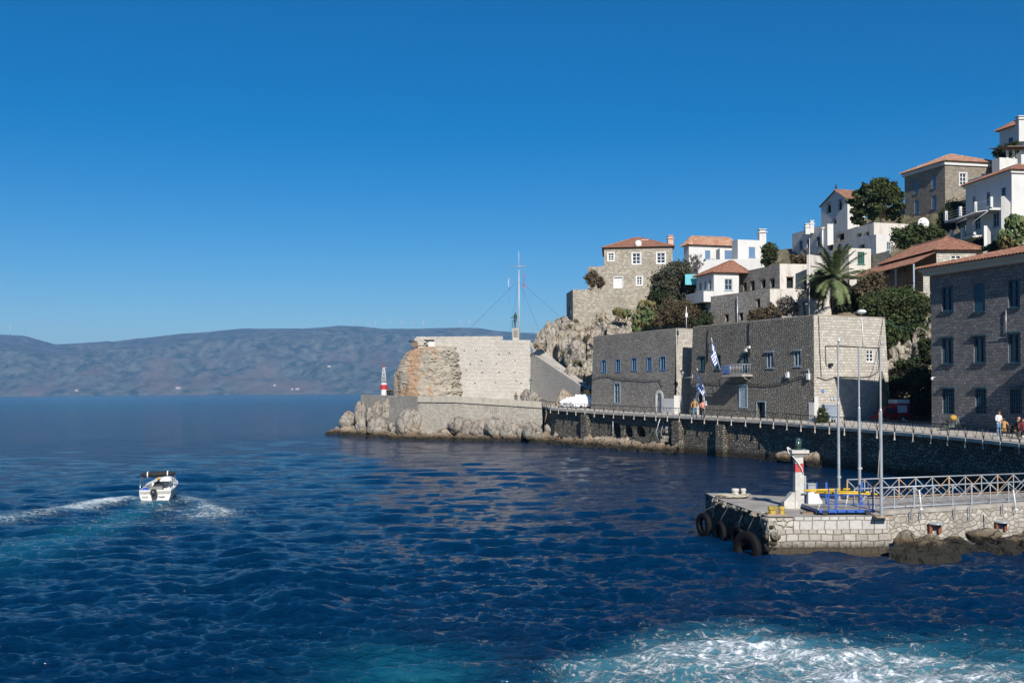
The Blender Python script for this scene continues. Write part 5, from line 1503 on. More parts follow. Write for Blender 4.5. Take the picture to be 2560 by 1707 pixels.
def shore_rocks():
    L = [ # x0, y0, x1, y1, distance, note
        (848, 1030, 888, 1066, 143.0, 'white boulder at the far left tip of the point'), (840, 1062, 890, 1094, 142.5, 'rusty flat boulder at the waterline of the left tip', ROCK_W),
        (886, 1004, 918, 1092, 141.0, 'tall cream boulder standing at the left end of the sea wall'), (930, 1002, 956, 1048, 139.5, 'upright slab rock leaning on the dark sea wall, left one'), (954, 1002, 984, 1060, 138.5, 'upright slab rock leaning on the dark sea wall, right one'),
        (914, 1020, 934, 1050, 139.5, 'small rock wedged left of the upright slabs'), (918, 1044, 976, 1092, 137.0, 'rounded cream boulder below the upright slabs'), (968, 1050, 996, 1092, 135.0, 'narrow rock between two big boulders under the wall'),
        (992, 1026, 1058, 1098, 129.8, 'largest white boulder under the pale sea wall'), (1050, 1080, 1100, 1098, 128.3, 'low stained rock right of the largest boulder', ROCK_W), (1094, 1078, 1140, 1100, 126.8, 'low rock ledge at the middle of the sea wall', ROCK_W),
        (1126, 1052, 1162, 1078, 125.8, 'round boulder high against the sea wall'), (1158, 1056, 1184, 1096, 124.8, 'rough rock right of the round boulder'), (1180, 1060, 1216, 1098, 123.8, 'pale cracked boulder in the middle of the shore row'),
        (1210, 1054, 1224, 1080, 123.8, 'thin rock between two pale boulders'), (1218, 1052, 1258, 1100, 122.3, 'broad cracked boulder below the loose masonry'), (1254, 1068, 1300, 1100, 121.8, 'low pink grey boulder in the shore row'),
        (1296, 1066, 1322, 1102, 120.8, 'ochre streaked boulder near the end of the sea wall'), (1316, 1060, 1356, 1104, 119.3, 'pointed cream boulder at the end of the sea wall'),
        (1358, 1056, 1386, 1098, 120.0, 'grey boulder in front of the vault opening'), (1372, 1080, 1426, 1108, 117.5, 'long pale boulder below the vault opening'), (1420, 1078, 1450, 1110, 116.0, 'wedge shaped rock right of the long pale boulder'), (1405, 1072, 1432, 1092, 118.5, 'small tilted rock behind the long pale boulder'),
    ]
    for i, e in enumerate(L):
        x0, y0, x1, y1, Y, lab = e[:6]; mt = e[6] if len(e) > 6 else None
        if 1090 < x0 < 1357: Y -= 1.3; y0 -= 8; x0 -= 4; x1 += 4
        rock_px(x0, y0, x1, y1 + 6, Y, 100 + i * 3, lab, 'boulders along the foot of the point', mat=mt, deep=.9, rough=.06, planes=8)
    # brown rock shelf along the quay foot
    M = [(1440, 1074, 1500, 1118, 113.0, 'brown stained rock shelf, left one under the quay'), (1490, 1084, 1545, 1122, 110.0, 'brown stained rock shelf, middle one under the quay'), (1538, 1088, 1592, 1124, 107.0, 'brown stained rock shelf, right one under the arches'),
         (1574, 1086, 1624, 1130, 104.0, 'orange streaked boulder ending the rock shelf'), (1640, 1110, 1670, 1130, 101.0, 'small ochre rock at the foot of the quay steps'), (1700, 1122, 1722, 1140, 97.0, 'small rock left of the dark buttress'), (1806, 1130, 1820, 1148, 90.0, 'little rust coloured rock at the buttress foot'),
         (1945, 1130, 1985, 1158, 82.0, 'orange brown rocks between the two quay arches'), (2014, 1130, 2062, 1170, 78, 'dark pointed rock below the right quay arch')]
    for i, e in enumerate(M):
        x0, y0, x1, y1, Y, lab = e
        rock_px(x0, y0, x1, y1 + 4, Y, 300 + i * 3, lab, 'rocks at the foot of the quay', mat=ROCK_W, deep=.8, rough=.09, strata=.05)
    # two boulders beside the lamp post on the path
    rock('boulder', tuple(P(1316, 990, 127.5)), (.8, .7, 1.1), 71, 'pale boulder on the path left of the thin lamp post', 'rock'); rock('boulder', tuple(P(1338, 995, 127)), (1.0, .7, .8), 73, 'pale boulder on the path right of the thin lamp post', 'rock')
    rock('boulder', tuple(P(1410, 1000, 121.5)), (1.0, .7, 1.3), 75, 'tan boulder at the foot of the fort ramp', 'rock', mat=ROCK_W)
shore_rocks()
shelf([(-26, 147), (-23.2, 144.5), (-13.0, 127.6), (-7.4, 124.6), (3.2, 119.6), (5.5, 115.5)], 3.2, .75, 41, 'stained rock shelf at the waterline of the point', ROCK_W)
shelf([(4.6, 116.6), (8.6, 108.6), (13.0, 100.0), (16.0, 94.5)], 2.2, .8, 43, 'brown rock shelf at the foot of the quay', ROCK_W)
def quay_steps():
    r = thing('quay_steps', P(1665, 1120, 100), 'worn stone steps jutting from the quay wall with a handrail', 'steps')
    for i, (x0, x1, y) in enumerate(((1672, 1686, 1062), (1664, 1684, 1073), (1663, 1682, 1082), (1655, 1674, 1096), (1650, 1668, 1104))):
        a = P(x0, y, 97.6); b = P(x1, y, 97.2); m = MB(); m.obox(a, b - a, (.8, .8, 0), (0, 0, .28)); m.build('step', ROCK, r)
    for x, y in ((1650, 1640), (1662, 1652)):
        m = MB(); m.tube([P(x, 1046, 98.2), P(y, 1080, 98.6), P(y + 6, 1100, 98.4)], .04, 5); m.build('handrail', STEEL, r)
    m = MB(); m.tube([P(1532, 1040, 106.5), P(1533, 1098, 106.2)], .045, 5); tag(m.build('drain_pipe', STEEL), 'thin vertical pipe down the quay left of the arches', 'pipe')
    m = MB(); m.tube([P(1367, 1030, 119), P(1362, 1056, 119)], .08, 5); tag(m.build('timber_post', WOOD), 'leaning timber under the walkway at the vault', 'post')
quay_steps()
def heap():
    # white tarpaulin heap in the shade by the left block
    V, Fc = ico(5); c = P(1454, 1010, 119.5); r = np.random.RandomState(3); n = SinNoise(9, 14, 5, gain=.7)
    Pt = V * np.array([2.1, 1.2, 1.0]); nn = n(Pt * 1.6); Pt *= (1 + .13 * nn + .10 * np.abs(np.sin(Pt[:, :1] * 5 + nn[:, None])) .ravel())[:, None]
    Pt[:, 2] = np.maximum(Pt[:, 2], -.25); Pt += np.array([c.x, c.y, 4.4])
    tag(np_mesh('tarpaulin_heap', Pt, Fc, plain('white_plastic', (.78, .8, .84), .35, var=.1), smooth=False), 'crumpled white tarpaulin heap left of the customs block', 'tarpaulin')
heap()
# ------------------------------------------------------------------ the hillside itself
HP = [(5, 128, 4), (8, 133, 8), (6, 140, 9), (10, 140, 13.5), (14, 128, 12.3), (20, 120, 12.2), (12, 150, 16), (18, 140, 18.5), (25, 140, 19.5), (25, 128, 14.5), (30, 112, 12.6), (36, 98, 12.2), (42, 92, 12.0), (48, 84, 11.5), (37, 88, 10), (40, 83, 6.5), (48, 76, 6.5),
      (28, 118, 14.2), (35, 108, 14.0), (33, 125, 18), (28, 135, 22), (40, 115, 18.5), (45, 105, 16), (50, 95, 15.5), (56, 90, 16), (48, 118, 21), (42, 130, 24), (36, 140, 25), (52, 125, 24.5), (58, 115, 24), (62, 104, 21), (60, 135, 33), (70, 125, 36), (68, 110, 27),
      (30, 150, 22), (50, 150, 29), (75, 150, 40), (90, 130, 42), (90, 100, 28), (75, 90, 18), (60, 80, 12), (20, 160, 16), (95, 160, 42), (5, 160, 8), (0, 150, 4)]
HPn = np.array(HP, float)
def rbf_fit():
    X = HPn[:, :2]; D = np.linalg.norm(X[:, None] - X[None], axis=2); A = D + np.eye(len(X)) * .6
    n = len(X); M = np.zeros((n + 3, n + 3)); M[:n, :n] = A; M[:n, n] = M[n, :n] = 1; M[:n, n + 1:] = X; M[n + 1:, :n] = X.T
    return np.linalg.solve(M, np.concatenate([HPn[:, 2], [0, 0, 0]]))
RW = rbf_fit()
def hz_at(x, y):
    x = np.asarray(x, float); y = np.asarray(y, float); n = len(HPn)
    D = np.sqrt((x[..., None] - HPn[:, 0]) ** 2 + (y[..., None] - HPn[:, 1]) ** 2)
    return D @ RW[:n] + RW[n] + RW[n + 1] * x + RW[n + 2] * y
def terrain():
    # region behind the quay buildings
    back0 = np.array(FL0) + np.array([PERP.x, PERP.y]) * 6.5; dv = np.array([FD.x, FD.y])
    xs = np.linspace(0, 98, 260); ys = np.linspace(74, 170, 260); X, Y = np.meshgrid(xs, ys)
    Z = hz_at(X, Y); n = SinNoise(21, 14, 5, gain=.55)
    Pn = np.stack([X.ravel() * .3, Y.ravel() * .3, Z.ravel() * .3], 1); nn = n(Pn).reshape(X.shape)
    Z = Z + nn * .45
    # drop to the promenade on the bay side of a line behind the blocks
    s = (X - back0[0]) * PERP.x + (Y - back0[1]) * PERP.y
    k = np.clip((s + .2) / 1.2, 0, 1)
    Z = Z * k + (-2.5) * (1 - k)
    # open yard between the office and the mansion
    u = X / Y
    yard = np.clip((94.5 - Y + .0 * X) / 3.0, 0, 1) * np.clip((u - .372) / .012, 0, 1) * np.clip((.45 - u) / .01, 0, 1)
    Z = Z * (1 - yard) + 3.1 * yard
    V = np.stack([X, Y, Z], -1); nr, nc = V.shape[:2]; i = np.arange(nr * nc).reshape(nr, nc)
    Fq = np.stack([i[:-1, :-1], i[:-1, 1:], i[1:, 1:], i[1:, :-1]], -1).reshape(-1, 4)
    keep = (V.reshape(-1, 3)[Fq][:, :, 2] > -1.5).any(1); Fq = Fq[keep]
    g = NG('hill_ground'); p = wpos(g); a = g.noise(p, .25, 6, .6); b = g.noise(p, 2.0, 6, .7)
    c = g.mix(g.ramp(a, [(.4, 0), (.6, 1)]), (.30, .25, .18), (.09, .085, .04)); c = g.mix(g.ramp(b, [(.4, .8), (.6, 0)]), c, (.12, .10, .06))
    g.col(c); g.rough(.95); g.bump(b, 1, .25)
    o = np_mesh('hillside', V.reshape(-1, 3), Fq, g.m, smooth=True); tag(o, 'dry scrubby hillside the town climbs', None, None, 'structure')
terrain()

# ------------------------------------------------------------------ cliffs of living rock
def cliff(name, boxes, label, mat, seed):
    Vs, Fs, b = [], [], 0
    for i, (x0, y0, x1, y1, Y, *rest) in enumerate(boxes):
        dp = rest[0] if rest else 1.0; a = P(x0, y1, Y); q = P(x1, y0, Y); w_ = (q.x - a.x) / 2; h = (q.z - a.z) / 2
        V, Fc = rock_geo(((a.x + q.x) / 2, Y + w_ * .4, (a.z + q.z) / 2), (w_ * 1.42, w_ * 1.25 * dp, h * 1.38), seed + i * 5, sub=5, rough=.05, planes=10, rz=(i * 1.7) % .6 - .3)
        Vs.append(V); Fs.append(Fc + b); b += len(V)
    VV = np.concatenate(Vs); n1 = SinNoise(seed + 3, 14, 6, gain=.62)(VV * np.array([.5, .5, .32])); n2 = SinNoise(seed + 4, 14, 4)(VV * np.array([1.2, 1.2, .7]))
    VV[:, 1] -= n1 * .42 + np.abs(n2) * .22; VV[:, 0] += n2 * .16
    o = np_mesh(name, VV, np.concatenate(Fs), mat, smooth=True)
    return tag(o, label, None, None, 'structure')
CL = rockmat('cliff_stone', (.48, .43, .35), (.34, .31, .26), (.47, .33, .2), .5, band=False)
cliff('cliff', [(1340, 838, 1368, 880, 140), (1352, 820, 1388, 900, 139), (1376, 832, 1412, 925, 137), (1400, 808, 1440, 850, 137), (1400, 830, 1432, 930, 134), (1424, 818, 1482, 880, 135), (1420, 860, 1478, 930, 131), (1466, 815, 1500, 870, 133), (1414, 915, 1450, 960, 128), (1450, 905, 1492, 960, 126),
                (1392, 795, 1420, 825, 141), (1420, 806, 1480, 840, 138), (1492, 790, 1526, 840, 130), (1524, 812, 1572, 850, 128), (1470, 830, 1520, 900, 130), (1340, 850, 1360, 875, 136), (1475, 900, 1500, 975, 124), (1545, 775, 1580, 830, 130)],
      'tall warm grey limestone cliff under the stone terrace', CL, 500)
cliff('cliff', [(2206, 800, 2240, 900, 93), (2222, 840, 2268, 930, 92), (2250, 850, 2300, 900, 93), (2290, 830, 2330, 905, 91), (2240, 900, 2290, 960, 91.5), (2285, 890, 2330, 945, 90), (2210, 895, 2245, 940, 92), (2300, 780, 2335, 850, 93), (2225, 940, 2330, 1010, 94), (2200, 960, 2240, 1040, 96), (2280, 960, 2340, 1050, 95)],
      'pale rock face behind the yard beside the mansion', CL, 700)

# ------------------------------------------------------------------ houses
def house(name, L, Cn, Rr, Yc, zbase, label, mats, side=(), front=(), roof=None, pxr=None, cat='house', yaw=None, depth_side=.3, parapet=.0, win=None, wf=None, topcap=None):
    """L, Cn, Rr: roofline pixels (left end of dim side, near corner, right end of lit front)"""
    A, Bc, Cr, z = corner_plan(L, Cn, Rr, Yc)
    if yaw:
        A_, C_ = yaw_fix(A, Bc, Cr, L, Rr, yaw); A = A_ or A; Cr = C_ or Cr
    if A is None:
        dv = Vector((Cr[0] - Bc[0], Cr[1] - Bc[1])).normalized(); A = (Bc[0] - dv.y * pxr, Bc[1] + dv.x * pxr)
    if Cr is None: 
        dv = Vector((Bc[0] - A[0], Bc[1] - A[1])).normalized(); pr = Vector((-dv.y, dv.x)); Cr = (Bc[0] + pr.x * pxr, Bc[1] + pr.y * pxr)
    Dk = (A[0] + Cr[0] - Bc[0], A[1] + Cr[1] - Bc[1])
    t = thing(name, (*Bc, zbase), label, cat)
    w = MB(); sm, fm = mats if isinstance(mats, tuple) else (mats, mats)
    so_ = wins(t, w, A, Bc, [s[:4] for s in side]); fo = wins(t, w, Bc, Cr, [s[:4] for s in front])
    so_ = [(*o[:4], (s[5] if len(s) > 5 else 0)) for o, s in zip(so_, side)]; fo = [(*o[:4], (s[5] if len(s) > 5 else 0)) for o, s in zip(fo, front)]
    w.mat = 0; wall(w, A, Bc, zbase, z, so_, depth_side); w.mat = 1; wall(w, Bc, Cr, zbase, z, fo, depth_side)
    w.mat = 0; wall(w, Cr, Dk, zbase, z); wall(w, Dk, A, zbase, z)
    if roof is None or roof == 'flat':
        zr = z - parapet; w.quad((*A, zr - .02), (*Bc, zr - .02), (*Cr, zr - .02), (*Dk, zr - .02))
        if parapet:
            q = MB()
    wo = w.build('wall', [sm, fm], t)
    for (ln, A_, B_) in ((zip(side, so_), A, Bc), (zip(front, fo), Bc, Cr)):
        for s, o_ in ln:
            kd = s[4] if len(s) > 4 else 'blue'
            styles = {'blue': (BLUE_SH, 2, 2, None), 'blueshut': (BLUE_SH, 2, 3, 'closed'), 'white': (WHITE_P, 2, 3, None), 'whites': (WHITE_P, 2, 2, None), 'pale': (PALE_SH, 2, 2, None), 'green': (GREEN_P, 4, 6, None)}
            if kd == 'void':
                q = MB(); o0, d0, n0, _ = frame_pts(A_, B_); i_ = .45
                f = lambda s_, z_: o0 + d0 * s_ + Vector((0, 0, z_)) - n0 * i_
                q.quad(f(o_[0], o_[2]), f(o_[1], o_[2]), f(o_[1], o_[3]), f(o_[0], o_[3]))
                q.obox(o0 + d0 * (o_[0] - .1) + Vector((0, 0, o_[3])) + n0 * -.02, d0 * (o_[1] - o_[0] + .2), n0 * .06, Vector((0, 0, .1)), mat=1); q.build('window_opening', [DARK, WOOD], t)
            elif kd == 'door': door(t, A_, B_, *o_[:4], WHITE_P, .1, WHITE_P)
            elif kd == 'darkdoor': door(t, A_, B_, *o_[:4], BLUE_SH, None)
            else:
                fr, cc, rr_, sh = styles[kd]
                window(t, A_, B_, *o_[:4], fr, cc, rr_, .12, .09, surround=(.13 if kd == 'white' else None), shutters=sh, pane=(plain('red_screen', (.12, .03, .025), .7) if kd == 'green' else None), sill=.06 if kd != 'void' else None)
    return t, A, Bc, Cr, Dk, z
C2 = lambda *r: rect4(*r[:4], 3.135, 1400, 560) + tuple(r[4:])
C3 = lambda *r: rect4(*r[:4], 3.137, 1960, 260) + tuple(r[4:])
c2 = lambda x, y: (1400 + x / 3.135, 560 + y / 3.135)
c3 = lambda x, y: (1960 + x / 3.137, 260 + y / 3.137)
def prism_part(t, name, pts, z0, z1, mat):
    m = MB(); m.prism(pts, z0, z1); return m.build(name, mat, t)
def chimney(t, px, py, py0, Y, mat, w_=.6, cap=True, arch=False):
    a, b = P(px, py0, Y), P(px, py, Y); m = MB()
    m.box(((a.x), Y, (a.z + b.z) / 2 - .3), (w_, w_, b.z - a.z + .6))
    if cap: m.box((a.x, Y, b.z), (w_ * 1.35, w_ * 1.35, .12)); m.box((a.x, Y, b.z + .2), (w_ * .8, w_ * .8, .3)); m.box((a.x, Y, b.z + .4), (w_ * 1.15, w_ * 1.15, .1))
    return m.build('chimney', mat, t)
def town():
    # --- H1 stone house on the terrace at the cliff top
    zb = P(1600, 723, 141).z
    t, A, B, Cr, D, z = house('stone_house', None, c2(345, 190), c2(882, 178), 141, zb - 1, 'square grey stone house with white windows on the cliff top terrace', STONE_H1, [],
        [C2(377, 229, 422, 288, 'white'), C2(567, 229, 630, 313, 'white'), C2(759, 227, 824, 308, 'white'), C2(600, 414, 643, 478, 'white'), C2(424, 417, 489, 503, 'door')], roof='hip', pxr=8.5)
    q = MB(); hip_roof(q, [A, B, Cr, D], z + .02, P(1550, 600, 145).z + .2, .3); q.build('roof', TILE, t)
    chimney(t, 1676, 597, 618, 142.5, SALMON, .75); chimney(t, 1612, 600, 616, 144, SALMON, 1.3, False)
    q = MB(); c = P(1596, 609, 140.6); V_, F_ = ball(c, .5, 10); V_ = [Vector((v[0], c.y + (v[1] - c.y) * .25, v[2])) for v in V_]; q.add(V_, F_, smooth=True); q.tube([c, c + Vector((0, .3, -.9))], .05, 5); q.build('satellite_dish', WHITE_P, t)
    # left wing
    house('stone_annex', None, c2(218, 335), c2(352, 330), 141.4, zb - 1, 'low stone annex with a bare bush before it, left of the cliff top house', STONE_H1, [], [], pxr=6)
    # terrace wall
    A, B, Cr = None, None, None
    p0, p1, p2 = P(1416, 732, 144), P(1432, 724, 138.5), P(1625, 721, 137.5); zt = p1.z; zl = P(1432, 800, 138).z - 2
    t = thing('terrace_wall', (p1.x, p1.y, zl), 'high grey stone terrace wall on the cliff below the square house', 'retaining wall')
    m = MB(); a0, a1, a2 = (p0.x, p0.y), (p1.x, p1.y), (p2.x, p2.y); a3 = (p2.x + 1, p2.y + 8); wall(m, a0, a1, zl, zt, [ONWR(1421, 765, 1427, 785, a0, a1)]); wall(m, a1, a2, zl, zt); wall(m, a2, a3, zl, zt)
    m.quad((*a0, zt), (*a1, zt), (*a2, zt), (*a3, zt)); wall(m, (a0[0] - 3.0, a0[1] + 4), a0, zl - 3, zt - 4.2); m.build('masonry', STONE_H1, t)
    # --- H2 white house with tiled roof behind
    zb2 = P(1750, 676, 134).z - 1.5
    t, A, B, Cr, D, z = house('white_house', c2(975, 176), c2(1010, 165), c2(1392, 160), 138, zb2, 'long white house with faded tile roof and blue windows above the red pyramid roof', (WHITE, WHITE), [], [C2(1137, 208, 1177, 276, 'blueshut'), C2(1287, 208, 1348, 276, 'blueshut')], roof='hip', yaw=(.27, -.963))
    q = MB(); hip_roof(q, [A, B, Cr, D], z + .02, P(1750, 598, 142).z - .1, .35); q.build('roof', TILE_OLD, t)
    t, A, B, Cr, D, z = house('white_block', c2(1352, 150), c2(1393, 122), c2(1606, 122), 132.5, zb2, 'white flat roofed block with one blue window and slim chimney', (WHITE, WHITE), [], [C2(1480, 181, 1529, 262, 'blueshut')], yaw=(.27, -.963))
    chimney(t, 1905, 582, 600, 134, WHITE, .9)
    house('white_porch', None, c2(1252, 190), c2(1290, 190), 135.5, zb2, 'little white porch wall between the two blue windowed houses', WHITE, [], [], pxr=2)
    tw = thing('garden_wall', (P(1800, 676, 131).x, 131, zb2), 'long whitewashed garden wall below the blue windowed house', 'wall'); m = MB(); a, b = P(1745, 650, 131), P(1908, 652, 130); m.prism([(a.x, a.y), (b.x, b.y), (b.x + .3, b.y + 3), (a.x, a.y + 3)], zb2 - 1, a.z); m.build('masonry', WHITE, tw)
    # --- H3 white house with red pyramid roof
    zb3 = P(1784, 745, 116).z
    t, A, B, Cr, D, z = house('pyramid_roof_house', c2(1072, 425), c2(1205, 383), c2(1403, 383), 116, P(1784, 800, 116).z, 'white house under a bright red pyramid roof', (WHITE, WHITE), [C2(1090, 458, 1110, 517, 'pale'), C2(1130, 445, 1146, 513, 'pale'), C2(1166, 432, 1186, 513, 'pale')], [C2(1291, 430, 1351, 518, 'pale')], roof='hip', yaw=(.27, -.963))
    Cr2 = (B[0] + (Cr[0] - B[0]) * 1.35, B[1] + (Cr[1] - B[1]) * 1.35); D2 = (A[0] + Cr2[0] - B[0], A[1] + Cr2[1] - B[1])
    q = MB(); apex = P(1828, 653, 118.5); hip_roof(q, [A, B, Cr2, D2], z + .02, apex.z, .35, ridge=[(apex.x - .15, apex.y), (apex.x + .15, apex.y)]); q.build('roof', TILE, t)
    m = MB(); o, d, n, L = frame_pts(A, B); zz = P(1784, 727, 116).z; m.obox(o - d * .2 + n * .02 + Vector((0, 0, zz - 1.3)), d * (L + .2), n * 1.3, Vector((0, 0, 1.25))); m.build('balcony', WHITE, t)
    m = MB(); a = P(1713, 712, 121); m.obox(a, (1.8, 0, 0), (0, .1, 0), (0, 0, 1.2)); m.obox(a + Vector((0, 0, 1.2)), (2.2, 0, 0), (0, 1.5, .1), (0, 0, .08)); tag(m.build('sunscreen', plain('turquoise_paint', (.10, .42, .48), .5)), 'turquoise screen left of the red pyramid roof house', 'screen')
    # --- H4 ruin, two tiers
    zl = P(1925, 800, 108).z - 1.5
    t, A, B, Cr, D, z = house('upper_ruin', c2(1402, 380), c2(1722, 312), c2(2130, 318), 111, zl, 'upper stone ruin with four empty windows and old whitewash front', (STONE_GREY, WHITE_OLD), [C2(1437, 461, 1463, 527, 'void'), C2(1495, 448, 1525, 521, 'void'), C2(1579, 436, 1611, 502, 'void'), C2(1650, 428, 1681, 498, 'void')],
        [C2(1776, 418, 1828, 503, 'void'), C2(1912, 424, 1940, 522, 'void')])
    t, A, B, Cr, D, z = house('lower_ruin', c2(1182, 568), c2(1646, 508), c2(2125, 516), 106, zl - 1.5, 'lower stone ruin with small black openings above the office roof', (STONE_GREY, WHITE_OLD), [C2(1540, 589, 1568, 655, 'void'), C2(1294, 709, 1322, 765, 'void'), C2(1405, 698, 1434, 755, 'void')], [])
    m = MB(); o, d, n, L = frame_pts(A, B); s = ONW(1845, 760, A, B)[0]; m.tube([o + d * s + n * .1 + Vector((0, 0, z - .4)), o + d * s + n * .1 + Vector((0, 0, z - 5))], .06, 5); m.build('drain_pipe', STEEL, t)
    # --- H5 long bluish white house and its right neighbours
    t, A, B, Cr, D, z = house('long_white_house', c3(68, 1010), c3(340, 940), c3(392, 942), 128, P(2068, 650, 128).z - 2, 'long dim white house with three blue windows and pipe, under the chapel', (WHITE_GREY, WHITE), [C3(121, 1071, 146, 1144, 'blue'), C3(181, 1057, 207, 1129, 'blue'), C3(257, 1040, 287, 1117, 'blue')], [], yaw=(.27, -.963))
    m = MB(); o, d, n, L = frame_pts(A, B); s = ONW(2060, 600, A, B)[0]; zz = hit_z(2060, 576, A, B); m.tube([o + d * s + n * .2 + Vector((0, 0, zz)), o + d * s + n * .2 + Vector((0, 0, zz - 3.2))], .1, 6); m.lathe(tuple(o + d * s + n * .2 + Vector((0, 0, zz))), [(.1, 0), (.28, .25), (.28, .35)], 8); m.build('drain_pipe', WHITE_P, t)
    chimney(t, 2018, 568, 575, 131, WHITE, .6); chimney(t, 2029, 560, 572, 131, WHITE, .5)

    t, A, B, Cr, D, z = house('courtyard_house', c3(388, 945), c3(705, 930), None, 124, P(2180, 640, 124).z - 2, 'dim plastered courtyard house behind the pine trunk', (WHITE_OLD, WHITE_OLD), [C3(430, 1022, 472, 1068, 'void'), C3(580, 1020, 608, 1042, 'void'), C3(645, 1008, 668, 1036, 'void')], [], pxr=5, yaw=(.27, -.963))
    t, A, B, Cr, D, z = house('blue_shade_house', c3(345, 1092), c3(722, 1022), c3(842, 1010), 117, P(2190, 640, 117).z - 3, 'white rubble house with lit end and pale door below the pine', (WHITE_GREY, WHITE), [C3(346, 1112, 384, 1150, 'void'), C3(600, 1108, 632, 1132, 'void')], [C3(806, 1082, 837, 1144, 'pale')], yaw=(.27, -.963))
    t, A, B, Cr, D, z = house('screen_window_hut', c3(455, 1150), c3(508, 1130), c3(686, 1136), 111.5, P(2140, 690, 111).z - 3, 'small white hut with a green framed red screened window', (WHITE_OLD, WHITE_OLD), [], [C3(577, 1160, 631, 1256, 'green')], yaw=(.27, -.963))
    t, A, B, Cr, D, z = house('low_white_wall', c3(178, 1182), c3(200, 1180), c3(790, 1268), 108.5, P(2100, 760, 108).z - 2, 'sloping whitewashed garden wall behind the palm', (WHITE_OLD, WHITE_OLD), [], [C3(456, 1352, 505, 1405, 'void')], cat='wall')
    house('stone_wall', c3(664, 1190), c3(700, 1180), c3(830, 1150), 112, P(2200, 700, 112).z - 2, 'low dry stone wall left of the veranda roof', STONE_H1, [], [], cat='wall')
    # --- chapel-like house
    t, A, B, Cr, D, z = house('chapel', c3(297, 772), c3(497, 738), c3(640, 742), 142, P(2119, 575, 142).z - 4, 'white chapel like house with gable and arched dark windows', (WHITE, WHITE), [C3(334, 780, 369, 856, 'void', 1), C3(424, 757, 454, 834, 'void', 1), C3(385, 905, 411, 940, 'void', 1)], [], yaw=(.27, -.963))
    # gable over the dim side, ridge running back right
    o, d, n, L = frame_pts(A, B); ap = P(2090, 476, 142 * 1.012); s = ONW(2090, 476, A, B)[0]; apz = hit_z(2090, 477, A, B)
    za = z; m = MB(); f = lambda s_, z_, i=0: o + d * s_ + Vector((0, 0, z_)) - n * i
    W_ = (Vector(Cr) - Vector(B)).length
    m.add([f(0, z - .01), f(L, z - .01), f(s, apz)], [(0, 1, 2)]); m.add([f(0, z - .01, W_), f(L, z - .01, W_), f(s, apz, W_)], [(2, 1, 0)]); m.build('gable', WHITE, t)
    m = MB(); e = .3; z1 = z - .05; s1 = (apz - z) / s
    slope(m, f(-e, z - s1 * e, W_), f(-e, z - s1 * e, -e), f(s, apz + .06, -e), f(s, apz + .06, W_)); s2 = (apz - z) / (L - s); slope(m, f(L + e, z - s2 * e, -e), f(L + e, z - s2 * e, W_), f(s, apz + .06, W_), f(s, apz + .06, -e)); m.tube([f(s, apz + .1, -e), f(s, apz + .1, W_)], .13, 6); m.build('roof', TILE, t)
    m = MB(); p = f(s, apz, 0); m.tube([p, p + Vector((0, 0, .9))], .08, 5); m.add(*ball(p + Vector((0, 0, .5)), .16)); m.build('finial', IRON, t)
    # --- H9 big brown stone house
    t, A, B, Cr, D, z = house('brown_mansion', c3(945, 575), c3(1262, 478), c3(1690, 500), 128, P(2362, 570, 128).z - 5, 'large brown stone mansion with white cornice and blue shuttered windows', (STONE_BROWN, STONE_BROWN),
        [C3(1020, 607, 1052, 703, 'blueshut'), C3(1157, 565, 1192, 661, 'blueshut'), C3(1022, 757, 1056, 858, 'blueshut'), C3(1157, 719, 1195, 821, 'blueshut'), C3(1157, 877, 1195, 935, 'blueshut'), C3(1022, 915, 1054, 950, 'pale')], [C3(1378, 544, 1429, 638, 'white')], roof='hip')
    q = MB(); cornice(q, [A, B, Cr, D], z + .002, .45, .2); q.build('cornice', WHITE, t)
    q = MB(); hip_roof(q, [A, B, Cr, D], z + .47, P(2400, 389, 134).z - .25, .45); q.build('roof', TILE_OLD, t)
    # --- white terraces between
    house('white_terrace', c3(1455, 580), c3(1672, 530), c3(1800, 540), 120, P(2490, 480, 120).z - 6, 'white terrace block in front of the brown mansion', (WHITE, WHITE), [], [], yaw=(.27, -.963))
    house('white_parapet', c3(1640, 432), c3(1690, 420), c3(1850, 440), 126, P(2500, 420, 126).z - 6, 'stepped white parapet under the pergola', (WHITE, WHITE), [], [], cat='terrace', yaw=(.27, -.963))
    house('white_stair_block', c3(1840, 400), c3(1860, 395), c3(1960, 398), 124, P(2560, 420, 124).z - 6, 'tall white corner block beneath the pergola at the right edge', (WHITE, WHITE), [], [], cat='terrace', yaw=(.27, -.963))
    # --- H10 white house with balconies
    t, A, B, Cr, D, z = house('balcony_house', c3(1425, 665), c3(1785, 542), c3(2150, 556), 107, P(2530, 640, 107).z - 5, 'white balcony house with tiled eaves and shaded doors at right edge', (WHITE, WHITE),
        [C3(1478, 722, 1500, 830, 'pale'), C3(1588, 692, 1615, 790, 'blue'), C3(1705, 655, 1738, 745, 'blue'), C3(1375, 905, 1410, 1000, 'pale'), C3(1495, 880, 1540, 980, 'pale'), C3(1640, 850, 1685, 965, 'pale')], [], roof='hip')
    q = MB(); cornice(q, [A, B, Cr, D], z + .002, .3, .2); q.build('cornice', WHITE, t); q = MB(); hip_roof(q, [A, B, Cr, D], z + .32, P(2560, 415, 112).z - .25, .4); q.build('roof', TILE, t)
    o, d, n, L = frame_pts(A, B)
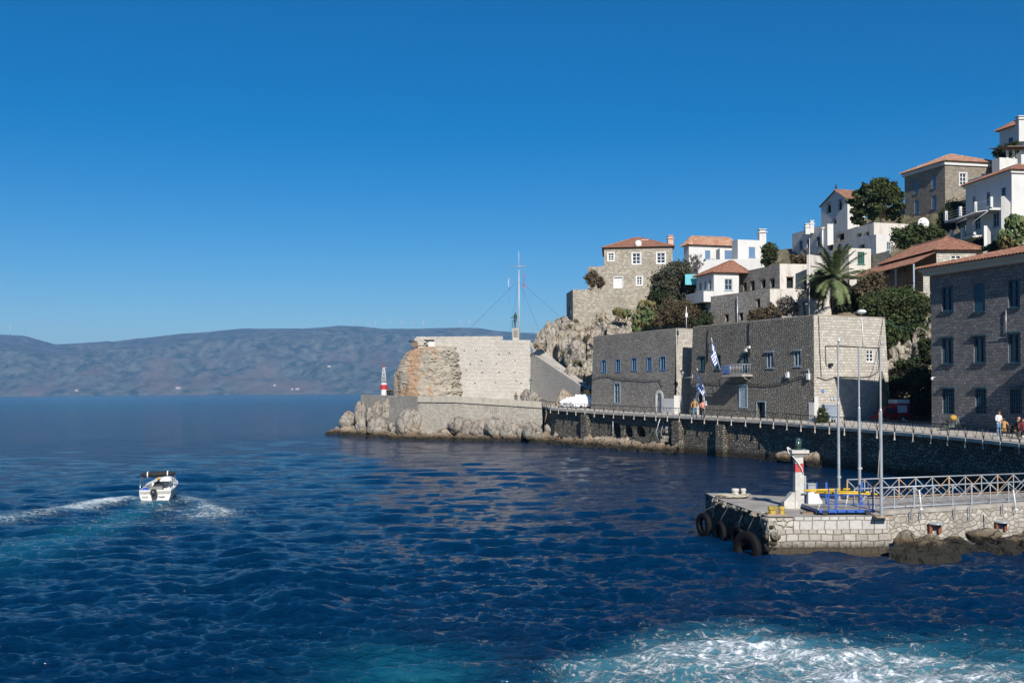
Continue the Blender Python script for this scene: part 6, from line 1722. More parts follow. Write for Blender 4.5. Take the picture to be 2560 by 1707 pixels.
    for (xa, ya, xb, yb, lab) in ((1345, 885, 1705, 800, 'upper'), (1270, 1065, 1570, 1015, 'lower')):
        sa, za = ONW(*c3(xa, ya), A, B); sb, zb_ = ONW(*c3(xb, yb), A, B); zf = min(za, zb_) - .2; sb = min(sb, L)
        ex = 1.4; m = MB(); m.obox(f3(o, d, n, max(sa, -3), zf - .25, 0), d * (sb - max(sa, -3)), n * ex, Vector((0, 0, .25))); bl = m.build('balcony', WHITE, t)
        for k in range(4):
            s_ = max(sa, -3) + (sb - max(sa, -3)) * k / 3; m = MB(); m.obox(f3(o, d, n, s_ - .15, zf, ex - .3), d * .32, n * .3, Vector((0, 0, 1.15))); m.build('pier', WHITE, bl)
        m = MB()
        for h in (.3, .6, .9): m.tube([f3(o, d, n, max(sa, -3), zf + h, ex - .15), f3(o, d, n, sb, zf + h, ex - .15)], .025, 4)
        m.build('rail', STEEL, bl)
    for (x0, y0, x1, y1) in ((1355, 1000, 1430, 900), (1483, 990, 1600, 840)):
        m = MB(); p0 = P(*c3(x0, y0), 107); p1 = P(*c3(x1, y1), 105.6); m.tube([p0, Vector((p0.x, p0.y, p0.z + .9)), p1], .05, 5); m.build('awning_arm', STEEL, t)
    for (x0, y0, x1, y1) in ((1440, 890, 1600, 835),):
        m = MB(); a, b = P(*c3(x0, y0), 106.5), P(*c3(x1, y1), 104.8); m.obox(a, b - a, n * 1.3 - Vector((0, 0, .2)), Vector((0, 0, .06))); m.build('canopy', WHITE_P, t)
    # right stair blocks in front
    house('white_stair', c3(1702, 725), c3(1728, 722), c3(1790, 790), 103.5, P(2520, 640, 103).z - 5, 'white stair tower beside the upper balcony', (WHITE, WHITE), [], [], cat='stair')
    house('white_step_block', c3(1568, 955), c3(1592, 955), c3(1638, 1035), 101, P(2520, 640, 101).z - 3, 'small white stair block by the lower balcony and cactus', (WHITE, WHITE), [], [], cat='stair')
    # --- H11 top right
    t, A, B, Cr, D, z = house('top_house', c3(1690, 215), c3(2050, 95), c3(2300, 110), 138, P(2520, 420, 138).z - 5, 'pale house highest on the hill with chimney at top right', (WHITE, WHITE), [C3(1760, 265, 1795, 320, 'blue')], [], roof='hip')
    q = MB(); hip_roof(q, [A, B, Cr, D], z + .02, z + 2.0, .5); q.build('roof', TILE, t)
    chimney(t, 2552, 300, 345, 136, WHITE, 1.0)
    # pergola
    pz = P(*c3(1790, 350), 127); t = thing('pergola', (pz.x, 127, pz.z - 3), 'grey slatted pergola above the white parapet', 'pergola')
    for x in (1748, 1797, 1870):
        m = MB(); a, b = P(*c3(x, 350), 126.5), P(*c3(x, 430), 126.5); m.obox(b, (.22, 0, 0), (0, .22, 0), (0, 0, a.z - b.z)); m.build('post', WHITE_P, t)
    m = MB(); a, b = P(*c3(1725, 352), 126), P(*c3(1960, 350), 126)
    for k in range(22): q = a.lerp(b, k / 22); m.obox(q + Vector((0, -1, .02 * (k % 3))), (.18, 0, 0), (0, 5, .9), (0, 0, .1))
    m.obox(a, b - a, (0, .12, 0), (0, 0, -.15)); m.build('slats', WOOD, t)
    # --- H12 veranda house with two-step tiled roof
    zb12 = P(2280, 780, 96).z
    t, A, B, Cr, D, z = house('veranda_house', c3(778, 1262), c3(1195, 1152), c3(1560, 1152), 96, zb12, 'stone house with red tiled veranda roof and dark porch', (STONE_BROWN, STONE_LIT), [C3(800, 1240, 830, 1330, 'void'), C3(930, 1225, 958, 1330, 'pale')], [C3(1307, 1185, 1390, 1240, 'whites'), C3(1492, 1185, 1545, 1235, 'whites')], roof='hip')
    q = MB(); ap = P(2357, 597, 98); hip_roof(q, [A, B, Cr, D], z + .03, ap.z + .2, .4); q.build('roof', TILE, t)
    o, d, n, L = frame_pts(A, B); m = MB(); zz = z - .55; e0, e1 = -3.4, L + .2
    slope(m, f3(o, d, n, e0, zz - .75, 2.6), f3(o, d, n, e1, zz - .75, 2.6), f3(o, d, n, e1, zz + .5, 0), f3(o, d, n, e0, zz + .5, 0)); m.quad(f3(o, d, n, e0, zz - .8, 2.6), f3(o, d, n, e0, zz + .4, 0), f3(o, d, n, e1, zz + .4, 0), f3(o, d, n, e1, zz - .8, 2.6)); m.build('veranda_roof', TILE, t)
    m = MB(); m.obox(f3(o, d, n, e0, zz - 3.6, 0), d * (e1 - e0), n * 2.5, Vector((0, 0, .2))); fl_ = m.build('veranda_floor', WOOD, t)
    for k in range(5):
        m = MB(); m.obox(f3(o, d, n, e0 + .1 + (e1 - e0 - .3) * k / 4, zz - 3.5, 2.3), d * .14, n * .14, Vector((0, 0, 2.75))); m.build('post', PALE_SH, t)
    m = MB(); 
    for k in range(60): m.obox(f3(o, d, n, e0 + (e1 - e0) * k / 60, zz - 3.4, 2.4), d * .07, n * .03, Vector((0, 0, .9)))
    for h in (.1, .9): m.obox(f3(o, d, n, e0, zz - 3.5 + h, 2.38), d * (e1 - e0), n * .06, Vector((0, 0, .07)))
    m.build('railing', plain('red_rail', (.22, .04, .05), .6), t)
    house('stone_pier', c3(1088, 1350), c3(1092, 1345), c3(1142, 1348), 92.5, 6, 'rough stone corner pier below the veranda', STONE_LIT, [], [], cat='wall')
    house('stone_wall', c3(1500, 1112), c3(1530, 1110), c3(1600, 1150), 97, 14, 'short pale garden wall right of the veranda house', STONE_LIT, [], [], cat='wall')
    # satellite dish on the hedge
    c = P(*c3(1093, 938), 112); r = thing('satellite_dish', c, 'white satellite dish standing above the hedge', 'satellite dish'); m = MB(); V_, F_ = ball(c, .68, 12); V_ = [Vector((v[0], c.y + (v[1] - c.y) * .22, v[2])) for v in V_]; m.add(V_, F_, smooth=True); m.build('dish', WHITE_P, r); m = MB(); m.tube([c, c + Vector((.1, .3, -2.5))], .06, 5); m.tube([c, c + Vector((0, -.8, -.2))], .03, 4); m.build('mast', STEEL, r)
def f3(o, d, n, s, z, out): return o + d * s + n * out + Vector((0, 0, z))
def ONWR(x0, y0, x1, y1, A, B):
    s0, _ = ONW(x0, y0, A, B); s1, _ = ONW(x1, y0, A, B); return (min(s0, s1), max(s0, s1), hit_z((x0 + x1) / 2, y1, A, B), hit_z((x0 + x1) / 2, y0, A, B), 1)
town()
# ------------------------------------------------------------------ plants
LM = {'olive': leafmat('olive_leaf', (0.054, 0.061, 0.040), (0.094, 0.101, 0.072), (0.065, 0.054, 0.032)), 'pine': leafmat('pine_leaf', (0.022, 0.034, 0.011), (0.075, 0.095, 0.028)), 'bush': leafmat('bush_leaf', (0.025, 0.040, 0.013), (0.072, 0.101, 0.032), (0.043, 0.050, 0.018)),
      'dark': leafmat('dark_leaf', (0.014, 0.023, 0.010), (0.043, 0.058, 0.022)), 'dry': leafmat('dry_leaf', (0.06, 0.048, 0.027), (0.12, 0.09, 0.05)), 'grey': leafmat('grey_twig', (0.115, 0.101, 0.086), (0.187, 0.166, 0.144)), 'cactus': leafmat('cactus_pad', (0.050, 0.086, 0.032), (0.115, 0.151, 0.061), (0.144, 0.108, 0.043)), 'palm': leafmat('palm_leaf', (0.07, 0.10, 0.04), (0.18, 0.21, 0.10)), 'grass': leafmat('dry_grass', (0.115, 0.108, 0.043), (0.180, 0.158, 0.072))}
BARK = plain('bark', (.12, .09, .065), .9, var=.35)
def clump_crown(lobes, n, size, seed, tight=False):
    """leaf quads in small clumps spread through the crown's lobes"""
    r = np.random.RandomState(seed); vol = np.array([l[1][0] * l[1][1] * l[1][2] for l in lobes]) ** .75; pr = vol / vol.sum()
    nc = max(10, n // 75 + 12); ci = r.choice(len(lobes), nc, p=pr)
    d = r.normal(size=(nc, 3)); d /= np.linalg.norm(d, axis=1)[:, None]; rad = r.uniform(.25, 1.06, nc) ** .5
    L = np.array([l[0] for l in lobes])[ci]; Rr = np.array([l[1] for l in lobes])[ci]
    cc = L + d * rad[:, None] * Rr
    k = r.randint(0, nc, n); cs = (Rr.mean(1) * .17 + size * .55)[k] * r.uniform(.6, 1.25, nc)[k]
    if tight: cs = cs * .62
    p = cc[k] + r.normal(size=(n, 3)) * cs[:, None] * .6
    a = r.normal(size=(n, 3)); a /= np.linalg.norm(a, axis=1)[:, None]; b = np.cross(a, r.normal(size=(n, 3))); b /= np.linalg.norm(b, axis=1)[:, None]
    s = size * r.uniform(.6, 1.3, n)[:, None]; 
    V = np.stack([p - a * s * .5 - b * s * .28, p + a * s * .1 - b * s * .38, p + a * s * .6, p + a * s * .1 + b * s * .38], 1).reshape(-1, 3)
    return V, np.arange(n * 4).reshape(n, 4)
def limbs(m, base, lobes, r0, seed, n=7):
    rr = random.Random(seed); base = Vector(base); cen = sum((Vector(l[0]) for l in lobes), Vector()) / len(lobes)
    fork = base.lerp(cen, .45) + Vector((rr.uniform(-.3, .3), 0, 0)); m.tube([base + Vector((0, 0, -.5)), base.lerp(fork, .5) + Vector((rr.uniform(-.15, .15), 0, 0)), fork], [r0, r0 * .8, r0 * .62], 8)
    for l in lobes[:n]:
        c = Vector(l[0]); mid = fork.lerp(c, .5) + Vector((rr.uniform(-.3, .3), rr.uniform(-.3, .3), .15)); m.tube([fork, mid, c], [r0 * .5, r0 * .3, r0 * .12], 6)
        for _ in range(3):
            e = c + Vector((rr.uniform(-1, 1) * l[1][0], rr.uniform(-1, 1) * l[1][1], rr.uniform(-.3, .9) * l[1][2])) * .8; m.tube([mid, e], [r0 * .2, r0 * .05], 4)
def tree_px(name, lobes, base, Y, n, size, mat, label, cat, seed, r0=.25, group=None):
    """lobes measured in the photograph: (px, py, rx_px, ry_px, dY)"""
    L = []
    for (x, y, rx, ry, *dd) in lobes:
        yy = Y + (dd[0] if dd else 0); c = P(x, y, yy); k = yy / F; L.append((tuple(c), (rx * k, (rx + ry) / 2 * k, ry * k)))
    b = P(base[0], base[1], Y); t = thing(name, b, label, cat, group)
    V, Fq = clump_crown(L, n, size, seed, mat == 'pine'); np_mesh('crown', V, Fq, LM[mat], t, uv=False)
    m = MB(); limbs(m, b, L, r0, seed); m.build('trunk', BARK, t)
    return t
def bush_px(lobes, Y, n, size, mat, label, seed, name='bush', cat='bush', group=None):
    L = []
    for (x, y, rx, ry, *dd) in lobes:
        yy = Y + (dd[0] if dd else 0); c = P(x, y, yy); k = yy / F; L.append((tuple(c), (rx * k, (rx + ry) / 2 * k, ry * k)))
    lo = min(l[0][2] - l[1][2] for l in L); c0 = Vector(L[0][0])
    t = thing(name, (c0.x, c0.y, lo), label, cat, group)
    V, Fq = clump_crown(L, n, size, seed); np_mesh('foliage', V, Fq, LM[mat], t, uv=False)
    m = MB(); rr = random.Random(seed)
    for l in L:
        for _ in range(5):
            c = Vector(l[0]); m.tube([Vector((c.x + rr.uniform(-.2, .2), c.y, lo)), c + Vector((rr.uniform(-1, 1) * l[1][0], rr.uniform(-1, 1) * l[1][1], rr.uniform(0, 1) * l[1][2])) * .9], [.05, .012], 4)
    m.build('stems', BARK, t); return t
def cactus_px(lobes, Y, n, label, seed, size=.26):
    r = np.random.RandomState(seed); V0, F0 = ico(2); Vs, Fs = [], []; b = 0; L = []
    for (x, y, rx, ry, *dd) in lobes:
        yy = Y + (dd[0] if dd else 0); c = P(x, y, yy); k = yy / F; L.append((np.array(c), np.array((rx * k, (rx + ry) / 2 * k, ry * k))))
    for i in range(n):
        c, R_ = L[r.randint(len(L))]; d = r.normal(size=3); d /= np.linalg.norm(d); p = c + d * R_ * r.uniform(.4, 1) ** .5
        s = size * r.uniform(.7, 1.25); up = np.array([r.normal() * .5, r.normal() * .5, 1.0]); up /= np.linalg.norm(up); a = np.cross(up, r.normal(size=3)); a /= np.linalg.norm(a); q = np.cross(up, a)
        W_ = V0[:, 2:3] * up * s * 1.25 + V0[:, 0:1] * a * s * (.85 + .2 * V0[:, 2:3]) + V0[:, 1:2] * q * s * .16 + p
        Vs.append(W_); Fs.append(F0 + b); b += len(V0)
    t = thing('prickly_pear', tuple(L[0][0] - np.array([0, 0, L[0][1][2]])), label, 'cactus', 'prickly pears on the hillside')
    np_mesh('pads', np.concatenate(Vs), np.concatenate(Fs), LM['cactus'], t, smooth=True, uv=False)
    m = MB(); 
    for c, R_ in L:
        m.tube([Vector(c) - Vector((0, 0, R_[2])), Vector(c)], [.2, .1], 6); m.tube([Vector(c) - Vector((0, 0, R_[2] * .6)), Vector(c) + Vector((R_[0] * .6, -.2, R_[2] * .4))], [.12, .06], 6)
    m.build('stem', BARK, t); return t
def palm():
    Y = 100.0; b = P(2087, 786, Y); top = P(2086, 706, Y); t = thing('palm_tree', b, 'tall palm with drooping brown fronds above the office end wall', 'palm tree')
    m = MB(); K = 14; pts = [b.lerp(top, k / K) for k in range(K + 1)]; m.tube(pts, [.30 + .03 * (k % 2) - .006 * k for k in range(K + 1)], 10); m.add(*ball(top + Vector((0, 0, .1)), .5)); m.build('trunk', BARK, t)
    def frond(L, mat, droop0, seed, nm):
        rr = random.Random(seed); m = MB(); n = 20; pts = []; x = 0; z = 0; a = droop0[0]
        for i in range(n + 1): 
            pts.append(Vector((x, 0, z))); a -= droop0[1] / n; x += math.cos(a) * L / n; z += math.sin(a) * L / n
        m.tube([p for p in pts], [.035 * (1 - i / n * .8) for i in range(n + 1)], 4)
        for i in range(4, n * 3):
            f = i / (n * 3); j = min(n - 1, int(f * n)); p = pts[j].lerp(pts[j + 1], f * n - j); d = (pts[j + 1] - pts[j]).normalized(); ll = .62 * L * .3 * math.sin(math.pi * min(1, f * .85 + .12)) ** .6
            for s in (-1, 1):
                e = p + d * ll * .55 + Vector((0, s * ll * .75, -ll * rr.uniform(.05, .45))); w_ = d * .05
                m.add([p - w_, p + w_, e + w_ * .1], [(0, 1, 2)])
        return m
    rr = random.Random(2)
    def place(m, nm, mat, az, first_mesh=None):
        cs, sn = math.cos(az), math.sin(az); m2 = MB(); m2.v = [(top.x + v[0] * cs - v[1] * sn, top.y + v[0] * sn + v[1] * cs, top.z + .2 + v[2]) for v in m.v]; m2.f, m2.m, m2.sm = m.f, m.m, [False] * len(m.f)
        m2.build(nm, mat, t)
    g = []
    for k in range(58):
        el = rr.uniform(-.15, 1.5); m = frond(rr.uniform(3.3, 4.5), None, (el, .7 + .6 * (1.5 - el) * .7), k, 'frond'); place(m, 'frond', LM['palm'], rr.uniform(0, 6.28))
    for k in range(9):
        m = frond(rr.uniform(2.4, 3.3), None, (-1.0 - rr.uniform(0, .3), .5), 90 + k, 'dead_frond'); place(m, 'dead_frond', LM['dry'], rr.uniform(0, 6.28))
def greens():
    # umbrella pine
    tree_px('pine_tree', [(2198, 462, 26, 14), (2175, 470, 20, 12, -1), (2222, 470, 20, 13, 1), (2155, 488, 20, 13), (2240, 488, 18, 14), (2195, 486, 24, 13, -3), (2218, 500, 20, 12, -2), (2170, 505, 22, 13, -2), (2138, 508, 18, 13, 1), (2248, 512, 14, 14, -1), (2195, 520, 22, 11, -3), (2150, 528, 22, 12, -1), (2232, 528, 18, 13), (2175, 538, 18, 9, -2), (2136, 546, 14, 9), (2245, 545, 12, 12, 1), (2152, 556, 12, 7, -1), (2215, 540, 12, 8)], (2212, 575), 130, 26000, .36, 'pine', 'big dark umbrella pine between the chapel and brown mansion', 'pine tree', 5, .5)
    # olives and shrubs left of centre
    tree_px('olive_tree', [(1690, 690, 44, 32), (1660, 712, 30, 30, -1), (1715, 720, 34, 32), (1676, 745, 36, 32, -1), (1705, 675, 24, 20)], (1690, 800), 124, 22000, .26, 'olive', 'grey green olive tree beside the square stone house', 'olive tree', 7, .3)
    tree_px('bare_tree', [(1738, 660, 16, 22), (1725, 640, 10, 12), (1750, 650, 10, 16)], (1735, 705), 127, 900, .16, 'grey', 'leafless grey tree before the blue windowed white house', 'tree', 8, .14)
    bush_px([(1690, 780, 46, 30), (1730, 790, 40, 26, -1), (1665, 800, 30, 20), (1750, 770, 22, 26)], 119, 12000, .2, 'dry', 'brown withered scrub under the olive tree', 9)
    bush_px([(1645, 745, 24, 20), (1640, 768, 16, 16)], 122, 5000, .24, 'dark', 'dark bush left of the olive tree', 10)
    bush_px([(1765, 800, 16, 18), (1752, 812, 20, 12), (1740, 806, 14, 12)], 113, 3500, .22, 'dark', 'small dark shrub at the left foot of the lower ruin', 11)
    bush_px([(1484, 698, 22, 18), (1500, 705, 12, 14)], 138, 2600, .2, 'dry', 'bare brownish bush on the terrace left of the stone house', 12)
    bush_px([(1924, 633, 18, 22), (1918, 650, 14, 12)], 124, 4500, .26, 'bush', 'bright green bush beside the white block with the chimney', 13)
    bush_px([(2010, 645, 26, 16), (2045, 652, 28, 14), (1985, 650, 16, 10)], 118, 3800, .2, 'dry', 'brown leafless shrubs under the long white house', 14)
    bush_px([(2050, 705, 22, 22), (2040, 730, 20, 16), (2062, 690, 16, 16)], 104, 6000, .24, 'bush', 'green bush left of the palm trunk', 15)
    tree_px('bare_tree', [(2010, 735, 10, 16), (1995, 725, 8, 14), (2022, 750, 8, 12)], (2014, 790), 103.5, 160, .14, 'grey', 'twisted bare dark tree in front of the whitewashed ruin', 'tree', 16, .15)
    bush_px([(1965, 765, 26, 18), (1950, 778, 18, 12), (1985, 778, 12, 10)], 103.5, 3500, .18, 'grey', 'grey twiggy bush by the ruin wall', 17)
    bush_px([(1898, 785, 28, 14), (1925, 778, 18, 16), (1880, 792, 14, 8)], 103, 3800, .18, 'dry', 'rust brown shrub on the wall top above the office', 18)
    bush_px([(2120, 750, 24, 26), (2110, 768, 22, 12), (2140, 765, 16, 14)], 99, 5500, .22, 'dark', 'dark spiky shrub right of the palm trunk', 19)
    bush_px([(2170, 725, 28, 26), (2185, 705, 22, 20), (2155, 735, 20, 22)], 97.5, 8000, .24, 'dry', 'brown and green bush in front of the veranda', 20)
    tree_px('carob_tree', [(2210, 760, 50, 28), (2250, 745, 42, 24, 1), (2290, 765, 38, 28), (2180, 770, 30, 18, -1), (2265, 790, 44, 24), (2310, 790, 22, 30), (2230, 800, 34, 20), (2290, 815, 30, 22), (2245, 835, 26, 28), (2222, 835, 16, 26, -1), (2312, 840, 20, 26, -1), (2275, 850, 24, 20)], (2262, 900), 92.5, 36000, .24, 'bush', 'broad green carob tree between the office and the mansion', 'tree', 21, .3)
    bush_px([(2250, 870, 26, 34), (2285, 850, 22, 26), (2230, 905, 18, 20)], 93.4, 6500, .22, 'dark', 'dark undergrowth on the rock face', 22)
    bush_px([(2252, 912, 15, 9)], 90, 1500, .16, 'bush', 'round green clump on the pale rock face', 23)
    bush_px([(2312, 865, 18, 22), (2318, 900, 14, 14)], 88.5, 3000, .2, 'dark', 'round blue green shrub close to the mansion corner', 24)
    bush_px([(2240, 955, 36, 14), (2215, 965, 18, 10)], 89.5, 4500, .2, 'dark', 'dark hedge top over the shaded yard', 25)
    bush_px([(2300, 960, 30, 40), (2300, 1010, 24, 30), (2285, 920, 16, 26)], 88.5, 8000, .22, 'dark', 'tall black green thicket beside the mansion', 26)
    # hill right
    bush_px([(2300, 580, 34, 20), (2262, 588, 30, 18), (2335, 590, 24, 18), (2280, 602, 40, 14)], 113, 16000, .28, 'bush', 'leafy green hedge with the white dish above it', 27)
    bush_px([(2385, 525, 30, 18), (2375, 550, 26, 24), (2400, 540, 20, 20)], 118, 9000, .28, 'dark', 'dark trees between the brown mansion and balcony house', 28)
    bush_px([(2510, 378, 22, 16), (2535, 370, 16, 10), (2500, 390, 12, 8)], 132, 4500, .3, 'dark', 'dark shrubs behind the pergola', 29)
    bush_px([(2440, 610, 20, 12), (2400, 620, 20, 10)], 104, 3000, .22, 'dark', 'low dark shrub under the lower balcony', 30)
    cactus_px([(2540, 575, 24, 34), (2515, 600, 20, 24), (2555, 610, 22, 24), (2530, 555, 14, 14)], 92, 460, 'large prickly pear cactus above the mansion roof', 31, .24)
    bush_px([(2490, 615, 18, 12), (2475, 622, 16, 8)], 95, 1500, .2, 'dark', 'dark weeds left of the large cactus', 32)
    cactus_px([(1614, 775, 26, 24), (1600, 800, 22, 20), (1625, 800, 20, 22), (1592, 820, 14, 10)], 121, 420, 'spreading prickly pear on the rocks above the left block', 33, .24)
    cactus_px([(1560, 785, 20, 10), (1545, 780, 14, 8)], 126, 120, 'small yellow green prickly pear left of the larger one', 34, .22)
    palm()
    bush_px([(2054, 1033, 10, 12), (2048, 1046, 14, 10), (2062, 1044, 10, 10)], 81.5, 2200, .13, 'bush', 'green bush at the sunlit corner of the office', 35)
    rr = random.Random(6)
    tufts = [(1500, 800), (1440, 802), (1425, 815), (1485, 870), (1440, 905), (1470, 925), (1468, 845), (1408, 880), (1545, 775), (1130, 860), (1010, 890), (1238, 988), (1195, 992), (1272, 994), (2270, 985)]
    for i, (x, y) in enumerate(tufts[:8]):
        bush_px([(x, y, 7, 5)], 127.5 if x < 1450 else 124.5, 260, .12, 'grass', ['tuft high at the left under the terrace wall', 'tuft near the top left of the cliff', 'tuft on the upper left cliff ledge', 'tuft by the middle of the cliff near the block', 'tuft low on the cliff left side', 'tuft low on the cliff beside the block', 'tuft halfway up the cliff at right', 'tuft on the far left cliff shoulder'][i], 60 + i, 'grass_tuft', 'grass', 'grass tufts on the cliff')
    # weeds where wall meets path
greens()
# ------------------------------------------------------------------ near pier
PZ = 1.39
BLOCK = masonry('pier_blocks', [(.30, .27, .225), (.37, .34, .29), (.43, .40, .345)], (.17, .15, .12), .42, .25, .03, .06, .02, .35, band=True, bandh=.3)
BLOCKW = masonry('pale_pier_blocks', [(.42, .405, .37), (.45, .43, .395), (.48, .46, .425)], (.22, .20, .165), .45, .42, .02, .04, .02, .15)
DECK = plain('pier_concrete', (.33, .305, .265), .9, var=.35, scale=1.5, bump=.012); RUBP = rubble('pier_rubble', [(.27, .245, .205), (.35, .32, .27), (.46, .425, .37)], (.25, .23, .195), 3.6, 5.2, .035, .06, .3, rnd=.9)
def pier():
    fl = G(1922, 1292, PZ); fr = G(2240, 1296, PZ); fr = Vector((fr.x, fl.y - .05, PZ)); bl = G(1786, 1244, PZ)
    y0 = fl.y
    # walkway edge behind: set back
    w0 = G(2212, 1277, PZ); w1 = G(2575, 1254.5, PZ); w1 = w0 + (w1 - w0) * 1.25
    b0 = Vector((bl.x + .4, 44.8, PZ)); b1 = G(2110, 1248, PZ); b2 = w1 + Vector((.4, 3.2, 0))
    t = thing('stone_pier', (fl.x, fl.y, 0), 'pale block built stone pier with broken corner in the foreground', 'pier')
    m = MB()
    L = (fr.x - fl.x)
    # front face: top course of big white blocks set in a little, lower courses
    wall(m, (fl.x, y0), (fr.x, y0), -1.2, PZ - .46, [], .2, .03, 0, 0)
    wall(m, (fr.x, y0), (fr.x + .1, w0.y + .3), -1.2, PZ - .004)
    m.build('front_wall', BLOCK, t)
    m = MB(); m.obox((fl.x + .9, y0 - .02, PZ - .46), (L - .9, 0, 0), (0, .5, 0), (0, 0, .456)); m.build('top_course', BLOCKW, t)
    m = MB(); m.obox((fl.x + .02, y0 + .03, PZ - .46), (.88, 0, 0), (0, .5, 0), (0, 0, .42)); m.build('broken_corner', STONE_PLAT, t)
    m = MB(); wall(m, (bl.x, bl.y + 2), (bl.x, bl.y), -1.2, PZ - .01); wall(m, (bl.x, bl.y), (fl.x, fl.y), -1.2, PZ - .01); wall(m, (b1.x, b1.y + .2), (b0.x, b0.y), -1.2, PZ - .01); wall(m, (b0.x, b0.y), (bl.x, bl.y + 2), -1.2, PZ - .01)
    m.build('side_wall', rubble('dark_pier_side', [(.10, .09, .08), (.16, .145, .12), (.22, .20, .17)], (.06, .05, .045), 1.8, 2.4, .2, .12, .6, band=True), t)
    m = MB(); pts = [(fl.x + .02, fl.y + .02), (fr.x - .02, fr.y + .03), (fr.x, w0.y), (w1.x, w1.y), (b2.x, b2.y), (b1.x, b1.y), (b0.x, b0.y), (bl.x + .02, bl.y + 2), (bl.x + .03, bl.y)]
    m.add([(p[0], p[1], PZ + .002) for p in pts], [tuple(range(9))]); m.build('deck', DECK, t)
    # ragged edge: broken lumps of concrete
    V_, F_ = [], []; b = 0; rr = random.Random(8)
    for k in range(46):
        f = rr.random() ** 1.0; p = Vector((fl.x, fl.y, 0)).lerp(Vector((bl.x, bl.y, 0)), f); s = rr.uniform(.06, .17)
        V, Fc = rock_geo((p.x + rr.uniform(-.06, .12), p.y, PZ - s * .5 - abs(rr.gauss(0, .06))), (s * 1.3, s * 1.5, s * .7), 900 + k, sub=2, rough=.12, planes=9); V_.append(V); F_.append(Fc + b); b += len(V)
    for k in range(26):
        s = rr.uniform(.08, .22); V, Fc = rock_geo((fl.x + rr.uniform(-.05, .25), y0 + rr.uniform(-.05, .25), rr.uniform(-.2, PZ - .12)), (s, s, s * .9), 990 + k, sub=2, rough=.12, planes=9); V_.append(V); F_.append(Fc + b); b += len(V)
    np_mesh('broken_edge', np.concatenate(V_), np.concatenate(F_), rockmat('broken_concrete', (.42, .38, .31), (.28, .25, .2), (.4, .33, .24), .3, band=True), t, smooth=False)['kind'] = 'stuff'
    # rubble walkway wall
    tw = thing('walkway_wall', (w0.x, w0.y, 0), 'rough rubble wall carrying the pier walkway at lower right', 'sea wall')
    m = MB(); wall(m, (w0.x - .2, w0.y), (w1.x, w1.y), -1, PZ - .16, [], .2, .12); m.build('masonry', RUBP, tw)
    d = (w1 - w0).normalized(); n = Vector((d.y, -d.x, 0)); m = MB(); m.obox(w0 + Vector((-.2, 0, -.15)) - n * .3, d * (w1 - w0).length, n * .36, (0, 0, .156)); m.build('coping', DECK, tw)
    # metal brackets down the wall, little outlets with rust
    for x in (2271, 2296, 2381, 2417, 2500, 2531):
        a = ONW(x, 1280, w0, w1)[0]; p = w0 + d * a; q = MB(); ln = .42 if x != 2417 else .5; q.obox(p + n * .10 + Vector((0, 0, -ln)), d * .035, n * .05, (0, 0, ln)); q.build('bracket', STEEL, tw)
    for x, y in ((2330, 1307), (2495, 1303)):
        s, z = ONW(x, y, w0, w1); z -= PZ; p = w0 + d * s; q = MB(); vv, ff = ball(p + n * .2 + Vector((0, 0, z)), .3, 12, .18); q.add(vv, ff, smooth=True); q.build('outlet_lip', STEEL, tw)
        for e in (-.22, .22): q = MB(); q.obox(p + d * (e - .07) + n * .14 + Vector((0, 0, z - .38)), d * .13, n * .05, (0, 0, .34)); q.build('rust_stain', plain('rust', (.22, .07, .035), .9, var=.4, scale=9), tw)
    # rocks and shelf under it
    shelf([(fr.x + .2, y0 + .5), (fr.x + 1.5, w0.y - 1.4), (w0.x + 5, w0.y - .9), (w1.x, w1.y - 1.0)], 2.0, .55, 77, 'weedy rock shelf under the pier walkway', rockmat('weedy_rock', (.36, .31, .23), (.22, .185, .13), (.34, .21, .11), .5, bh=.32))
    for (x0, y0_, x1, y1, Y, lab, s) in ((2240, 1330, 2290, 1392, 36.6, 'mossy rock in the corner beside the pier', 3), (2425, 1316, 2500, 1358, 37.6, 'large grey brown boulder against the walkway wall', 5), (2360, 1340, 2430, 1372, 37.2, 'dark wet rock left of the large boulder', 7), (2500, 1335, 2575, 1370, 37.8, 'orange brown weedy rock at the right edge', 9), (2290, 1346, 2350, 1372, 37.0, 'low wet rock shelf piece near the pier corner', 12)):
        rock_px(x0, y0_, x1, y1, Y, 600 + s, lab, 'rocks under the walkway', mat=MATS['weedy_rock'], deep=.7, rough=.08)
    return fl, fr, bl, w0, w1, b1, b2
fl, fr, bl, w0, w1, b1, b2 = pier()
RAILP = plain('galvanised_rail', (.34, .365, .39), .45, .3, var=.15); RUSTP = plain('rusting_rail', (.40, .27, .16), .7, .2, var=.5, scale=4)
def xrail(A, B, h, nbay, label, rust):
    A, B = Vector(A), Vector(B); t = thing('pier_railing', A, label, 'railing', 'X braced railings of the pier walkway'); z = Vector((0, 0, 1))
    m = MB(); m.tube([A + z * h, B + z * h], .032, 6); m.build('top_rail', RAILP, t)
    m = MB(); m.tube([A + z * .06, B + z * .06], .026, 6); m.build('bottom_rail', RUSTP if rust else RAILP, t)
    for k in range(nbay + 1):
        p = A.lerp(B, k / nbay); m = MB(); w_ = .035 if k % 3 else .055; m.box((p.x, p.y, p.z + h / 2), (w_, w_, h)); m.build('post', RUSTP if rust and k % 3 == 0 else RAILP, t)
        if k < nbay:
            q = A.lerp(B, (k + 1) / nbay); m = MB(); m.tube([p + z * .08, q + z * (h - .03)], .018, 5); m.tube([p + z * (h - .03), q + z * .08], .018, 5); m.build('brace', RUSTP if rust and k % 2 else RAILP, t)
    return t
d_ = (w1 - w0).normalized()
xrail(w0 + Vector((-1.1, .2, 0)) , w1 + Vector((0, .1, 0)), .82, 11, 'nearer grey X braced railing on the pier walkway', False)
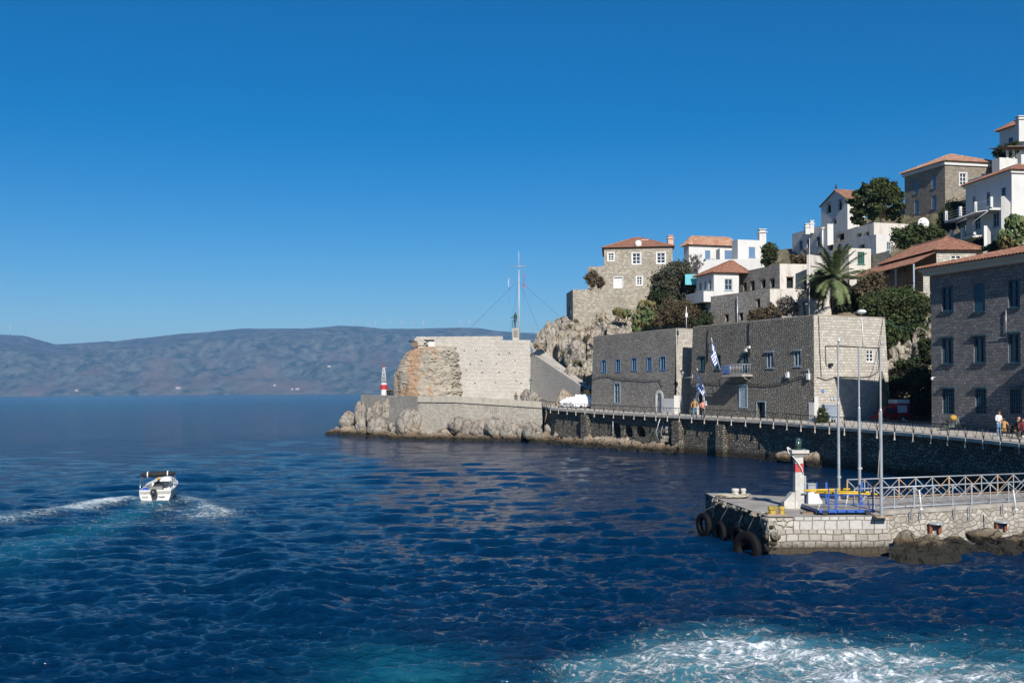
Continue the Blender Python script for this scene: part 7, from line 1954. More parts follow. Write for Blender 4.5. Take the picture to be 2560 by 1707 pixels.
bk0 = G(2118, 1266, PZ) + Vector((0, 2.0, 0)); bk0 = Vector((P(2118, 1240, 41.6).x, 41.6, PZ)); bk1 = b2 + Vector((-.2, -.1, 0))
xrail(bk0, bk1, .84, 11, 'farther rusty X braced railing behind the walkway', True)
for x0, x1, lab in ((2298, 2303, 'white prop leaning at the middle of the near railing'), (2533, 2540, 'white prop leaning at the right end of the near railing')):
    a, b = P(x0, 1224, 37.7), P(x1, 1272, 37.5); m = MB(); m.tube([a, b], .03, 5); m.box(tuple(b), (.12, .08, .05)); tag(m.build('prop_bar', WHITE_P), lab, 'bar', 'props on the railing')
def poles():
    gull = None
    for px, pt, yb, lab in ((2097.5, 862, 1249, 'left tall bare pole with a seagull on top'), (2149.5, 869, 1268, 'middle tall bare flagpole on the pier'), (2203.5, 862, 1292, 'right tall flagpole with a loose rope at the pier edge')):
        b = G(px, yb, PZ); tp = P(px + (1 if px > 2200 else 0), pt, b.y); t = thing('flagpole', b, lab, 'flagpole', 'three tall poles on the pier')
        m = MB(); hh = tp.z - b.z; m.lathe(b, [(.10, 0), (.10, .05), (.062, .06), (.060, hh * .35), (.055, hh * .62), (.036, hh * .63), (.034, hh)], 10); m.build('pole', RAILP, t)
        m = MB(); m.lathe(tp, [(.045, 0), (.06, .03), (.03, .09)], 8); m.build('cap', STEEL, t)
        if px > 2200: m = MB(); p = b + Vector((-.02, -.08, 0)); m.tube([P(2198, 1030, b.y), P(2199, 1120, b.y), P(2195, 1190, b.y), P(2201, 1214, b.y)], .014, 4); m.build('rope', plain('rope', (.42, .38, .30), .9), t); m = MB(); m.box((b.x, b.y, PZ + .02), (.5, .4, .04)); m.build('base_plate', RUSTP, t)
        else: m = MB(); c = P(px, 1170 if px > 2100 else 1192, b.y); m.box(tuple(c), (.14, .14, .08)); m.build('cleat', STEEL, t)
        if px < 2100:
            c = tp + Vector((0, 0, .18)); g = thing('seagull', c, 'white seagull perched on the left tall pole', 'gull'); V, Fc = ico(3); V = V.copy()
            B_ = V * np.array([.20, .09, .095]); B_[:, 2] += B_[:, 0] * .25; B_[V[:, 0] < -.6, 2] *= .7; hd = V * np.array([.058, .05, .055]) + np.array([.17, 0, .11]); bk = V * np.array([.04, .012, .014]) + np.array([.24, 0, .10])
            for nm, arr, mt in (('body', np.concatenate([B_, hd]), WHITE_P),):
                np_mesh(nm, arr + np.array(c), np.concatenate([Fc, Fc + len(V)]), mt, g, smooth=True)
            np_mesh('beak', bk + np.array(c), Fc, plain('beak_yellow', (.6, .35, .04), .5), g, smooth=True)
            m = MB(); 
            for s in (-1, 1): m.add([Vector(c) + Vector(q) for q in ((.1, s * .085, .05), (-.1, s * .095, .06), (-.30, s * .04, -.05), (-.05, s * .09, -.03))], [(0, 1, 2, 3)])
            g.rotation_euler = (0, 0, R(70)); g.scale = (.75,) * 3; m.build('wing', plain('gull_grey', (.35, .37, .40), .7), g); m = MB(); m.tube([c + Vector((.02, .02, -.08)), c + Vector((.02, .02, -.18))], .008, 4); m.build('leg', plain('beak_yellow', (.6, .35, .04)), g)
poles()
def light_column():
    b = G(1987, 1270, PZ); y = b.y; t = thing('pier_light', b, 'white concrete light column with a red band and green lantern', 'beacon'); z = lambda py: P(1990, py, y).z
    conc = plain('painted_concrete', (.50, .48, .44), .8, var=.25, scale=4, bump=.008); redp = plain('faded_red', (.42, .045, .05), .6, var=.25, scale=5)
    x = P(1996, 1200, y).x; W_ = .155
    def sec(z0, z1, w0_, w1_): return [(w0_ * 1.414, z0), (w1_ * 1.414, z1)]
    def sq(m, z0, z1, a, b_):
        vs = [(x + sx * a, y + sy * a, z0) for sx, sy in ((-1, -1), (1, -1), (1, 1), (-1, 1))] + [(x + sx * b_, y + sy * b_, z1) for sx, sy in ((-1, -1), (1, -1), (1, 1), (-1, 1))]
        m.add(vs, [(3, 2, 1, 0), (4, 5, 6, 7), (0, 1, 5, 4), (1, 2, 6, 5), (2, 3, 7, 6), (3, 0, 4, 7)])
    m = MB(); sq(m, PZ, z(1185), .17, .165); sq(m, z(1185) + .001, z(1178), .165, .155); sq(m, z(1142), z(1141) , .16, .16); m.mat = 0; sq(m, z(1178) + .0, z(1142), .152, .15); m.build('shaft', conc, t)
    m = MB(); sq(m, z(1179), z(1158), .161, .161); m.build('red_band', redp, t)
    m = MB(); zc = z(1142); sq(m, zc, z(1132), .17, .30); sq(m, z(1132) + .001, z(1124), .335, .33); m.build('capital', conc, t)
    m = MB(); zl = z(1124); m.lathe((x, y, zl), [(.17, 0), (.17, .05), (.11, .06), (.11, .10)], 14); m.lathe((x, y, zl + .38), [(.13, 0), (.10, .06), (.03, .09)], 14); 
    for k in range(5): a = 1.256 * k; m.tube([(x + .12 * math.cos(a), y + .12 * math.sin(a), zl + .08), (x + .12 * math.cos(a), y + .12 * math.sin(a), zl + .40)], .010, 4)
    m.build('lantern_frame', plain('dark_green_paint', (.02, .05, .042), .5), t); m = MB(); m.lathe((x, y, zl + .101), [(.11, 0), (.115, .1), (.11, .27)], 14, smooth=True); m.build('lens', glass('green_lens', (.03, .06, .052), .12), t)
    # sloping concrete foot, left
    m = MB(); a = P(1962, 1268, y); f = [(a.x - .05, PZ), (x - .13, PZ), (x - .13, PZ + .66), (x - .26, PZ + .62), (a.x - .05, PZ + .26)]
    vs = [(q[0], y - .12, q[1]) for q in f] + [(q[0], y + .3, q[1]) for q in f]; m.add(vs, [(0, 1, 2, 3, 4), (9, 8, 7, 6, 5)] + [(i, 5 + i, 5 + (i + 1) % 5, (i + 1) % 5) for i in range(5)]); fixed(m.build('foot', conc, t))
    m = MB(); m.tube([P(1968, 1118, y), P(1971, 1131, y - .1), P(1984, 1142, y - .2), P(1992, 1152, y - .2), P(2004, 1170, y - .2), P(2008, 1185, y - .18)], .022, 5); m.tube([P(1968, 1118, y), P(1976, 1123, y)], .03, 5); m.build('cable', WHITE_P, t)
    # cabinets
    c = G(2013, 1264, PZ); c.y = y - .25; c.z = PZ; t2 = thing('white_cabinet', c, 'white electric cabinet at the foot of the light column', 'cabinet'); m = MB(); m.box((c.x, c.y, PZ + .40), (.42, .22, .62)); m.box((c.x, c.y, PZ + .05), (.46, .26, .1)); m.build('case', WHITE_P, t2); m = MB(); m.box((c.x, c.y - .118, PZ + .40), (.36, .015, .55)); m.build('door', WHITE_P, t2)
    m = MB(); s = [(c.x + .23, PZ), (c.x + .5, PZ), (c.x + .5, PZ + .1), (c.x + .34, PZ + .22), (c.x + .23, PZ + .5)]; vs = [(q[0], c.y - .08, q[1]) for q in s] + [(q[0], c.y + .1, q[1]) for q in s]; m.add(vs, [(0, 1, 2, 3, 4), (9, 8, 7, 6, 5)] + [(i, 5 + i, 5 + (i + 1) % 5, (i + 1) % 5) for i in range(5)]); fixed(m.build('fin', WHITE_P, t2))
    e = Vector((P(2028, 1230, y + .9).x, y + .9, PZ)); t3 = thing('grey_cabinet', e, 'grey meter cabinet behind the white one', 'cabinet'); m = MB(); m.box((e.x, e.y, PZ + .42), (.30, .25, .84)); m.build('case', RAILP, t3); m = MB(); m.box((e.x, e.y, PZ + .86), (.36, .32, .05)); m.build('lid', RAILP, t3)
    g = Vector((P(2011, 1200, y + .3).x, y + .3, PZ)); m = MB(); m.box((g.x, g.y, PZ + .62), (.10, .14, 1.24)); tag(m.build('cable_duct', RAILP), 'narrow grey duct standing right behind the light column', 'duct')
light_column()
def bollards():
    wp = plain('bollard_white', (.55, .52, .46), .6, var=.25, scale=6); yp = plain('bollard_yellow', (.42, .30, .05), .6, var=.45, scale=7)
    for px, py, Y, mt, lab in ((1847, 1239, 43.6, wp, 'rust stained white double bollard at the far pier corner'), (1941, 1286, 0, yp, 'worn yellow double bollard near the broken pier corner')):
        b = G(px, py, PZ) if not Y else Vector((P(px, py, Y).x, Y, PZ)); t = thing('bollard', b, lab, 'bollard', 'mooring bollards')
        m = MB(); m.obox(b + Vector((-.36, -.16, 0)), (.72, 0, 0), (0, .32, 0), (0, 0, .04)); m.build('base', RUSTP, t)
        for s, r in ((-.15, .17), (.2, .12)): m = MB(); m.lathe((b.x + s, b.y, PZ + .04), [(r * .85, 0), (r * .8, .12), (r, .16), (r, .24), (r * .8, .27)], 12, smooth=False); m.build('head', mt, t)
    rp = plain('rope', (.42, .38, .30), .9); rr = random.Random(3); c = Vector((P(1830, 1240, 43).x, 42.6, PZ))
    t = []; 
    for k in range(150): a = k * .25; r_ = .12 + .0022 * k + .05 * math.sin(k * 1.3); t.append(c + Vector((r_ * math.cos(a) * 1.7, r_ * math.sin(a) * 1.1, .04 + .03 * math.sin(k * .9) + .0006 * k)))
    m = MB(); m.tube(t, .028, 5)
    e = Vector((bl.x, bl.y, PZ)); m.tube([c + Vector((-.5, 0, .05)), e + Vector((.1, .4, .05)), e + Vector((-.06, .1, -.1)), e + Vector((-.12, .1, -.6))], .028, 5); m.tube([c + Vector((-.3, -.2, .05)), e + Vector((.2, .1, .05)), e + Vector((-.04, -.1, -.1)), e + Vector((-.10, -.2, -.8))], .028, 5)
    tag(m.build('mooring_rope', rp), 'coiled pale mooring rope by the white bollard', 'rope')
    q = Vector((fl.x, fl.y, PZ)); m = MB()
    m.tube([G(1930, 1284, PZ), q + Vector((-.02, .9, .06)), q + Vector((-.12, .7, -.25)), q + Vector((-.1, .5, -.45))], .025, 5); m.tube([G(1932, 1286, PZ), q + Vector((.0, 1.4, .05)), q + Vector((-.16, 1.5, -.5)), q + Vector((-.05, .8, .03)), q + Vector((-.15, 1.0, -.6))], .02, 5)
    for k in range(9): m.tube([q + Vector((-.03 + .05 * k % .1, .5 - .1 * k, -.02)), q + Vector((-.1, .5 - .1 * k, -.3 - .06 * (k % 4))), q + Vector((-.06, .45 - .1 * k, -.6))], .014, 4)
    tag(m.build('frayed_net', rp), 'frayed rope and net hanging over the broken pier corner', 'rope')
bollards()
def tyres():
    rub = plain('dark_rubber', (.008, .008, .009), .75, var=.3, scale=9); rub.node_tree.nodes['Principled BSDF'].inputs['Specular IOR Level'].default_value = .15
    for (px, py, Y, r, lab, tilt) in ((1760, 1312, 41.3, .52, 'tyre fender at the far left corner of the pier', .15), (1868, 1372, 36.3, .66, 'largest tyre fender at the near pier corner', .25), (1845, 1345, 38.6, .52, 'tyre fender hanging second from the near corner', .1), (1800, 1330, 40.1, .45, 'half hidden tyre fender midway along the dark pier side', .1)):
        c = P(px, py, Y); t = thing('tyre_fender', c, lab, 'tyre', 'tyre fenders along the pier side')
        n1, n2 = 40, 16; V = []; ax = Vector((-1, -tilt * 2.4, 0)).normalized(); u = Vector((-ax.y, ax.x, 0)); w_ = Vector((0, 0, 1))
        rt = r * .34
        for i in range(n1):
            a = 2 * math.pi * i / n1; rd = u * math.cos(a) + w_ * math.sin(a)
            for j in range(n2):
                b = 2 * math.pi * j / n2; cx, sx = math.cos(b), math.sin(b); fx = math.copysign(abs(cx) ** .6, cx); fy = math.copysign(abs(sx) ** .6, sx)
                k = 1 - (.03 if (i % 2 and cx > .6) else 0); V.append(c + rd * (r - rt * .75 + fx * rt * .75 * k) + ax * fy * rt * .62)
        Fq = [(i * n2 + j, i * n2 + (j + 1) % n2, ((i + 1) % n1) * n2 + (j + 1) % n2, ((i + 1) % n1) * n2 + j) for i in range(n1) for j in range(n2)]
        o = np_mesh('tyre', [tuple(v) for v in V], Fq, rub, t, smooth=True); fixn(o)
        m = MB(); tp = Vector((max(c.x + .3, bl.x + .1), c.y + .1, PZ)); m.tube([c + w_ * (r * .62), c + w_ * (r + .1) + Vector((.05, 0, 0)), tp], .02, 5); m.build('chain', IRON, t)
tyres()
def gangway():
    bp = plain('blue_paint', (.02, .09, .38), .45, var=.2, scale=6); yp = plain('yellow_paint', (.62, .40, .03), .5, var=.15, scale=5)
    t = thing('gangway', G(2110, 1285, PZ), 'blue wheeled gangway with yellow handrails parked on the pier', 'gangway')
    y0, y1 = G(2110, 1289, PZ).y + .15, G(2110, 1278, PZ).y + 1.0; z0 = PZ + .10
    x0, x1 = P(2045, 1280, y0).x, P(2188, 1280, y0).x
    m = MB(); m.obox((x0, y0, z0), (x1 - x0, 0, 0), (0, .06, 0), (0, 0, .10)); m.obox((x0, y1, z0), (x1 - x0, 0, 0), (0, .06, 0), (0, 0, .10))
    for k in range(7): m.obox((x0 + (x1 - x0 - .05) * k / 6, y0, z0 + .01), (.05, 0, 0), (0, y1 - y0, 0), (0, 0, .06))
    m.build('frame', bp, t); m = MB(); m.obox((x0 + .02, y0 + .06, z0 + .075), (x1 - x0 - .04, 0, 0), (0, y1 - y0 - .06, 0), (0, 0, .03)); m.build('deck', DECK, t)
    for (yy, xs) in ((y0 + .03, (2072, 2090, 2150, 2182)), (y1, (2010, 2042, 2066, 2155, 2170))):
        for i, px in enumerate(xs):
            x = P(px, 1250, yy).x; h = .93; m = MB(); w_ = .07 if px in (2066, 2155, 2090) else .035; m.box((x, yy, z0 + h / 2 - .02), (w_, .04, h)); m.build('post', bp, t)
    for yy, za in ((y0 + .03, .62), (y1, .42), (y0 + .03, .3)):
        m = MB(); m.tube([(P(2040, 1, yy).x, yy, z0 + za), (x1, yy, z0 + za)], .014, 5); m.build('mid_rail', bp, t)
    for a, b in (((2000, 1225, y1), (2125, 1222, y1)), ((2022, 1227, y1), (2172, 1230, y0 + .5)), ((2036, 1231, y0 + .4), (2194, 1235, y0)), ((2010, 1226, y1 - .3), (2110, 1228, y1))):
        m = MB(); m.tube([P(*a), P(*b)], .036, 6); m.build('handrail', yp, t)
    for px in (2062, 2170): m = MB(); c = P(px, 1284, y0); m.tube([Vector((c.x, y0 - .03, PZ + .1)), Vector((c.x, y0 + .03, PZ + .1))], .10, 14, smooth=False); m.build('wheel', IRON, t)
    for a, b in (((2168, 1235), (2175, 1280)), ((2120, 1236), (2112, 1276)), ((2055, 1250), (2040, 1282))): m = MB(); m.tube([P(*a, y0 + .2), P(*b, y0 + .25)], .02, 5); m.build('stay', WHITE_P, t)
    s = G(2038, 1284, PZ); m = MB(); m.obox(s + Vector((-.5, -.1, 0)), (.9, .1, 0), (0, .3, 0), (0, 0, .06)); tag(m.build('plank', WOOD), 'grey plank lying left of the blue gangway', 'plank')
gangway()

# ------------------------------------------------------------------ motor boat
def boat():
    b = G(388, 1254, 0); yaw = R(-12)
    gel = plain('gelcoat', (.66, .65, .61), .35, var=.06); gr = plain('grey_vinyl', (.22, .22, .21), .7); bk = plain('black_canvas', (.012, .012, .013), .8); eng = plain('engine_black', (.03, .032, .038), .35); chrome = plain('tube_steel', (.45, .45, .46), .3, .8)
    t = thing('motor_boat', b, 'small white motor boat speeding away under a folded black canopy', 'boat')
    L, W_ = 5.4, .98; st = []
    # stations bow +Y: (y, half beam, keel z, chine z, sheer z)
    for y, hb, kz, cz, sz in ((0, .90, -.22, .02, .74), (.9, .98, -.24, .0, .76), (2.2, 1.0, -.22, .04, .82), (3.4, .90, -.12, .16, .93), (4.4, .62, .10, .38, 1.05), (5.1, .26, .42, .66, 1.14), (5.4, .04, .75, .85, 1.17)): st.append((y, hb, kz, cz, sz))
    cs, sn = math.cos(yaw), math.sin(yaw)
    T = lambda x, y, z: Vector((b.x + x * cs * .93 + y * sn, b.y - x * sn + y * cs, z * .74 + .05 + y * .02))
    m = MB(); vs = []; k = 7
    for y, hb, kz, cz, sz in st:
        vs += [T(-hb, y, sz), T(-hb * .97, y, (sz + cz) * .55), T(-hb * .86, y, cz), T(0, y, kz), T(hb * .86, y, cz), T(hb * .97, y, (sz + cz) * .55), T(hb, y, sz)]
    fs = [(i * k + j, i * k + j + 1, (i + 1) * k + j + 1, (i + 1) * k + j) for i in range(len(st) - 1) for j in range(k - 1)] + [tuple(range(k))]
    m.add(vs, fs, smooth=False); fixed(m.build('hull', gel, t))
    # deck: side decks and foredeck, sole
    m = MB(); inn = lambda y, hb: max(.05, hb - .22)
    for i in range(len(st) - 1):
        y, hb, _, _, sz = st[i]; y2, h2, _, _, s2 = st[i + 1]
        if y < 3.0:
            for s in (-1, 1):
                m.quad(T(s * hb, y, sz), T(s * h2, y2, s2), T(s * inn(y2, h2), y2, s2 + .01), T(s * inn(y, hb), y, sz + .01)); m.quad(T(s * inn(y, hb), y, sz + .01), T(s * inn(y2, h2), y2, s2 + .01), T(s * inn(y2, h2), y2, .2), T(s * inn(y, hb), y, .2))
        else: m.quad(T(-hb, y, sz), T(hb, y, sz), T(h2, y2, s2), T(-h2, y2, s2)); 
    m.quad(T(-.9, 0.1, .2), T(.9, .1, .2), T(.9, 3.4, .25), T(-.9, 3.4, .25)); m.quad(T(-.8, 3.4, .25), T(.8, 3.4, .25), T(.86, 3.4, .93), T(-.86, 3.4, .93))
    m.obox(T(-.9, .0, .5), T(.9, 0, .5) - T(-.9, 0, .5), T(0, .16, 0) - T(0, 0, 0), (0, 0, .24)); fixed(m.build('deck', gel, t))
    m = MB()     # raised cuddy with rounded front
    V, Fc = ico(3); Vc = V * np.array([.62, 1.2, .40]); Vc[:, 2] = np.maximum(Vc[:, 2], -.1); pts = [tuple(T(v[0], v[1] + 3.7, v[2] + .95)) for v in Vc]; m.add(pts, [tuple(f) for f in Fc], smooth=True); m.build('cuddy', gel, t)
    m = MB(); o = T(-.42, .55, .2); m.obox(o, T(.75, 0, 0) - T(0, 0, 0), T(0, .55, 0) - T(0, 0, 0), (0, 0, .56)); m.build('stern_seat', gr, t)
    m = MB(); V2 = V * np.array([.36, .16, .26]); m.add([tuple(T(v[0] + .0, v[1] + 1.45, v[2] + .88)) for v in V2], [tuple(f) for f in Fc], smooth=True); m.build('backrest', bk, t)
    m = MB(); m.obox(T(.05, 2.3, .2), T(.6, 0, 0) - T(0, 0, 0), T(0, .5, 0) - T(0, 0, 0), (0, 0, .85)); m.obox(T(.1, 2.35, 1.05), T(.42, 0, 0) - T(0, 0, 0), T(0, .06, 0) - T(0, 0, 0), (0, .1, .3)); m.build('console', gel, t)
    m = MB()
    for k_ in range(16): a = 6.283 * k_ / 16; a2 = 6.283 * (k_ + 1) / 16; m.tube([T(.3 + .17 * math.cos(a), 2.1, .98 + .17 * math.sin(a)), T(.3 + .17 * math.cos(a2), 2.1, .98 + .17 * math.sin(a2))], .018, 5)
    m.build('steering_wheel', IRON, t)
    # engine
    m = MB(); Ve = V * np.array([.19, .26, .27]); Ve = np.sign(Ve) * np.abs(Ve) ** .85 * np.array([.19, .26, .27]) ** .15; m.add([tuple(T(v[0] - .05, v[1] - .28, v[2] + .68)) for v in Ve], [tuple(f) for f in Fc], smooth=True)
    m.obox(T(-.13, -.38, -.2), T(.17, 0, 0) - T(0, 0, 0), T(0, .3, 0) - T(0, 0, 0), (0, 0, .75)); m.build('outboard_engine', eng, t)
    m = MB(); q = T(-.1, -.50, .62); m.obox(q, T(.1, 0, 0) - T(0, 0, 0), (0, -.03, 0), (0, 0, .06)); m.build('engine_badge', chrome, t)
    m = MB(); m.tube([T(-.72, -.03, .30), T(-.72, -.1, .36), T(-.42, -.1, .36), T(-.42, -.03, .30)], .018, 5); m.tube([T(.2, -.03, .33), T(.35, -.1, .34), T(.55, -.04, .33)], .022, 5); m.build('handle', chrome, t)
    # canopy frame and rolled canvas
    m = MB()
    for s in (-1, 1):
        m.tube([T(s * .93, .5, .74), T(s * .98, .9, 1.3), T(s * .95, 1.3, 1.86)], .022, 6); m.tube([T(s * .93, 2.2, .8), T(s * .98, 1.6, 1.5), T(s * .95, 1.3, 1.86)], .018, 6)
    m.tube([T(-.95, 1.3, 1.84), T(.95, 1.3, 1.9)], .02, 6); m.build('canopy_frame', chrome, t)
    m = MB(); pp = [T(-1.0 + 2.0 * i / 14, 1.25, 1.82 + .07 * i / 14 + .02 * math.sin(i * 2)) for i in range(15)]; m.tube(pp, [.07, .12, .13, .12, .14, .16, .17, .18, .17, .16, .15, .14, .13, .12, .06], 10); m.build('rolled_canopy', bk, t)
    for f in (.2, .78): m = MB(); p = T(-1.0 + 2.0 * f, 1.25, 1.82 + .07 * f); dx = T(.03, 0, 0) - T(0, 0, 0); m.tube([p - dx, p + dx], .185, 12, smooth=False); m.build('strap', WHITE_P, t)
    # crew: steersman seated, orange cap
    p = T(-.18, 2.0, .25); person((p.x, p.y, p.z - .28), 1.66, cloth('dark', (.02, .02, .025)), GREY, BLACK, R(172), 'sit', 'person in dark clothes with an orange cap at the boat console', hair=(plain('orange_cap', (.62, .30, .05), .8), -.02))
    m = MB(); p = T(-.62, .42, .2); V3 = V * np.array([.19, .19, .24]); V3[:, 2] = np.maximum(V3[:, 2], -.2); m.add([tuple(Vector(v) + T(-.62, .35, .66)) for v in V3], [tuple(f) for f in Fc], smooth=True); tag(m.build('blue_bucket', plain('blue_plastic', (.01, .07, .50), .4)), 'bright blue bucket at the port stern of the motor boat', 'bucket')
boat()
def yard():
    # red van-like truck in the shade between office and mansion
    Y = 84.0; b = P(2240, 1062, Y); b.z = 3.12
    t = thing('red_truck', b, 'small red truck with pale blue rear box in the shaded yard', 'truck'); rp = plain('truck_red', (.20, .012, .02), .35, var=.1); pw = plain('truck_pale', (.30, .42, .52), .5); tyre = plain('tyre_rubber', (.018, .018, .02), .6)
    px = lambda x: P(x, 1000, Y).x; pz = lambda y: P(2240, y, Y).z
    x0, xm, x1 = px(2194), px(2241), px(2272)
    m = MB(); prof = [(x0, 3.5), (x0, pz(1040)), (px(2205), pz(1036)), (px(2216), pz(1018)), (xm, pz(1018)), (xm, 3.5)]
    vs = [(q[0], Y, q[1]) for q in prof] + [(q[0], Y + 1.8, q[1]) for q in prof]; m.add(vs, [tuple(range(6)), tuple(range(6, 12))[::-1]] + [(i, 6 + i, 6 + (i + 1) % 6, (i + 1) % 6) for i in range(6)]); fixed(m.build('cab', rp, t))
    m = MB(); m.obox((px(2214), Y - .01, pz(1032)), (px(2238) - px(2214), 0, 0), (0, .02, 0), (0, 0, pz(1020) - pz(1032))); m.build('window', GLASS, t)
    m = MB(); m.obox((xm + .02, Y - .1, pz(1053)), (x1 - xm, 0, 0), (0, 2.0, 0), (0, 0, pz(1008) - pz(1053))); bx = m.build('box_body', rp, t)
    m = MB(); m.obox((xm + .05, Y - .13, pz(1031)), (px(2267) - xm - .08, 0, 0), (0, .03, 0), (0, 0, pz(1013) - pz(1031))); m.build('rear_panel', pw, t)
    m = MB(); m.obox((xm + .02, Y - .12, pz(1008) + .001), (x1 - xm, 0, 0), (0, 2.0, 0), (0, 0, pz(999) - pz(1008))); m.build('roof_board', pw, t)
    for x in (px(2206), px(2256)):
        m = MB(); m.tube([(x, Y - .12, 3.45), (x, Y + .12, 3.45)], .33, 16, smooth=False); w_ = m.build('wheel', tyre, t); m = MB(); m.tube([(x, Y - .13, 3.45), (x, Y - .10, 3.45)], .15, 12, smooth=False); m.build('rim', STEEL, w_)
    m = MB(); m.obox((px(2214), Y - .03, pz(1048)), (.28, 0, 0), (0, .02, 0), (0, 0, .22)); m.build('sticker', plain('orange_mark', (.40, .12, .03), .5), t)
    m = MB(); m.obox((x1 - .6, Y - .15, pz(1052)), (.45, 0, 0), (0, .03, 0), (0, 0, .08)); m.build('bumper', STEEL, t)
    # blue grey container and boxes at the office end wall
    c = P(2073, 1040, 82.6); c.z = 3.3; h = P(2073, 1012, 82.6).z - 3.5; m = MB(); t = thing('grey_bin', (c.x, c.y, 3.3), 'blue grey storage bin against the sunlit end wall', 'bin'); m.box((c.x, c.y, 3.5 + h / 2), (.98, .8, h)); m.build('body', plain('bin_grey', (.20, .24, .30), .5), t); m = MB(); m.box((c.x, c.y, 3.52 + h), (1.06, .9, .08)); m.build('lid', plain('bin_grey_lid', (.30, .33, .38), .5), t)
    for k in range(4): m = MB(); m.box((c.x + (-.35 if k % 2 else .35), c.y + (-.3 if k < 2 else .3), 3.4), (.12, .12, .22)); m.build('leg', IRON, t)
    o, d, n, L = frame_pts(CB, CC)
    s, z = ONW(2052, 977.5, CB, CC); p = o + d * s + n * (BAT * (ZT - z) + .02) + Vector((0, 0, z)); t = thing('blue_sign', p, 'tiny blue sign on the sunlit end wall', 'sign'); m = MB(); m.obox(p - d * .13 - Vector((0, 0, .13)), d * .26, n * .03, (0, 0, .26)); m.build('plate', plain('sign_blue', (.03, .18, .55), .5), t); m = MB(); m.obox(p - d * .05 - Vector((0, 0, .02)) + n * .031, d * .1, n * .004, (0, 0, .04)); m.build('mark', WHITE_P, t)
    for x, lab in ((2072, 'left pale meter box in the shade of the end wall'), (2079.5, 'right pale meter box in the shade of the end wall')):
        s, z = ONW(x, 996, CB, CC); p = o + d * s + n * (BAT * (ZT - z)) + Vector((0, 0, z)); m = MB(); m.obox(p - d * .11 - Vector((0, 0, .15)), d * .22, n * .12, (0, 0, .34)); m.obox(p - d * .13 + Vector((0, 0, .19)), d * .26, n * .16, (0, 0, .03)); tag(m.build('meter_box', plain('box_pale', (.42, .45, .48), .6)), lab, 'box', 'meter boxes')
    s, z = ONW(2070, 915.5, CB, CC); p = o + d * s + n * (BAT * (ZT - z)) + Vector((0, 0, z)); t = thing('floodlight', p, 'black floodlight on the sunlit end wall', 'floodlight'); m = MB(); m.obox(p + n * .12 - d * .2, d * .38, n * .16, (0, 0, .26)); m.build('head', IRON, t); m = MB(); m.tube([p, p + n * .14 + Vector((0, 0, .1))], .03, 5); m.build('bracket', IRON, t)
    # pipe, aerial and cables on the end wall
    q = lambda x, y, out=.06: (lambda sz: o + d * sz[0] + n * (BAT * (ZT - sz[1]) + out) + Vector((0, 0, sz[1])))(ONW(x, y, CB, CC))
    m = MB(); m.tube([q(2153, 795), q(2155, 870)], .045, 5); tag(m.build('white_pipe', WHITE_P), 'white pipe running down to the small white window', 'pipe')
    a = q(2152, 790); m = MB(); m.tube([a, a + Vector((0, 0, .35))], .03, 5); m.tube([a + Vector((-.7, 0, .3)), a + Vector((.4, 0, .3))], .02, 4)
    for k in range(5): e = a + Vector((-.6 + .2 * k, 0, .3)); m.tube([e + Vector((0, -.25, 0)), e + Vector((0, .25, 0))], .012, 4)
    tag(m.build('aerial', STEEL), 'small roof aerial above the white pipe', 'aerial')
    a = q(2163, 787, -.4); m = MB(); V_, F_ = ball(a + Vector((0, 0, .3)), .42, 12, .5); m.add(V_, F_, smooth=True); tag(m.build('satellite_dish', WHITE_P), 'pale dish lying at the roof edge beside the aerial', 'satellite dish')
    m = MB(); m.tube([q(2045, 790), q(2046, 880), q(2048, 942)], .03, 4); m.tube([q(2060, 865), q(2100, 865), q(2160, 868), q(2195, 870), q(2200, 866)], .03, 4); m.tube([q(2037, 943), q(2060, 950), q(2090, 942), q(2140, 943), q(2170, 942), q(2190, 930), q(2194, 905), q(2193, 868)], .035, 4); m.tube([q(2060, 865), q(2061, 915)], .03, 4)
    tag(m.build('wall_cables', IRON), 'black cables looping over the sunlit end wall', 'cable')
    m = MB(); a = P(2320, 762, 78); c1 = q(2207, 794); m.tube([c1.lerp(a, f) + Vector((0, 0, -1.3 * math.sin(math.pi * f))) for f in [i / 14 for i in range(15)]], .03, 4); a2 = P(2325, 808, 79); m.tube([c1.lerp(a2, f) + Vector((0, 0, -1.2 * f * (1 - f) * 3)) for f in [i / 10 for i in range(11)]], .02, 4)
    tag(m.build('overhead_cable', GREEN_P), 'sagging cable strung from the office roof to the mansion', 'cable')
    # roof aerial above the alley
    p = P(1716, 820, 100); t = thing('roof_aerial', p, 'thin white mast with a small box on the office roof', 'aerial'); tp = P(1716, 766, 100); m = MB(); m.tube([p, tp], .04, 5); m.build('mast', WHITE_P, t); m = MB(); m.box(tuple(p.lerp(tp, .6)), (.22, .2, .4)); m.build('box', WHITE_P, t)
    p = P(2023, 788, 100); tp = P(2024, 596, 100); m = MB(); m.tube([p, tp], [.05, .03], 5); m.tube([P(2023, 760, 100) + Vector((-.4, 0, 0)), P(2023, 760, 100)], .03, 4); tag(m.build('thin_mast', WHITE_P), 'very thin tall mast left of the palm', 'mast')
    # people and clutter on the promenade at right
    for px, py, h, ps, rz, top, tr, lab, hr in ((1737, 1047, 1.78, 'lean', R(-20), TAN, JEANS, 'man in a tan jacket leaning on the quay railing', (GREY, 0.0)), (1757, 1048, 1.65, 'phone', R(10), PINK, BLACK, 'person in a pink top and black trousers by the railing', (HAIR_D, .05))):
        g = G(px, py, 3.52); person((g.x, g.y, 3.52), h, top, tr, BLACK, rz, ps, lab, hr)
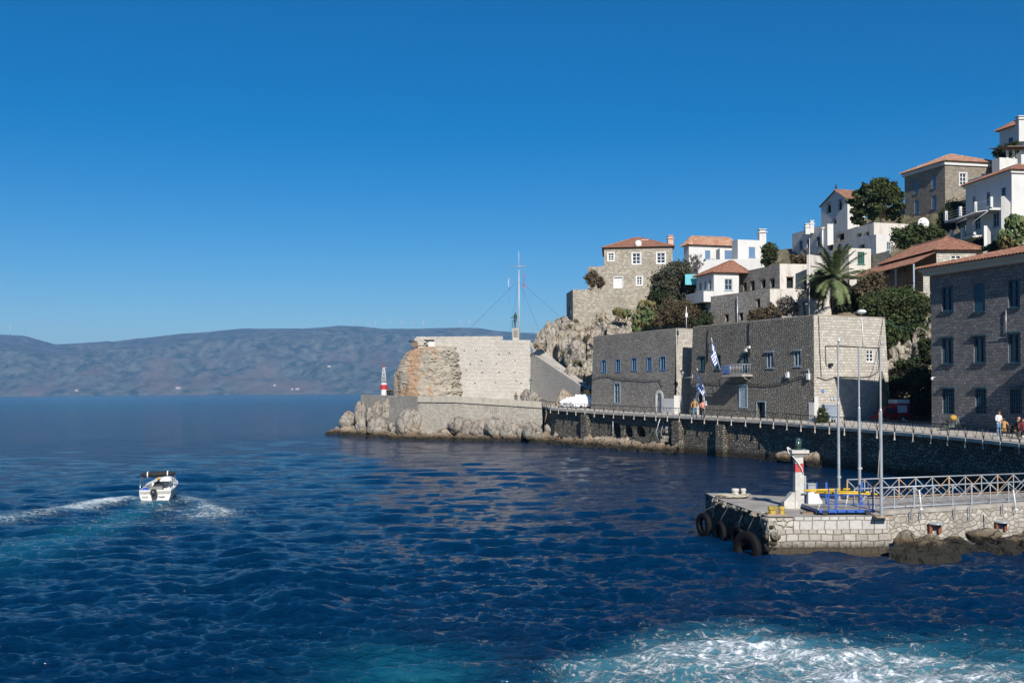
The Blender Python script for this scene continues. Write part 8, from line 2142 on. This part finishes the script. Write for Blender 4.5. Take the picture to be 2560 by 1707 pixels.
    g = G(2497, 1094, 2.98); person((g.x, g.y, 2.98), 1.62, WHT, JEANS, SHOE, R(18), 'phone', 'woman in a white top and jeans looking at her phone', (HAIR_B, .28))
    for px, py, top, tr, rz, lab, hr in ((2538, 1086, BLACK, TAN, R(60), 'man in a black jacket seated at the right edge', (SKIN, 0.0)), (2560, 1090, RED, OLIVE, R(-40), 'person in a red top seated at the right frame edge', (HAIR_D, .1))):
        g = G(px, py + 6, 2.98); person((g.x, g.y, 2.98), 1.72, top, tr, SHOE, rz, 'sit', lab, hr)
        tb = MB(); tb.box((g.x, g.y + .12, 3.2), (.5, .5, .06)); tb.box((g.x, g.y + .35, 3.45), (.5, .05, .5))
        for a in (-1, 1):
            for b_ in (-1, 1): tb.box((g.x + a * .22, g.y + .12 + b_ * .2, 3.08), (.04, .04, .2))
        tag(tb.build('low_chair', IRON), 'dark low chair under the ' + ('man in black' if px < 2550 else 'person in red'), 'chair')
    g = G(2520, 1092, 2.98); person((g.x, g.y + .5, 2.98), 1.62, TAN, TAN, BLACK, R(150), 'sit', 'person in a tan coat seated with back turned beside the black jacket', (HAIR_D, .1))
    # parked moped with load, anchor, white post
    g = G(2380, 1078, 3.0); t = thing('moped', (g.x, g.y, 3.0), 'parked moped with an ochre bag on its seat', 'moped')
    for dx in (-.55, .55):
        m = MB(); c = Vector((g.x + dx, g.y, 3.28)); 
        for k in range(18): a, a2 = 6.283 * k / 18, 6.283 * (k + 1) / 18; m.tube([c + Vector((.25 * math.cos(a), 0, .25 * math.sin(a))), c + Vector((.25 * math.cos(a2), 0, .25 * math.sin(a2)))], .045, 6)
        for k in range(4): a = math.pi * k / 4; m.tube([c - Vector((.25 * math.cos(a), 0, .25 * math.sin(a))), c + Vector((.25 * math.cos(a), 0, .25 * math.sin(a)))], .008, 4)
        m.build('wheel', tyre, t)
    m = MB(); m.tube([(g.x - .55, g.y, 3.28), (g.x - .3, g.y, 3.5), (g.x + .3, g.y, 3.45), (g.x + .42, g.y, 3.95)], .045, 6); m.tube([(g.x + .55, g.y, 3.28), (g.x + .42, g.y, 3.95)], .035, 6); m.tube([(g.x + .38, g.y - .3, 4.0), (g.x + .42, g.y + .3, 4.0)], .02, 5); m.box((g.x - .05, g.y, 3.42), (.4, .22, .25)); m.build('frame', plain('moped_green', (.10, .14, .12), .5), t)
    m = MB(); V_, F_ = ball((g.x - .2, g.y, 3.72), .24, 10, .5); m.add(V_, F_, smooth=True); m.build('saddle', IRON, t); m = MB(); V_, F_ = ball((g.x + .1, g.y, 3.95), .27, 10, .8); m.add(V_, F_, smooth=True); tag(m.build('bag', plain('ochre_bag', (.42, .26, .06), .9, var=.3)), 'ochre bag resting on the moped', 'bag')
    g = G(2346, 1072, 3.0); t = thing('old_anchor', (g.x, g.y, 3.0), 'black old anchor leaning against the mansion wall', 'anchor'); m = MB(); m.tube([(g.x + .25, g.y, 3.0), (g.x - .05, g.y, 4.0)], .05, 6); m.tube([(g.x - .3, g.y, 3.9), (g.x + .2, g.y, 4.05)], .035, 6); a = [Vector((g.x + .25 + .55 * math.cos(w_), g.y, 3.55 + .55 * math.sin(w_))) for w_ in [math.pi * (1.05 + .9 * k / 10) for k in range(11)]]; m.tube(a, .05, 6); m.build('shank', IRON, t)
    g = G(2374, 1074, 3.0); zt = P(2374, 1011, g.y).z; m = MB(); m.lathe((g.x, g.y + .2, 3.0), [(.07, 0), (.06, .05), (.055, zt - 3.0), (.02, zt - 2.97)], 8); tag(m.build('white_post', WHITE_P), 'slim white post standing behind the moped', 'post')
yard()
# ------------------------------------------------------------------ air
def haze():
    m = MB(); m.box((0, 5500, 300), (26000, 13600, 620))
    # box bottom below the water, top above the hills
    mt = bpy.data.materials.new('haze_air'); mt.use_nodes = True; t = mt.node_tree; t.nodes.clear()
    o = t.nodes.new('ShaderNodeOutputMaterial'); v = t.nodes.new('ShaderNodeVolumePrincipled')
    v.inputs['Color'].default_value = (.20, .46, .88, 1); v.inputs['Density'].default_value = HAZE; v.inputs['Anisotropy'].default_value = 0.0
    t.links.new(v.outputs[0], o.inputs['Volume'])
    ob = m.build('haze', mt); tag(ob, 'thin blue sea haze over the strait', None, None, 'stuff')
HAZE = 0.000075
haze()
